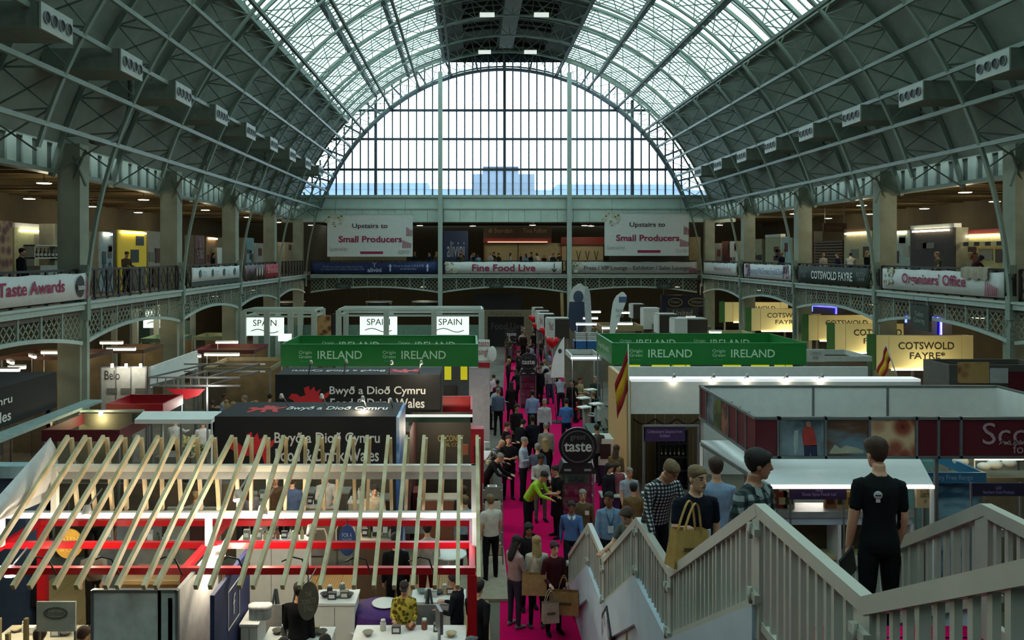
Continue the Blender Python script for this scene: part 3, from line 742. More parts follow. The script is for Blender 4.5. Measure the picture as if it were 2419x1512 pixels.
# ---------------------------------------------------------------- banners
def cloth_banner(name, label, p, q, z0, z1, mat, n_out, amp=.03, seg=24, group=None, cat='banner'):
    """slightly wavy hanging cloth from p to q (x, y), top z1 sagging a little between ties"""
    p, q = Vector((*p, 0)), Vector((*q, 0)); d = q-p; nv = Vector((*n_out, 0)); t = thing(name, label, cat, ((p+q)/2)+Vector((0, 0, z0)), group)
    m = MB(); vs = []
    for i in range(seg+1):
        s = i/seg; b = p+d*s; o = amp*math.sin(s*19)+amp*.6*math.sin(s*41+1); sag = .035*abs(math.sin(s*math.pi*5))
        for z, k in ((z0, .6), ((z0+z1)/2, .9), (z1-sag, .3)):
            for th in (0, .012): vs.append(b+nv*(.03+abs(amp)+o*k*.5+th)+Vector((0, 0, z)))
    fs = []
    for i in range(seg):
        a = 6*i; b = a+6
        for r in (0, 2): fs += [(a+r+1, b+r+1, b+r+3, a+r+3), (a+r, a+r+2, b+r+2, b+r)]
        fs += [(a, b, b+1, a+1), (a+4, a+5, b+5, b+4)]
    fs += [(0, 1, 3, 2), (2, 3, 5, 4)]; e = 6*seg; fs += [(e, e+2, e+3, e+1), (e+2, e+4, e+5, e+3)]
    m.add(vs, fs, True); m.build('cloth', mat, t); return t
BW = M('#c6cbca', .8, 0, 0, .05); TXT = M('#3a1f2c', .7, 0, 0, 0); MAG = M('#8a1746', .7, 0, 0, 0); NAVY = M('#1b2c5c', .7, 0, 0, .1); GRN = M('#23382f', .7, 0, 0, .1)
FOOD = tex_mat('food_photo', 'voronoi', '#3c2a1c', '#b08a56', (3, 3, 3), .6, '#7c4428', p=(.1, .6)); LEAFY = tex_mat('leafy_photo', 'voronoi', '#46563a', '#b8b8a0', (5, 5, 5), .6, '#72754c', p=(.1, .5))
UY, UZ = Vector((0, 1, 0)), Vector((0, 0, 1)); UX = Vector((1, 0, 0))
def leaf_cluster(t, o, u, v, n_, w, h, mat=None, seed=1, rag=True):
    """printed plate-and-leaf corner motif: overlapping little discs"""
    rnd = random.Random(seed); m = MB(); nn = u.cross(v)
    for i in range(12):
        a, b = rnd.uniform(-.5, .5)*w, rnd.uniform(-.5, .5)*h; r = rnd.uniform(.10, .24)*min(w, h); k = 9
        m.add([o+u*(a+r*math.cos(6.283*j/k))+v*(b+r*.8*math.sin(6.283*j/k))+nn*(n_+.001*i) for j in range(k)], [tuple(range(k))])
    m.build('leaf_print', mat or LEAFY, t)
def stripes(t, o, u, v, n_, w, h, mat, k=7):
    m = MB(); nn = u.cross(v)
    for i in range(k):
        x = -w/2+w*i/k; m.add([o+u*(x)+v*(-h/2)+nn*n_, o+u*(x+w/k*.5)+v*(-h/2)+nn*n_, o+u*(x+w/k*.9)+v*(h/2*(1-i/k*.9))+nn*n_, o+u*(x+w/k*.4)+v*(h/2*(1-i/k*.9))+nn*n_], [(0, 1, 2, 3)])
    m.build('stripe_print', mat, t)
def side_pt(side, Y, z, off=.09): return Vector((CX+side*(AI)-side*off, Y, z))
def YL(px): return F*12.9/(VX-px)
def YR(px): return F*18.1/(px-VX)
ZB0, ZB1 = GZ+.12, GZ+1.0
# western gallery
t = cloth_banner('railing_banner', 'long white banner with dark red serif words and a black medallion, western gallery', (XL, 18.6), (XL, 27.0), ZB0, ZB1, BW, (1, 0))
text('great Taste Awards', MAG, t, side_pt(-1, 22.8, GZ+.55, .10), UY, UZ, 5.1, .52, .02); 
m = MB(); c = side_pt(-1, 26.35, GZ+.55, .12); m.add([c+UY*.27*math.cos(a)+UZ*.36*math.sin(a) for a in np.linspace(0, 6.283, 25)[:-1]], [tuple(range(24))]); m.build('medallion', BLACKI, t)
text('taste', BW, t, side_pt(-1, 26.35, GZ+.52, .135), UY, UZ, .42, .16, .02); stripes(t, side_pt(-1, 26.8, GZ+.5, .125), UY, UZ, 0, .22, .7, MAG)
t = cloth_banner('railing_banner', 'white banner with four small round logos and a dark green lower edge', (XL, 37.0), (XL, 44.6), ZB0+.2, ZB1, BW, (1, 0))
MB().box(XL-.02, XL+.05, 37.0, 44.6, ZB0-.02, ZB0+.2).build('lower_edge', GRN, t)
for k in range(4):
    y = 38.1+1.85*k; c = side_pt(-1, y, GZ+.68, .11); m = MB(); m.add([c+UY*.16*math.cos(a)+UZ*.2*math.sin(a) for a in np.linspace(0, 6.283, 17)[:-1]], [tuple(range(16))]); m.build('logo', M('#3c5b5b', .7), t)
    text('Food\nGroup', M('#7f9492', .7), t, side_pt(-1, y+.62, GZ+.66, .11), UY, UZ, .55, .3)
t = cloth_banner('railing_banner', 'dark brown food photo banner beside the red one on the western railing', (XL, 45.6), (XL, 50.2), ZB0, ZB1, tex_mat('dark_food_photo', 'voronoi', '#1c1413', '#5b4a42', (2, 2, 2), .6, '#33231f', p=(.1, .8)), (1, 0))
for q in range(3): MB().ball(side_pt(-1, 48.2+.6*q, GZ+.55, .1), (.02, .2, .28), 10, 6).build('printed_egg', M('#a89a8d', .7), t)
t = cloth_banner('railing_banner', 'red banner with pale script lettering on the western railing', (XL, 50.3), (XL, 53.7), ZB0, ZB1, M('#9c2a34', .7, 0, 0, .1), (1, 0))
text('Brindisa', M('#c98d92', .7), t, side_pt(-1, 52.0, GZ+.62, .11), UY, UZ, 2.6, .42)
# end gallery
yb = Y1-.22
def ept(px, z): return Vector((XP(px, yb), yb-.10, z))
t = cloth_banner('railing_banner', 'navy blue banner with white wineglass logo and arrows on the end gallery', (XP(735, yb), yb), (XP(1035, yb), yb), ZB0-.02, ZB1+.03, NAVY, (0, -1), .015)
LB = M('#a9bbdc', .6)
text('alivini', LB, t, ept(885, GZ+.38), UX, UZ, 1.1, .34, .02); text('Y', LB, t, ept(885, GZ+.78), UX, UZ, .35, .4)
text('The UK\'s most exclusive range of Italian food and wine\nfrom independent artisan Dolcezza Primero families of Italy', M('#7f95c4', .6), t, ept(810, GZ+.52), UX, UZ, 3.4, .4)
text('Visit us on stands 2140 & 2150\non the first floor', M('#90a6d4', .6), t, ept(965, GZ+.6), UX, UZ, 2.4, .42)
for px in (922, 1010):
    c = ept(px, GZ+.55); m = MB(); m.add([c+UX*x+UZ*z for x, z in ((-.06, -.28), (.06, -.28), (.06, .1), (.15, .1), (0, .32), (-.15, .1), (-.06, .1))], [tuple(range(7))]); m.build('arrow_print', LB, t)
t = cloth_banner('railing_banner', 'white banner with large dark red words and a downward arrow, end gallery', (XP(1052, yb), yb), (XP(1327, yb), yb), ZB0-.02, ZB1+.03, BW, (0, -1), .015)
text('Fine Food Live', MAG, t, ept(1190, GZ+.55), UX, UZ, 4.95, .55, .02); leaf_cluster(t, ept(1066, GZ+.62), UX, UZ, .01, .9, .75)
c = ept(1309, GZ+.55); m = MB(); m.add([c+UX*x+UZ*z for x, z in ((-.03, .36), (.03, .36), (.03, -.2), (.17, -.02), (.2, -.1), (0, -.38), (-.2, -.1), (-.17, -.02), (-.03, -.2))], [tuple(range(9))]); m.build('arrow_print', BLACKI, t)
t = cloth_banner('railing_banner', 'pale grey banner with one long line of dark words about lounges, end gallery', (XP(1352, yb), yb), (XP(1647, yb), yb), ZB0-.02, ZB1+.03, M('#aab0ae', .8, 0, 0, .05), (0, -1), .015)
text('Press / VIP Lounge - Exhibitor / Sales Lounge', M('#4a3944', .7), t, ept(1503, GZ+.5), UX, UZ, 8.2, .42, .01); leaf_cluster(t, ept(1365, GZ+.62), UX, UZ, .01, .8, .7, seed=3); stripes(t, ept(1636, GZ+.4), UX, UZ, .01, .6, .5, MAG)
for px0, px1, y0, y1, nm in ((773, 975, 507, 606, 'western'), (1428, 1627, 504, 604, 'eastern')):
    Y = 62.3; za, zb = ZP(y1, Y), ZP(y0, Y); xa, xb = XP(px0, Y), XP(px1, Y); t = thing('hanging_banner', 'large white hanging banner pointing upstairs, near the %s corner of the end gallery' % nm, 'banner', ((xa+xb)/2, Y, za), 'hanging banners of the end gallery')
    MB().box(xa, xb, Y-.015, Y+.015, za, zb).build('cloth', BW, t); MB().bar((xa-.1, Y, zb), (xb+.1, Y, zb), .05).build('top_bar', POSTM, t); MB().bar((xa, Y, za), (xb, Y, za), .04).build('bottom_bar', POSTM, t)
    for xx in (xa+.6, xb-.6): MB().tube([(xx, Y, zb), (xx, Y+.4, zb+1.2)], .012, 5).build('wire', STEELD, t)
    c = lambda px, py: Vector((XP(px0+px, Y), Y-.03, ZP(y0+py, Y)))
    text('Upstairs to', TXT, t, c(101, 28), UX, UZ, 2.75, .46, .015); text('Small Producers', MAG, t, c(102, 58), UX, UZ, 4.9, .5, .025); text('Speciality', M('#8d8f90', .7), t, c(27, 82), UX, UZ, 1.4, .35)
    MB().box(XP(px0+78, Y), XP(px0+132, Y), Y-.03, Y-.02, ZP(y0+93, Y), ZP(y0+87, Y)).build('red_strip', MAG, t)
    leaf_cluster(t, c(16, 14), UX, UZ, .01, 1.2, .9, seed=5); stripes(t, c(194, 40), UX, UZ, .01, .5, .7, MAG); stripes(t, c(188, 70), UX, UZ, .01, .7, .6, MAG); text('Speciality\nFood Fair', M('#8d8f90', .7), t, c(182, 88), UX, UZ, .9, .3)
# eastern gallery
mUY = -UY
t = cloth_banner('railing_banner', 'pale banner with faint red line of text at the far end of the eastern railing', (XR, 62.2), (XR, 54.6), ZB0, ZB1, BW, (-1, 0))
text('Welcome to Fine Food', M('#a8505c', .7), t, side_pt(1, 57.6, GZ+.6, .11), mUY, UZ, 4, .3)
MB().box(XR-.05, XR-.02, 55.0, 58.0, GZ+.12, GZ+.3).build('dark_strip', GRN, t)
t = cloth_banner('railing_banner', 'white banner with blue handwritten lettering between two jar pictures', (XR, 53.0), (XR, 45.3), ZB0, ZB1, BW, (-1, 0))
text('Savouring Wild Growers Food & Drink', M('#4a5d97', .7), t, side_pt(1, 49.1, GZ+.52, .11), mUY, UZ, 5.6, .5)
for y in (52.3, 46.0): MB().box(XR-.10, XR-.085, y-.4, y+.4, GZ+.2, GZ+.95).build('jar_picture', tex_mat('jar_photo', 'voronoi', '#2b2634', '#a58d96', (4, 4, 4), .6, '#5d4a60'), t)
t = cloth_banner('railing_banner', 'dark green banner with big white capitals on the eastern railing', (XR, 44.2), (XR, 36.4), ZB0, ZB1, M('#22322c', .75, 0, 0, .1), (-1, 0))
text('COTSWOLD FAYRE', M('#c9d0cb', .6), t, side_pt(1, 40.2, GZ+.53, .11), mUY, UZ, 4.6, .42, .02)
text('SPECIALITY\nFOOD', M('#6f7d76', .6), t, side_pt(1, 43.4, GZ+.55, .11), mUY, UZ, .8, .4); text('ESTD\n1999', M('#6f7d76', .6), t, side_pt(1, 37.1, GZ+.55, .11), mUY, UZ, .8, .4)
t = cloth_banner('railing_banner', 'white banner with dark red words about an office on the eastern railing', (XR, 35.2), (XR, 27.2), ZB0, ZB1, BW, (-1, 0))
text("Organisers' Office", MAG, t, side_pt(1, 31.4, GZ+.56, .11), mUY, UZ, 4.3, .55, .02); leaf_cluster(t, side_pt(1, 34.7, GZ+.7, .11), mUY, UZ, .01, .9, .7, seed=4); stripes(t, side_pt(1, 27.8, GZ+.4, .11), mUY, UZ, .01, .7, .5, MAG)
cloth_banner('railing_banner', 'plain white banner end beside the last iron column of the eastern railing', (XR, 26.0), (XR, 19.5), ZB0, ZB1, BW, (-1, 0))
m = MB(); vs = []
for i in range(19):
    s = i/18
    for j, z in enumerate((GZ+1.16, GZ+1.1, GZ+.95-.1*abs(math.sin(s*9)), GZ+.78-.1*abs(math.sin(s*9+.4)))): vs.append((XR-.14-.03*(j > 0)-.03*math.sin(s*26)*(j > 0)+(.12 if j == 0 else 0), 27.9+1.5*s, z))
m.add(vs, [(4*i+j, 4*i+4+j, 4*i+5+j, 4*i+1+j) for i in range(18) for j in range(3)], True); m.build('draped_cloth', M('#9b9384', .9), None, 'crumpled beige cloth draped over the eastern railing', 'cloth')
# way signs hung on the girders
def waysign(label, c, u, w, h, txt):
    c = Vector(c); u = Vector(u); n = u.cross(UZ); t = thing('way_sign', label, 'sign', c-UZ*h/2, 'dark way signs on the girders'); m = MB(); d = .12
    a = c-u*w/2-UZ*h/2; m.prism([(0, 0), (w, 0), (w, h), (0, h)], a, u, UZ, -n*d); m.build('sign_box', M('#263330', .5), t)
    text(txt, M('#7f9a90', .6), t, c+n*.01, u, UZ, w*.6, h*.5)
    for s in (-.4, .4): MB().bar(c+u*w*s+UZ*h/2-n*.06, c+u*w*s+UZ*(h/2+.35)-n*.06, .03).build('hanger', STEELD, t)
waysign('small dark way sign at the middle of the end girder', (XP(1172, Y1), Y1-.35, ZP(674, Y1)), (1, 0, 0), 1.1, .42, '< 213 >')
waysign('small dark way sign on the end girder below the navy banner', (XP(812, Y1), Y1-.35, ZP(675, Y1)), (1, 0, 0), 1.2, .42, '< 211 >')
waysign('small dark way sign on the end girder below the lounge banner', (XP(1568, Y1), Y1-.35, ZP(675, Y1)), (1, 0, 0), 1.2, .42, '< 215 >')
waysign('big dark way sign hanging below the office banner', (XR-.08, 32.3, 4.45), (0, -1, 0), 1.3, 1.0, 'Toilets\nCatering')

# ---------------------------------------------------------------- staircase
SL, SR = 2.007, 3.57; RH_ = .92
ST = [('G', 2.0, 5.45, 4.05, 4.345), ('A', 4.05, 4.345, 5.57, 4.345), ('B', 5.57, 4.345, 8.01, 2.94), ('C', 8.01, 2.94, 9.58, 2.94), ('D', 9.58, 2.94, 12.0, 1.55), ('E', 12.0, 1.55, 13.53, 1.55), ('F', 13.53, 1.55, 16.24, 0.02)]
stair = thing('staircase', 'white metal staircase with baluster railings descending to the magenta aisle', 'staircase', (2.79, 10, 0))
SW = M('#a6a69b', .45, 0, 0, .06, 3.); SKIRT = M('#aebfcc', .5, 0, 0, .08, 2.); SGREY = M('#6b6d6c', .7)
for nm, ya, za, yb_, zb_ in ST:
    if za == zb_:
        MB().box(SL-.02, SR+.02, ya-.02, yb_+.12, za-.16, za-.012).build('landing', SGREY, stair); MB().box(SL+.03, SR-.03, ya, yb_+(.18 if nm == 'A' else 0), za-.012, za).build('landing_carpet', PINK, stair)
    else:
        n = 8; m = MB()
        for i in range(n):
            y0_, y1_ = ya+(yb_-ya)*i/n, ya+(yb_-ya)*(i+1)/n; z = za+(zb_-za)*(i+1)/n; m.box(SL, SR, y0_, y1_, z-.05+.012*0, z); m.box(SL, SR, y0_-.01, y0_+.01, z, z+(za-zb_)/n)
        m.build('step_flight', SGREY, stair)
    for x, sd in ((SL, -1), (SR, 1)):
        if nm == 'G' and sd > 0 and False: continue
        top = lambda s, o: Vector((x, ya+(yb_-ya)*s, za+(zb_-za)*s+o))
        g = .022/(yb_-ya)
        dark = sd > 0 and nm in 'CDEF'
        rl = MB().bar(top(-.3*g, RH_-.035), top(1+.3*g, RH_-.035), .075 if za == zb_ else .080, .085).build('handrail', SW if not dark else M('#1d2522', .4), stair)
        bot = .11 if za == zb_ or nm == 'G' else .26
        MB().bar(top(g, bot), top(1-g, bot), .05 if za == zb_ else .054, .06).build('bottom_rail', SW, stair)
        for s in (g*1.6, 1-g*1.6): MB().bar(top(s, .0), top(s, RH_-.05), .070, .070, (0, 1, 0)).build('railing_post', SW, stair)
        nb_ = max(4, int(round((yb_-ya)/.118))); bm_ = None
        for i in range(1, nb_):
            s = i/nb_; wd = .055 if i % 5 == 3 else .034
            MB().bar(top(s, bot), top(s, RH_-.05), wd, .034, (0, 1, 0)).build('baluster', SW, rl)
        for z in (.3, .75):
            m = MB(); m.cbox(top(1, z)+Vector((-.05 if sd < 0 else .05, 0, 0)), (.04, .16, .05)); m.tube([top(1, z)+Vector((-.07*(-sd if sd > 0 else 1), 0, -.06)), top(1, z)+Vector((-.07*(-sd if sd > 0 else 1), 0, .05))], .014, 6); m.build('clamp', SW, stair)
        if nm not in 'GA':
            m = MB(); m.add([top(0, .23), top(1, .23), top(1, -.34), top(0, -.34)]+[p+Vector((-.06 if sd < 0 else .06, 0, 0)) for p in (top(0, .23), top(1, .23), top(1, -.34), top(0, -.34))], [(0, 1, 2, 3), (7, 6, 5, 4), (0, 4, 5, 1), (1, 5, 6, 2), (2, 6, 7, 3), (3, 7, 4, 0)]); m.build('stringer', SKIRT, stair)
    # cladding under the flight down to the floor
    if nm != 'G':
        for x in (SL+.02, SR-.02):
            m = MB(); a = [(ya, za-.2), (yb_, zb_-.2), (yb_, 0), (ya, 0)]; a = [(p, max(q, 0)) for p, q in a]; m.prism(a, (x-.015, 0, 0), (0, 1, 0), (0, 0, 1), (.03, 0, 0)); m.build('cladding', SKIRT, stair)
# pictures fixed to the cladding
c = Vector((SL-.075, 0, 0))
def on_side(poly, mat, nm_, off=.0): m = MB(); m.prism([(y, z) for y, z in poly], (SL-.035-off, 0, 0), (0, 1, 0), (0, 0, 1), (-.02, 0, 0)); return m.build(nm_, mat, stair)
on_side([(9.75, 1.25), (9.95, 2.35), (10.35, 1.25)], M('#7a6a44', .8), 'triangle_picture', .03)
on_side([(11.05, 1.1), (11.1, 1.75), (11.45, 2.0), (11.85, 1.7), (11.85, 1.0)], M('#26252e', .7), 'picture_outline', .025)
on_side([(11.12, 1.15), (11.17, 1.70), (11.45, 1.92), (11.78, 1.65), (11.78, 1.07)], tex_mat('picture_print', 'voronoi', '#8d97a6', '#c4ccd4', (5, 5, 5), .6, '#a08f8f'), 'picture', .035)
# ---------------------------------------------------------------- stands on the floor
PANEL = M('#c0c4bf', .7, 0, 0, .05); ALU = M('#84888a', .35, .6, 0, .05); WHITE = M('#dde0dd', .6, 0, 0, .04); CREAM = M('#b8ad80', .7, 0, 0, .06); DARK = M('#16171a', .6, 0, 0, .15); RED = M('#a31420', .5, 0, 0, .08)
DRED = M('#5a1620', .6, 0, 0, .1); PURP = M('#3a2150', .7, 0, 0, .1); WOOD = tex_mat('pale_wood', 'wave', '#a98f5e', '#c0a878', (2, 14, 2), .6, p=(.2, .9)); BROWN = tex_mat('brown_boards', 'wave', '#4a3824', '#66502f', (9, 2, 2), .7, p=(.2, .9))
GREEN = M('#07742c', .5, 0, 0, .06, 2.); GTXT = M('#bfe6c4', .6, 0, 0, 0); BLK = M('#0c0d10', .8, 0, 0, .2, 3.); CARD = M('#8a6f47', .85, 0, 0, .1)
TUBE = E('#ffe9cf', 7); TUBEC = E('#eef4ff', 6); SPOT = E('#fff6e0', 16); SPOTP = E('#fff0d0', 10)
def ring(name, label, x0, x1, y0, y1, z0, z1, mat, th=.06, cat='stand', post=ALU, group=None, back=None, posts=True, pw=.05):
    t = thing(name, label, cat, ((x0+x1)/2, (y0+y1)/2, 0), group)
    MB().box(x0, x1, y0, y0+th, z0, z1).build('front_panel', mat, t); MB().box(x0, x1, y1-th, y1, z0, z1).build('back_panel', back or mat, t)
    for x in (x0, x1-th): MB().box(x, x+th, y0+th, y1-th, z0, z1).build('side_panel', mat, t)
    if posts:
        for x in (x0+.04, x1-.04):
            for y in (y0+.04, y1-.04): MB().box(x-pw/2, x+pw/2, y-pw/2, y+pw/2, 0, z0).build('post', post, t)
    return t
def slab(name, label, cat, x0, x1, y0, y1, z0, z1, mat, group=None): return MB().box(x0, x1, y0, y1, z0, z1).build(name, mat, None, label, cat, group)
def wall_panels(t, x0, x1, y, z0, z1, n, mat, th=.04, frame=ALU):
    for i in range(n):
        a, b = x0+(x1-x0)*i/n, x0+(x1-x0)*(i+1)/n; MB().box(a+.02, b-.02, y, y+th, z0, z1).build('panel', mat, t); MB().box(a-.02, a+.02, y-.01, y+th+.01, z0, z1+.03).build('panel_post', frame, t)
    MB().box(x0, x1, y-.01, y+th+.01, z1, z1+.04).build('top_rail', frame, t); MB().box(x1-.02, x1+.02, y-.01, y+th+.01, z0, z1+.03).build('panel_post', frame, t)
def tube_light(label, c, L, u=(1, 0, 0), group='strip lights of the stands', mat=None, r=.035):
    c, u = Vector(c), Vector(u).normalized(); t = thing('strip_light', label, 'light', c, group)
    MB().bar(c-u*L/2+UZ*.06, c+u*L/2+UZ*.06, .12, .05).build('housing', WHITE, t); MB().tube([c-u*L/2, c+u*L/2], r, 8).build('tube', mat or TUBE, t)
    q = c-u*L*.45+Vector((0, .1, .06)); MB().tube([q, Vector((q.x, q.y, 0))], .014, 5).build('pole', ALU, t); return t
def lamp_pt(t, loc, power, col=(1, .85, .6), r=.1):
    l = bpy.data.lights.new('bulb', 'POINT'); l.energy = power*.62; l.color = col; l.shadow_soft_size = r; o = bpy.data.objects.new('bulb', l); COL.objects.link(o); o.parent = t; o.location = Vector(loc)-root_loc(t)
def arm_spot(label, base, head, lit=True, power=0, group='arm spotlights', aim=None):
    base, head = Vector(base), Vector(head); t = thing('arm_spotlight', label, 'spotlight', base, group)
    MB().tube([base, base+(head-base)*.9+UZ*.03, head], .016, 6).build('arm', ALU, t); d = (Vector(aim)-head).normalized() if aim else Vector((0, .3, -1)).normalized()
    q = 1 if 'rafters' in group else .6
    hd_ = MB().tube([head-d*.07*q, head, head+d*.09*q], [.05*q, .07*q, .085*q], 10).build('lamp_head', M('#a9abaa', .4, .3), t); MB().tube([head+d*.09*q, head+d*.1*q], .07*q, 10).build('lens', SPOT if lit else M('#70726f', .4), hd_)
    if power: lamp_pt(t, head+d*.2, power)
    return t
# ---- black stands with the red dragon, behind the rafters
def dragon(t, o, u, v, w, h, mat):
    """rough passant beast silhouette: body, wings, neck, legs and tail"""
    P = [(-.5, .05), (-.42, .22), (-.3, .2), (-.22, .1), (-.1, .16), (-.14, .42), (-.02, .5), (.0, .32), (.1, .48), (.14, .28), (.26, .4), (.2, .14), (.34, .2), (.5, .34), (.42, .1), (.3, -.02), (.36, -.3), (.44, -.48), (.26, -.42), (.2, -.16), (.04, -.12), (.06, -.4), (.1, -.5), (-.06, -.46), (-.06, -.16), (-.2, -.16), (-.26, -.36), (-.34, -.5), (-.42, -.42), (-.32, -.14), (-.4, -.02)]
    m = MB(); m.prism([(a*w, b*h) for a, b in P], o, u, v, -Vector(u).cross(Vector(v))*.004); m.v = [tuple(Vector(p)+Vector(u).cross(Vector(v))*.006) for p in m.v]; m.build('dragon_print', mat, t)
DRG = M('#c01522', .6, 0, 0, .05); WTX = M('#d3d3d0', .6, 0, 0, 0)
def wales(label, x0, x1, y0, y1, z0, z1, flip):
    t = thing('sign_box', label, 'stand', ((x0+x1)/2, (y0+y1)/2, 0), 'black dragon stands'); MB().box(x0, x1, y0, y1, z0, z1).build('box_body', BLK, t); w = x1-x0; h = z1-z0
    n = Vector((0, 0, 1)); 
    text('Bwyð a Dioð Cymru', WTX, t, (x0+w*.62, y0-.002, z0+h*.63), UX, UZ, w*.58, h*.23, .015); text('Food & Drink Wales', WTX, t, (x0+w*.62, y0-.002, z0+h*.37), UX, UZ, w*.57, h*.21, .015)
    dragon(t, Vector((x0+w*.21, y0, z0+h*.45)), UX, UZ, w*.26, h*.6, DRG)
    d = y1-y0; s = -1 if flip else 1; cx_ = (x0+x1)/2
    text('Bwyð a Dioð Cymru', WTX, t, (cx_+s*w*.14, (y0+y1)/2, z1), UX*s, UY*s, w*.58, d*.3, .015); dragon(t, Vector((cx_-s*w*.27, (y0+y1)/2, z1)), UX*s, UY*s, w*.22, d*.5, DRG)
    for x in (x0+.06, x1-.06):
        for y in (y0+.06, y1-.06): MB().box(x-.05, x+.05, y-.05, y+.05, 0, z0).build('post', DARK, t)
    for q in (.25, .75): lamp_pt(t, (x0+w*q, (y0+y1)/2, z0-.15), 75, (1, .86, .66), .15)  # bare point lights added under the box to brighten the stand interior
    return t
ya = YZ(984, 3.7); t = wales('black sign box with a red dragon, directly behind the timber rafters', XP(507, ya), XP(936, ya), ya, YZ(950, 3.7), ZP(1128, ya), 3.7, False)
MB().box(XP(936, ya), XP(936, ya)+.06, ya, YZ(950, 3.7), .4, 3.68).build('blue_side_panel', tex_mat('sea_photo', 'noise', '#27508c', '#b9cbe0', (1.2, 1.2, 1.2), .5, '#4a7fb8'), t)
yc = YZ(885, 3.7); wales('black sign box with a red dragon, in front of the green fascia', XP(650, yc), XP(1040, yc), yc, YZ(868, 3.7), ZP(992, yc), 3.7, True)
WL = thing('sign_box', 'black dragon stand seen edge-on beside the western gallery pier', 'stand', (-12.2, 17.3, 0), 'black dragon stands')
MB().box(-14, -10.3, 14.5, 20, 3.2, 4.08).build('box_body', BLK, WL); text('Bwyð a Dioð Cymru', WTX, WL, (-10.3, 16.3, 3.75), UY, UZ, 3.5, .24, .015); text('Food & Drink Wales', WTX, WL, (-10.3, 16.25, 3.42), UY, UZ, 3.5, .24, .015)
MB().box(-10.3, -9.85, 14.5, 21.5, 3.05, 3.12).build('pale_ledge', M('#8fa39f', .6), WL)
for y in (14.7, 19.8): MB().box(-10.45, -10.35, y, y+.1, 0, 3.2).build('post', DARK, WL)
spots = [(735, 855, 1), (818, 853, 1), (925, 855, 1), (995, 855, 0)]
for i, (px, py, k) in enumerate(spots):
    Y = yc-.5; arm_spot('small arm lamp on the farther black box, %s counting along its front edge' % ORD[i], (XP(px-6, yc), yc, 3.72), at(px, py, Y), px == 925 or px == 995, 30 if px in (995,) else 0)
for i, (px, py) in enumerate(((665, 935), (760, 935), (857, 940), (922, 945))):
    Y = ya-.1; arm_spot('small arm lamp on the nearer black box, %s counting along its front edge' % ORD[i], (XP(px-5, ya), ya+.9, 3.72), at(px, py, ya+.6), px == 857, 25 if px == 857 else 0)
# ---- green fascias
def ireland(label, x0, x1, y0, y1, z0, z1):
    t = ring('green_fascia_stand', label, x0, x1, y0, y1, z0, z1, GREEN, .07, group='green fascia stands'); w = x1-x0; h = z1-z0
    for y in (y0, y1-.07):
        sh = 0 if y == y0 else w*.04
        for k in (0, 1):
            text('IRELAND', GTXT, t, (x0+w*(.30+.425*k)+sh, y-.003, z0+h*.52), UX, UZ, w*.225, h*.36, .01); text('Origin\nGreen', GTXT, t, (x0+w*(.125+.425*k)+sh, y-.003, z0+h*.54), UX, UZ, w*.065, h*.34)
            text('IRELAND', M('#4f9a66', .6), t, (x0+w*(.125+.425*k)+sh, y-.003, z0+h*.24), UX, UZ, w*.05, h*.07)
    text('Origin IRELAND', GTXT, t, (x0-.003, (y0+y1)/2, z0+h*.55), -UY, UZ, (y1-y0)*.7, h*.3)
    MB().box(x0-.01, x1+.01, y0-.012, y0, z1-.03, z1).build('top_edge', M('#2b8a4a', .5), t); return t
t1 = ireland('green fascia stand behind the black dragon boxes', XP(663, 26.9), XP(1129, 26.9), 26.9, 29.8, 3.25, 4.0)
t2 = ireland('green fascia stand behind the white boxed stand', XP(1445, 27.3), XP(1905, 27.3), 27.3, 30.6, 3.25, 4.0)
x0 = XP(1490, 30.0)
st = thing('display_wall', 'lit yellow poster wall under the green fascia behind the white boxed stand', 'display wall', (8, 29.9, 0))
YEL = E('#b8b010', .55, '#c8c030'); GRY = M('#3e423c', .7)
for i, px in enumerate((1470, 1540, 1588, 1657, 1708, 1775, 1830)):
    MB().box(XP(px, 29.9), XP(px+42, 29.9), 29.88, 29.94, 1.7, 2.95).build('poster', YEL if i != 3 else GRY, st)
MB().box(XP(1450, 29.95), XP(1890, 29.95), 29.95, 30.02, 0, 3.2).build('backing', GRY, st)
for i, px in enumerate((1590, 1620, 1668, 1686, 1762, 1855)): 
    s = thing('spot_lamp', 'small bright lamp before the yellow posters, %s counting away from the aisle' % ORD[i], 'spotlight', at(px, 880, 27.9), 'lamps under the green fascia'); p = at(px, 880-(i % 3)*3, 27.9)
    MB().ball(p, .06, 8, 6).build('bulb', SPOTP, s); MB().tube([p, p+UZ*.4], .012, 5).build('stem', BLACKI, s)
st = thing('display_wall', 'yellow poster pair on the grey stand wall beside the aisle under the green fascia', 'display wall', (-.3, 28.9, 0))
MB().box(XP(1045, 28.9), XP(1110, 28.9), 28.9, 29.0, 0, 3.2).build('backing', M('#4d5055', .7), st)
for px in (1050, 1088): MB().box(XP(px, 28.88), XP(px+16, 28.88), 28.86, 28.9, 2.5, 3.15).build('poster', YEL, st)
MB().box(XP(1048, 28.8), XP(1078, 28.8), 28.8, 28.88, ZP(935, 28.8), ZP(912, 28.8)).build('screen', M('#2a2224', .3), st)
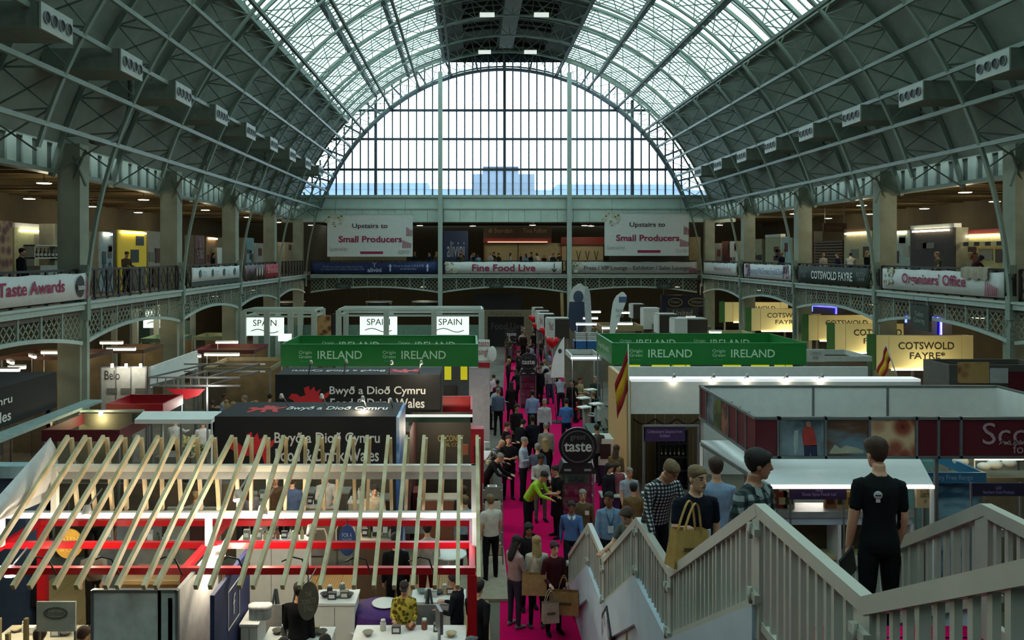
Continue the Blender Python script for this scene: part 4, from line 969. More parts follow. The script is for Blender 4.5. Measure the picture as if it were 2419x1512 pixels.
# ---- white boxed stand with lit top edge
yw_ = 22.6; t = thing('white_fascia_stand', 'long plain white fascia with bright top edge behind the staircase', 'stand', (8.5, 23.5, 0))
xa, xb = XP(1490, yw_), XP(2175, yw_)
MB().box(xa, xb, yw_, yw_+.08, ZP(978, yw_), 3.42).build('front_panel', WHITE, t); MB().box(xa, xb, yw_, yw_+.45, 3.42, 3.5).build('top_edge', E('#f4f8ff', .35), t)
MB().box(xa-.12, xa, yw_-.02, yw_+3, 0, 3.45).build('wooden_end_wall', WOOD, t); MB().box(xa, xb, yw_+3, yw_+3.08, 0, 3.42).build('back_panel', WHITE, t)
for i, px in enumerate((1590, 1683, 1762, 1855, 1938)):
    s = arm_spot('small spotlight on the top edge of the long white fascia, %s counting from the aisle' % ORD[i], (XP(px, yw_), yw_+.1, 3.5), (XP(px, yw_), yw_-.12, 3.62), True, 1.5, aim=(XP(px, yw_), yw_, 3.2))
# booth under it
t = thing('booth_wall', 'brown boarded booth wall under the long white fascia', 'booth', (5.3, 24.2, 0))
wallx0, wallx1 = xa, XP(1660, 24.6)
for i in range(9):
    a = wallx0+(wallx1-wallx0)*i/9; MB().box(a+.01, a+(wallx1-wallx0)/9-.01, 24.6, 24.66, 0, 2.5).build('board', BROWN, t)
m = MB(); 
for k in range(3):
    xs_ = np.linspace(xa+.1+k*.62, xa+.7+k*.62, 9); m.path([(x, 22.75, 2.35-.16*math.sin(math.pi*(x-xs_[0])/(xs_[-1]-xs_[0]))) for x in xs_], .03, .05)
m.build('rope_swag', M('#3a2c1e', .9), t)
t = thing('name_board', 'purple name board with two lines of pale text in the brown booth', 'sign', (XP(1567, 22), 22, ZP(1043, 22)))
MB().box(XP(1521, 22), XP(1619, 22), 22, 22.05, ZP(1043, 22), ZP(1008, 22)).build('board', PURP, t); text('Confectionery Solutions from\nScotland', M('#a790b8', .6), t, (XP(1570, 22), 22, ZP(1024, 22)), UX, UZ, .95, .2)
MB().box(XP(1519, 22), XP(1652, 22), 21.97, 22.06, ZP(1008, 22), ZP(1004, 22)).build('rail', ALU, t)
for px in (1521, 1650): MB().box(XP(px, 22)-.03, XP(px, 22)+.03, 22, 22.06, 0, ZP(1004, 22)).build('post', ALU, t)
rk = thing('shelf_rack', 'black open shelf rack of bottles in the brown booth', 'shelf', (XP(1588, 24), 24, 0))
ra, rb = XP(1555, 24), XP(1622, 24)
for z in (.1, .55, .95, 1.35, 1.75): MB().box(ra, rb, 23.9, 24.25, z, z+.03).build('shelf', BLACKI, rk)
for x in (ra, rb): MB().box(x-.02, x+.02, 23.9, 24.25, 0, 1.8).build('side', BLACKI, rk)
MB().box(ra, rb, 24.22, 24.25, 0, 1.8).build('back', DARK, rk)
_b = None
for z in (.98, 1.38):
    for i in range(6):
        lb = 'small bottle in the row on the %s shelf of the black rack' % ('upper' if z > 1 else 'lower'); p = (ra+.1+(rb-ra-.2)*i/5, 24.02, z)
        b = thing('bottle', lb, 'bottle', p, 'bottles on the black rack')
        link('bottle_body', MB().lathe([(.03, 0), (.034, .02), (.034, .14), (.014, .19), (.014, .24)], n=8).mesh('bottle_body'), M(['#2f2a1c', '#5c4b22', '#20303a'][i % 3], .25), b); link('label', MB().lathe([(.0345, .04), (.0345, .11)], n=8).mesh('label'), M('#9c9480', .7), b)
tb = thing('table', 'table under a dark cloth with white cups before the brown booth', 'table', (XP(1540, 20.6), 20.6, 0)); tx = XP(1540, 20.6)
m = MB(); m.lathe([(.5, .75), (.5, .78), (.02, .79)], (tx, 20.6, 0), 18); m.build('table_top', DARK, tb); MB().lathe([(.42, 0.02), (.46, .4), (.5, .75)], (tx, 20.6, 0), 18).build('cloth_skirt', DARK, tb)
rnd = random.Random(3)
for i in range(9):
    a = rnd.uniform(0, 6.28); r = rnd.uniform(.05, .42); c = thing('cup', 'small white sample cup on the dark-cloth table', 'cup', (tx+r*math.cos(a), 20.6+r*math.sin(a), .79), 'sample cups'); link('cup_wall', MB().lathe([(.03, 0), (.045, .07), (.041, .07), (.028, .01)], n=10).mesh('cup_wall'), WHITE, c)
# ---- the big dark-red ring stand beside the staircase
SCOT = M('#571421', .5, 0, 0, .06, 2.); FR = M('#6c7273', .4, .3)
sx0, sx1, sy0, sy1, sz0, sz1 = 5.26, 12.05, 14.84, 18.45, 3.23, 4.0
t = thing('ring_sign_stand', 'big square hanging fascia with dark red panels, food photos and serif lettering', 'stand', ((sx0+sx1)/2, (sy0+sy1)/2, 0))
edges = [sx0, XP(1838, sy0), XP(1842, sy0), XP(1950, sy0), XP(2054, sy0), XP(2165, sy0), XP(2217, sy0), XP(2270, sy0), sx1]
def pan(a, b, mat, nm='fascia_panel'): return MB().box(a+.015, b-.015, sy0, sy0+.05, sz0+.05, sz1-.05).build(nm, mat, t)
pan(sx0, XP(1838, sy0), SCOT)
p1 = pan(XP(1842, sy0), XP(1948, sy0), tex_mat('shore_photo', 'noise', '#39444f', '#76838c', (1.5, 1.5, 1.5), .6), 'photo_panel')
# printed figure in a red vest holding a fish
px = lambda a: XP(a, sy0-.002); pz = lambda b: ZP(b, sy0-.002); yv = sy0-.004
def flat(poly, mat, nm, par): m = MB(); m.prism([(px(a), pz(b)) for a, b in poly], (0, yv, 0), UX, UZ, (0, .003, 0)); return m.build(nm, mat, par)
flat([(1898, 1009), (1920, 1009), (1926, 1030), (1930, 1055), (1898, 1052), (1895, 1030)], M('#a03028', .7), 'printed_vest', t); flat([(1899, 1052), (1930, 1052), (1931, 1080), (1917, 1080), (1915, 1066), (1912, 1080), (1900, 1080)], M('#1c2440', .7), 'printed_trousers', t)
flat([(1905, 996), (1914, 996), (1916, 1006), (1910, 1012), (1904, 1006)], M('#9a6a55', .7), 'printed_face', t); flat([(1876, 1018), (1886, 1016), (1884, 1060), (1878, 1078), (1874, 1050)], M('#9aa4a6', .6), 'printed_fish', t)
pan(XP(1950, sy0), XP(2052, sy0), tex_mat('harbour_photo', 'noise', '#2c1a12', '#5b7482', (.8, 1, 3.0), .6, '#5a3a26', p=(.35, .65)), 'photo_panel')
flat([(1960, 1068), (1972, 1050), (1985, 1060), (1998, 1052), (2025, 1058), (2040, 1064), (2040, 1070), (1960, 1072)], M('#9c9a86', .7), 'printed_boat', t)
pan(XP(2056, sy0), XP(2163, sy0), tex_mat('shellfish_photo', 'voronoi', '#6a1c16', '#c9a884', (3, 3, 3), .6, '#8f4a34', p=(.05, .7)), 'photo_panel')
for a, b in ((2167, 2215), (2219, 2268)): pan(XP(a, sy0), XP(b, sy0), SCOT)
pan(XP(2272, sy0), sx1, SCOT)
STX = M('#a98f96', .6, 0, 0, 0)
text('Scotland', STX, t, (XP(2320, sy0)+1.05, sy0-.002, pz(1024)), UX, UZ, 2.1, .4, .0); text('A LAND OF', STX, t, (XP(2358, sy0)+.46, sy0-.002, pz(1045)), UX, UZ, .92, .09); text('food and drink', STX, t, (XP(2392, sy0)+.75, sy0-.002, pz(1060)), UX, UZ, 1.5, .17)
for z in (sz0, sz1-.05):
    MB().box(sx0, sx1, sy0-.02, sy0+.07, z, z+.05).build('rail', FR, t); MB().box(sx0, sx1, sy1-.07, sy1+.02, z, z+.05).build('rail', FR, t)
    for x in (sx0, sx1): MB().box(x-.03, x+.03, sy0, sy1, z, z+.05).build('rail', FR, t)
for x in edges[1:-1]: MB().box(x-.02, x+.02, sy0-.02, sy0+.07, sz0, sz1).build('panel_post', FR, t)
# side facing the aisle: red, landscape photo, stag-brown photo, red
sy = np.linspace(sy0, sy1, 8); sm_ = [SCOT, SCOT, SCOT, tex_mat('fur_photo', 'noise', '#3a1c14', '#8a5a44', (3, 3, 3), .6), tex_mat('glen_photo', 'noise', '#2c3a1c', '#6a8aa8', (.7, 1, 1.6), .6, '#57632c', p=(.4, .6)), tex_mat('glen_photo2', 'noise', '#37424a', '#8a97a0', (2, 2, 2), .6), SCOT]
for i in range(7): MB().box(sx0, sx0+.05, sy[i]+.015, sy[i+1]-.015, sz0+.05, sz1-.05).build('fascia_panel' if sm_[i] is SCOT else 'photo_panel', sm_[i], t)
for i in (1, 2, 3, 6): MB().box(sx0-.02, sx0+.07, sy[i]-.02, sy[i]+.02, sz0, sz1).build('panel_post', FR, t)
bx = [sx0, XP(1918, sy1), XP(2093, sy1), XP(2350, sy1), sx1]
for a, b in zip(bx[:-1], bx[1:]): MB().box(a+.015, b-.015, sy1-.06, sy1, sz0+.05, sz1-.05).build('white_panel', WHITE, t); MB().box(a-.02, a+.02, sy1-.09, sy1, sz0, sz1).build('panel_post', FR, t)
for yy in np.linspace(sy0, sy1, 4)[:-1]: MB().box(sx1-.05, sx1, yy+.015, yy+(sy1-sy0)/3-.015, sz0+.05, sz1-.05).build('white_panel', WHITE, t)
for x, y in ((sx0+.03, sy1-.05), (sx0+.03, sy0+.6), (XP(2213, sy0), sy0+.03), (sx1-.05, sy0), (sx1-.05, sy1)): MB().box(x-.03, x+.03, y-.03, y+.03, 0, sz0).build('post', FR, t)
# white canopies below it
m = MB(); m.prism([(XP(1655, 17.3), 17.3), (XP(1725, 17.3), 17.3), (XP(1955, 14.0), 14.0), (XP(1820, 14.0), 14.0)], (0, 0, 2.96), UX, UY, (0, 0, .05))
t = thing('canopy', 'white sheet canopy with lit front edge below the dark red fascia', 'canopy', (6.6, 15.6, 0))
ca = [(XP(1655, 17.3), 17.3), (XP(2150, 17.3), 17.3), (XP(2205, 14.0), 14.0), (XP(1820, 14.0), 14.0)]
m = MB(); m.prism(ca, (0, 0, 2.96), UX, UY, (0, 0, .04)); m.build('sheet', M('#cfd2d3', .45, 0, 0, .04), t)
MB().box(XP(1820, 14), XP(2205, 14), 13.96, 14.0, 2.93, 2.985).build('lit_edge', E('#fff4e0', 1.6), t)
for x, y in (ca[0], ca[2], ca[3]): MB().box(x-.025, x+.025, y-.025+(.05 if y < 15 else -.05), y+.025+(.05 if y < 15 else -.05), 0, 2.96).build('post', WHITE, t)
MB().bar((ca[0][0], ca[0][1], 2.93), (ca[3][0], ca[3][1], 2.93), .05, .07).build('rail', FR, t)
lamp_pt(t, (6.6, 15.4, 2.7), 45, (1, .93, .82), .4)
# shelves, name boards and stock under the canopy
t = thing('shelf_counter', 'pale blue-white two-tier counter under the sheet canopy', 'counter', (7.1, 14.6, 0)); xa, xb = XP(1812, 14.3), XP(2155, 14.3)
MB().box(xa, xb, 14.3, 14.75, ZP(1240, 14.3), ZP(1222, 14.3)).build('fascia', SKIRT, t); MB().box(xa-.03, xb+.03, 14.27, 14.8, ZP(1222, 14.3), ZP(1208, 14.3)).build('shelf_top', M('#8f9694', .5), t)
MB().box(xa, xb, 14.35, 14.8, 1.55, 1.6).build('shelf', CREAM, t); MB().box(xa, xb, 14.75, 14.8, 0, 2.2).build('back', M('#514431', .8), t)
for x in (xa, (xa+xb)/2, xb): MB().box(x-.03, x+.03, 14.3, 14.8, 0, 2.2).build('side', WHITE, t)
zt = ZP(1208, 14.3); rnd = random.Random(9)
for i, px_ in enumerate((1815, 1845, 1862, 1960, 1985, 2010, 2110)):
    w_ = .2; o = thing('packet', 'upright food packet on the counter under the canopy, %s counting from the aisle' % ORD[i], 'packet', (XP(px_, 14.5), 14.5, zt), 'packets on the canopy counter')
    link('packet_body', MB().box(-w_/2, w_/2, -.04, .04, 0, .3).mesh('packet_body'), M(['#c8bca0', '#8a3020', '#d0c49a', '#a87a4a', '#b8a070', '#caa240', '#c8c4b0'][i], .6), o); link('printed_front', MB().box(-w_*.35, w_*.35, -.043, -.04, .07, .2).mesh('printed_front'), M(['#6a3a2a', '#d8c8a0', '#4a5a3a', '#5a2a1a', '#40302a', '#6a4a1a', '#50504a'][i], .6), o)
def nameboard(label, px0, px1, py0, py1, Y, txt, mat=PURP, tc=None):
    t = thing('name_board', label, 'sign', ((XP(px0, Y)+XP(px1, Y))/2, Y, ZP(py1, Y))); MB().box(XP(px0, Y), XP(px1, Y), Y, Y+.05, ZP(py1, Y), ZP(py0, Y)).build('board', mat, t)
    if txt: text(txt, tc or M('#9a88c4', .6), t, ((XP(px0, Y)+XP(px1, Y))/2, Y, (ZP(py0, Y)+ZP(py1, Y))/2), UX, UZ, (XP(px1, Y)-XP(px0, Y))*.6, (ZP(py0, Y)-ZP(py1, Y))*.6)
    for x in (XP(px0, Y)+.02, XP(px1, Y)-.02): MB().box(x-.015, x+.015, Y+.05, Y+.08, 0, ZP(py0, Y)).build('post', ALU, t)
    return t
nameboard('dark purple name board below the lit canopy edge, behind the plaid shirt man', 1868, 2000, 1147, 1180, 14.1, '1632\nStoats Spice Foods Ltd', M('#251640', .6))
nameboard('dark purple name board beyond the blue fascia beside the staircase', 2297, 2419, 1142, 1172, 13.6, '1630\nNorthern Grain Products', M('#1f1430', .6))
nameboard('dark brown menu board beside the purple name board', 1806, 1840, 1152, 1200, 14.15, 'Stockans\nOatcakes', M('#3c1c14', .6), M('#a07038', .6))
nameboard('cream hexagon poster on the stand behind the black T-shirt man', 2165, 2206, 1148, 1200, 14.2, 'Gluten Free\n***', M('#b9ad84', .6), M('#3a3426', .6))
t = ring('blue_fascia_stand', 'pale blue walled stand with a blue lettered fascia', XP(2180, 15), XP(2330, 15), 15, 16.6, ZP(1142, 15), ZP(1117, 15), M('#2f6f96', .5, 0, 0, .06), .05, back=M('#7fb0ae', .6)); text('Country Free Range', M('#9fc0d4', .6), t, (XP(2240, 15), 15, ZP(1129, 15)), UX, UZ, .9, .12)
MB().box(XP(2180, 15), XP(2330, 15), 16.5, 16.55, 0, ZP(1090, 16.5)).build('back_wall', M('#79a9a6', .6), t); MB().box(XP(2205, 15), XP(2320, 15), 15.1, 15.14, .4, ZP(1145, 15)).build('sea_print', tex_mat('sea_print', 'noise', '#1f4a66', '#7fb0c0', (1, 1, 3), .5), t)
tube_light('warm strip light under the red lettered fascia', at(2360, 1083, 15.3), .9, mat=E('#ffe2a0', 6))
for i, (px_, py_, r) in enumerate(((2270, 1092, .12), (2325, 1102, .1), (2350, 1100, .12), (2290, 1116, .1), (2385, 1095, .11))):
    o = thing('catering_bag', 'white crumpled catering bag on the stand beside the blue fascia, %s along' % ORD[i], 'bag', at(px_, py_+8, 15.9), 'white bags by the blue fascia'); m = MB(); m.ball((0, 0, r*.7), (r*1.3, r, r*.8), 10, 6); m.v = [(x*(1+.15*math.sin(9*y)), y, z) for x, y, z in m.v]; link('bag_body', m.mesh('bag_body'), WHITE, o)
slab('shelf_counter', 'long dark counter carrying white bags beside the blue fascia', 'counter', XP(2215, 16), XP(2440, 16), 15.75, 16.3, 0, ZP(1124, 15.9), M('#6a6452', .7))
# dark red and photo fascia beyond, beside the cream boxes
t = ring('photo_fascia_stand', 'dark photo fascia with a green leaf picture below the cream boxes', XP(2242, 21), XP(2480, 21), 21, 22.2, ZP(925, 21), ZP(862, 21), M('#4e4a44', .7), .06)
MB().box(XP(2262, 21), XP(2335, 21), 20.97, 21, ZP(905, 21), ZP(856, 21)).build('photo_panel', FOOD, t); MB().box(XP(2337, 21), XP(2380, 21), 20.97, 21, ZP(905, 21), ZP(870, 21)).build('photo_panel', M('#a8aaa8', .6), t); MB().box(XP(2382, 21), XP(2470, 21), 20.97, 21, ZP(920, 21), ZP(878, 21)).build('red_panel', SCOT, t)
# ---- cream lettered boxes under the eastern gallery
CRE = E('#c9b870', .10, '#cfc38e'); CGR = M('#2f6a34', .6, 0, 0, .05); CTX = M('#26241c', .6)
for i, (px0, px1, Y, py0, py1) in enumerate(((2070, 2300, 33, 793, 872), (1972, 2170, 38.6, 768, 836), (1910, 2085, 44, 747, 806), (1775, 1940, 49.5, 727, 780), (1712, 1862, 56, 713, 768))):
    xa, xb = XP(px0, Y), XP(px1, Y); za, zb = ZP(py1, Y), 3.67 if i else 3.67
    t = thing('sign_box', 'cream box stand with black capitals and a green side, %s counting away from the viewer' % ORD[i], 'stand', ((xa+xb)/2, Y+1, 0), 'cream lettered box stands')
    q = [xa, xa+(xb-xa)*.13, xb-(xb-xa)*.12, xb]
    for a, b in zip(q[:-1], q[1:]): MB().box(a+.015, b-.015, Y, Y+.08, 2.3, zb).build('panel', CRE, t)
    MB().box(xa-.35, xa, Y+.02, Y+.1, 2.25, zb+.06).build('green_panel', CGR, t); MB().box(xa, xb, Y+.08, Y+.5, 2.35, zb-.02).build('box_body', M('#8f8760', .7), t)
    text('COTSWOLD', CTX, t, ((xa+xb)/2+.05, Y-.002, 3.25), UX, UZ, (xb-xa)*.57, .3, .01); text('FAYRE*', CTX, t, ((xa+xb)/2+.1, Y-.002, 2.85), UX, UZ, (xb-xa)*.36, .28, .01)
    MB().box(xa+.6, xb-.6, Y-.05, Y-.02, 2.24, 2.30).build('strip_light', E('#ffe9b0', 5), t)
    for x in (xa+.1, xb-.1): MB().box(x-.05, x+.05, Y+.3, Y+.4, 0, 2.35).build('post', ALU, t)
    lamp_pt(t, ((xa+xb)/2, Y-.7, 2.1), 60, (1, .85, .5), .2)
for i, (px0, px1, py0, py1, Y) in enumerate(((1918, 1975, 722, 742, 47.5), (2140, 2222, 748, 792, 36.8))):
    t = thing('neon_frame', ('blue neon frame low behind the third cream box' if i == 0 else 'blue neon frame below the big dark way sign'), 'neon light', at((px0+px1)/2, py1, Y), 'blue neon frames')
    MB().box(XP(px0, Y), XP(px1+30, Y), Y+.1, Y+.2, ZP(py1, Y), ZP(py0-6, Y)).build('dark_panel', DARK, t)
    MB().bar(at(px0, py0, Y), at(px1, py0+4, Y), .09).build('neon_tube', E('#1a1aff', 5), t); MB().bar(at(px1, py0+4, Y), at(px1, py1, Y), .09).build('neon_tube', E('#1a1aff', 5), t); MB().bar(at(px0, py0, Y), at(px0, py0+14, Y), .07).build('neon_tube', E('#3f6aff', 3), t)
# ---- white framed stands with lettered light panels beyond the green fascias
LIT = E('#dff0e4', .8); SPT = M('#3d4a4c', .6)
def spain(label, x0, x1, y0, y1, z1, signs):
    t = thing('white_frame_stand', label, 'stand', ((x0+x1)/2, (y0+y1)/2, 0), 'white framed lettered stands'); WG = M('#aab5ac', .5, 0, 0, .05)
    for y in (y0, y1):
        for z in (z1-.12, z1-.42): MB().box(x0, x1, y-.05, y+.05, z, z+.1).build('beam', WG, t)
    for x in (x0, x1):
        for z in (z1-.12, z1-.42): MB().box(x-.05, x+.05, y0, y1, z, z+.1).build('beam', WG, t)
    for k in range(1, 4): y = y0+(y1-y0)*k/4; MB().box(x0, x1, y-.04, y+.04, z1-.06, z1).build('roof_slat', WG, t)
    for x in [x0, (x0*2+x1)/3, (x0+2*x1)/3, x1]:
        for y in (y0, y1): MB().box(x-.14, x+.14, y-.1, y+.1, 0, z1-.1).build('post', WG, t)
    MB().box(x0, x1, y1+.05, y1+.1, 0, 3).build('back_wall', M('#5d7a6c', .7), t)
    MB().box(x0+.2, x1-.2, (y0+y1)/2, (y0+y1)/2+.6, 0, 1.2).build('counter', M('#9fb8aa', .6), t)
    for a, b in signs:
        MB().box(a, b, y0+.5, y0+.6, z1-1.45, z1-.45).build('light_panel', LIT, t); text('SPAIN', SPT, t, ((a+b)/2, y0+.49, z1-.75), UX, UZ, (b-a)*.62, .34); 
        m = MB(); m.path([((a+b)/2+(b-a)*.36*s, y0+.48, z1-1.2-.1*math.sin(s*3.1)) for s in np.linspace(-1, 1, 13)], .01, .04); m.build('swoosh', SPT, t)
    return t
Ys = 43; spain('white framed stand with two lit white lettered panels beyond the green fascia', XP(800, Ys), XP(1138, Ys), Ys, Ys+2.5, 4.1, [(XP(847, Ys), XP(936, Ys)), (XP(1018, Ys), XP(1108, Ys))])
spain('white framed stand with a lit lettered panel against the western columns', XP(575, Ys), XP(742, Ys), Ys, Ys+2.5, 4.05, [(XP(575, Ys), XP(665, Ys))])
spain('pale green framed stand deep under the western gallery arches', XP(270, 46), XP(420, 46), 46, 48.5, 4.2, [(XP(330, 46), XP(400, 46))])
t = thing('screen', 'small bright screen on a pole at the end of the green fascia', 'screen', (XP(672, 31), 31, 0)); MB().box(XP(657, 31), XP(688, 31), 31, 31.06, ZP(806, 31), ZP(789, 31)).build('panel', E('#e8fff4', 1.6), t); MB().tube([(XP(672, 31), 31.08, 0), (XP(672, 31), 31.08, 3.8)], .03, 6).build('pole', ALU, t)
t = thing('photo_wall', 'wooden product photo wall between the white framed stands', 'display wall', (XP(765, 45), 45, 0)); MB().box(XP(742, 45), XP(782, 45), 45, 45.1, 0, ZP(745, 45)).build('panel', FOOD, t); MB().box(XP(785, 45), XP(795, 45), 45, 45.2, 0, ZP(742, 45)).build('side_post', DARK, t)
# dark drum pendants over the white framed stands
for i, (px_, Y) in enumerate(((690, 64.6), (895, 64.6), (1004, 64.6))):
    p = at(px_, 714, Y); w_ = 2.0; t = thing('drum_pendant', 'dark drum pendant with white rim, %s from the western columns' % ORD[i], 'lamp', p, 'dark drum pendants')
    MB().lathe([(w_*.5, -.3), (w_*.5, 0), (w_*.48, 0), (.02, .01)], p, 20).build('drum', DARK, t); MB().lathe([(w_*.54, 0), (w_*.54, .08), (w_*.3, .1)], p, 20).build('rim', PANEL, t); MB().ball(p+Vector((0, -.3, -.45)), .08, 8, 6).build('bulb', SPOTP, t); MB().tube([p, Vector((p.x, p.y, 4.69))], .02, 5).build('cable', BLACKI, t)
for px_, py_, r in ((870, 718, .07), (900, 713, .1)):
    p = at(px_, py_, 65.5); t = thing('globe_lamp', '%s warm globe lamp over the amber bowl' % ('bigger' if r > .08 else 'smaller'), 'lamp', p); MB().ball(p, r, 10, 8).build('globe', E('#ffe3a8', 12), t); MB().tube([p, Vector((p.x, p.y, 4.69))], .015, 5).build('cable', BLACKI, t)
p = at(893, 725, 67); t = thing('amber_bowl', 'amber hanging bowl below the two globe lamps', 'lamp shade', p); MB().lathe([(.1, -.12), (.5, -.02), (.62, .1), (.58, .1)], p, 20).build('bowl', E('#c8963a', .5, '#c8963a'), t); MB().tube([p, Vector((p.x, p.y, 4.69))], .015, 5).build('cable', BLACKI, t)
# ---- entrance at the end of the aisle
t = thing('entrance_portal', 'cream portal with dark doorway at the far end of the aisle', 'portal', (XP(1195, 60), 60, 0))
MB().box(XP(1142, 60), XP(1256, 60), 60, 60.4, ZP(748, 60), ZP(733, 60)).build('lintel', M('#6d6750', .7), t); text('Fine Food Live', M('#4a4638', .7), t, (XP(1196, 60), 60, ZP(741, 60)), UX, UZ, 2.3, .26)
for a, b in ((1142, 1152), (1238, 1258)): MB().box(XP(a, 60), XP(b, 60), 60, 60.4, 0, ZP(748, 60)).build('jamb', M('#6d6750', .7), t)
MB().box(XP(1152, 61), XP(1240, 61), 61, 61.1, 0, ZP(748, 61)).build('dark_wall', DARK, t); text('Food Live', M('#5c5d58', .7), t, (XP(1198, 61), 61, ZP(770, 61)), UX, UZ, 2.4, .5)
t = thing('dark_screen', 'wide black screen hung above the aisle portal', 'screen', (XP(1176, 64.5), 64.5, 3)); MB().box(XP(1120, 64.5), XP(1232, 64.5), 64.5, 64.7, ZP(732, 64.5), ZP(694, 64.5)).build('panel', DARK, t)
for q in (1130, 1222): MB().box(XP(q, 64.5)-.03, XP(q, 64.5)+.03, 64.55, 64.6, ZP(696, 64.5), 4.69).build('hanger', STEELD, t)
MB().tube([at(1327, 692, 60), Vector((XP(1331, 60), 60, 0))], .12, 8).build('wrapped_post', M('#7d6a44', .8), None, 'thin tan wrapped post beside the end column', 'post')
# ---- row of white sign cubes and heart balloons right of the aisle
def cube_sign(label, px0, px1, px2, py0, py1, Y, group, txt='Yes!'):
    xa, xb = XP(px0, Y), XP(px1, Y); t = thing('sign_cube', label, 'sign', ((xa+xb)/2, Y+.5, 0), group); za, zb = ZP(py1, Y), ZP(py0, Y); d = min(1.4, (XP(px2, Y)-xb))
    MB().box(xa, xb, Y, Y+.06, za, zb).build('white_face', PANEL, t); MB().box(xb, xb+d, Y+.02, Y+.1, za-.05, zb-.06).build('dark_face', M('#2b221c', .7), t); MB().box(xa, xb+d, Y+.06, Y+1.0, zb-.05, zb).build('lid', M('#8f9088', .6), t); MB().box(xa-.02, xb, Y+.06, Y+1.0, za, zb-.05).build('side_face', PANEL, t)
    if txt: text(txt, MAG, t, ((xa+xb)/2, Y-.002, (za+zb)/2+.1), UX, UZ, (xb-xa)*.6, (zb-za)*.4)
    for x in (xa+.05, xb+d-.05): MB().box(x-.03, x+.03, Y+.4, Y+.46, 0, za).build('post', ALU, t)
for i, (a, b, c_, y0_, y1_, Y) in enumerate(((1259, 1264, 1284, 727, 752, 56), (1268, 1275, 1298, 735, 768, 52), (1272, 1285, 1310, 742, 780, 47), (1293, 1311, 1345, 752, 798, 40))):
    cube_sign('white sign cube with a dark side along the aisle, %s from the portal' % ORD[i], a, b, c_, y0_, y1_, Y, 'sign cubes along the aisle')
for i, (a, b, c_, y0_, y1_, Y) in enumerate(((1493, 1496, 1522, 718, 752, 52), (1522, 1557, 1560, 728, 778, 45), (1556, 1558, 1600, 742, 788, 40), (1595, 1624, 1672, 753, 790, 36))):
    cube_sign('sign cube behind the eastern green fascia, %s from the aisle' % ORD[i], a, b, c_, y0_, y1_, Y, 'sign cubes behind the green fascia', '')
for i, (px_, py_, r, Y) in enumerate(((1258, 752, .28, 55), (1268, 770, .28, 50), (1288, 782, .32, 45), (1305, 808, .34, 39))):
    p = at(px_, py_, Y); t = thing('heart_balloon', 'shiny red heart balloon along the aisle, %s from the portal' % ORD[i], 'balloon', p, 'heart balloons')
    m = MB(); n = 20; k = 6; vs = []
    for j in range(k+1):
        f_ = math.sin(math.pi*j/k); yy = -math.cos(math.pi*j/k)*.4
        for q in range(n): a = 6.283*q/n; vs.append((p.x+r*f_**.6*(16*math.sin(a)**3)/16, p.y+r*yy, p.z+r*f_**.6*(13*math.cos(a)-5*math.cos(2*a)-2*math.cos(3*a)-math.cos(4*a))/16))
    m.add(vs, [(j*n+q, j*n+(q+1) % n, (j+1)*n+(q+1) % n, (j+1)*n+q) for j in range(k) for q in range(n)], True); m.build('balloon_skin', M('#c4101c', .25), t); MB().tube([p-UZ*r, Vector((p.x+.1, p.y, .01))], .008, 5).build('string', PANEL, t)
# feather flags
def feather(label, px_, py_top, py_bot, Y, w, mat, lean=.12, logo=None, body2=None, teardrop=False, sail=False):
    za, zb = ZP(py_bot, Y), ZP(py_top, Y); xa = XP(px_, Y); h = zb-za; t = thing('feather_flag', label, 'flag', (xa, Y, 0), 'feather flags')
    L, Rr = [], []
    for i in range(15):
        s = i/14; wd = w*(min(1, s*5)**.5 if not teardrop else (.25+.75*s))*(1 if s < .72 else math.sqrt(max(0.02, 1-((s-.72)/.28)**2))); cx_ = xa+lean*h*s+ (w*.25*s*s if teardrop else 0)
        L.append((cx_-wd*.5*(1 if not teardrop else 1), za+h*s)); Rr.append((cx_+wd*.5, za+h*s))
    if sail: L = [(xa+w*.5-w*(1-(i/14)**2.2), za+h*i/14) for i in range(15)]; Rr = [(xa+w*.5+.01, za+h*i/14) for i in range(15)]
    cut = 9 if body2 else 0
    if body2: m = MB(); m.prism([p for p in L[:cut+1]]+[p for p in reversed(Rr[:cut+1])], (0, Y-.01, 0), UX, UZ, (0, .02, 0)); m.build('lower_cloth', body2, t)
    m = MB(); m.prism([p for p in L[cut:]]+[p for p in reversed(Rr[cut:])], (0, Y-.01, 0), UX, UZ, (0, .02, 0)); m.build('cloth', mat, t)
    MB().tube([(xa-.02, Y+.03, 0)]+[(p[0]+.01, Y+.03, p[1]) for p in L[2::3]], .02, 6).build('pole', ALU, t); MB().lathe([(.3, 0), (.3, .03), (.03, .06)], (xa, Y+.03, 0), 14).build('base', DARK, t)
    if logo: logo(t, xa, Y, za, h)
    return t
def lg1(t, x, Y, za, h): m = MB(); m.ball((x+.1, Y-.02, za+h*.74), (.28, .01, .34), 14, 8); m.build('round_logo', M('#31455a', .6), t)
def lg2(t, x, Y, za, h): MB().box(x+.35, x+.7, Y-.02, Y-.011, za+h*.78, za+h*.9).build('badge', M('#50648c', .6), t); text('taste\nclub', M('#8f9096', .6), t, (x+.4, Y-.011, za+h*.55), UX, UZ, .4, .4)
feather('feather flag with white head, round logo and dark blue lower half', 1362, 670, 790, 44, 1.0, PANEL, .06, lg1, M('#2c3a52', .7))
feather('narrow pale feather flag seen nearly edge-on', 1392, 676, 790, 43, .35, M('#a3aaac', .7), -.05)
feather('tall white teardrop flag with a small blue badge above the green fascia', 1444, 690, 800, 37, .72, WHITE, .16, lg2, None, True)
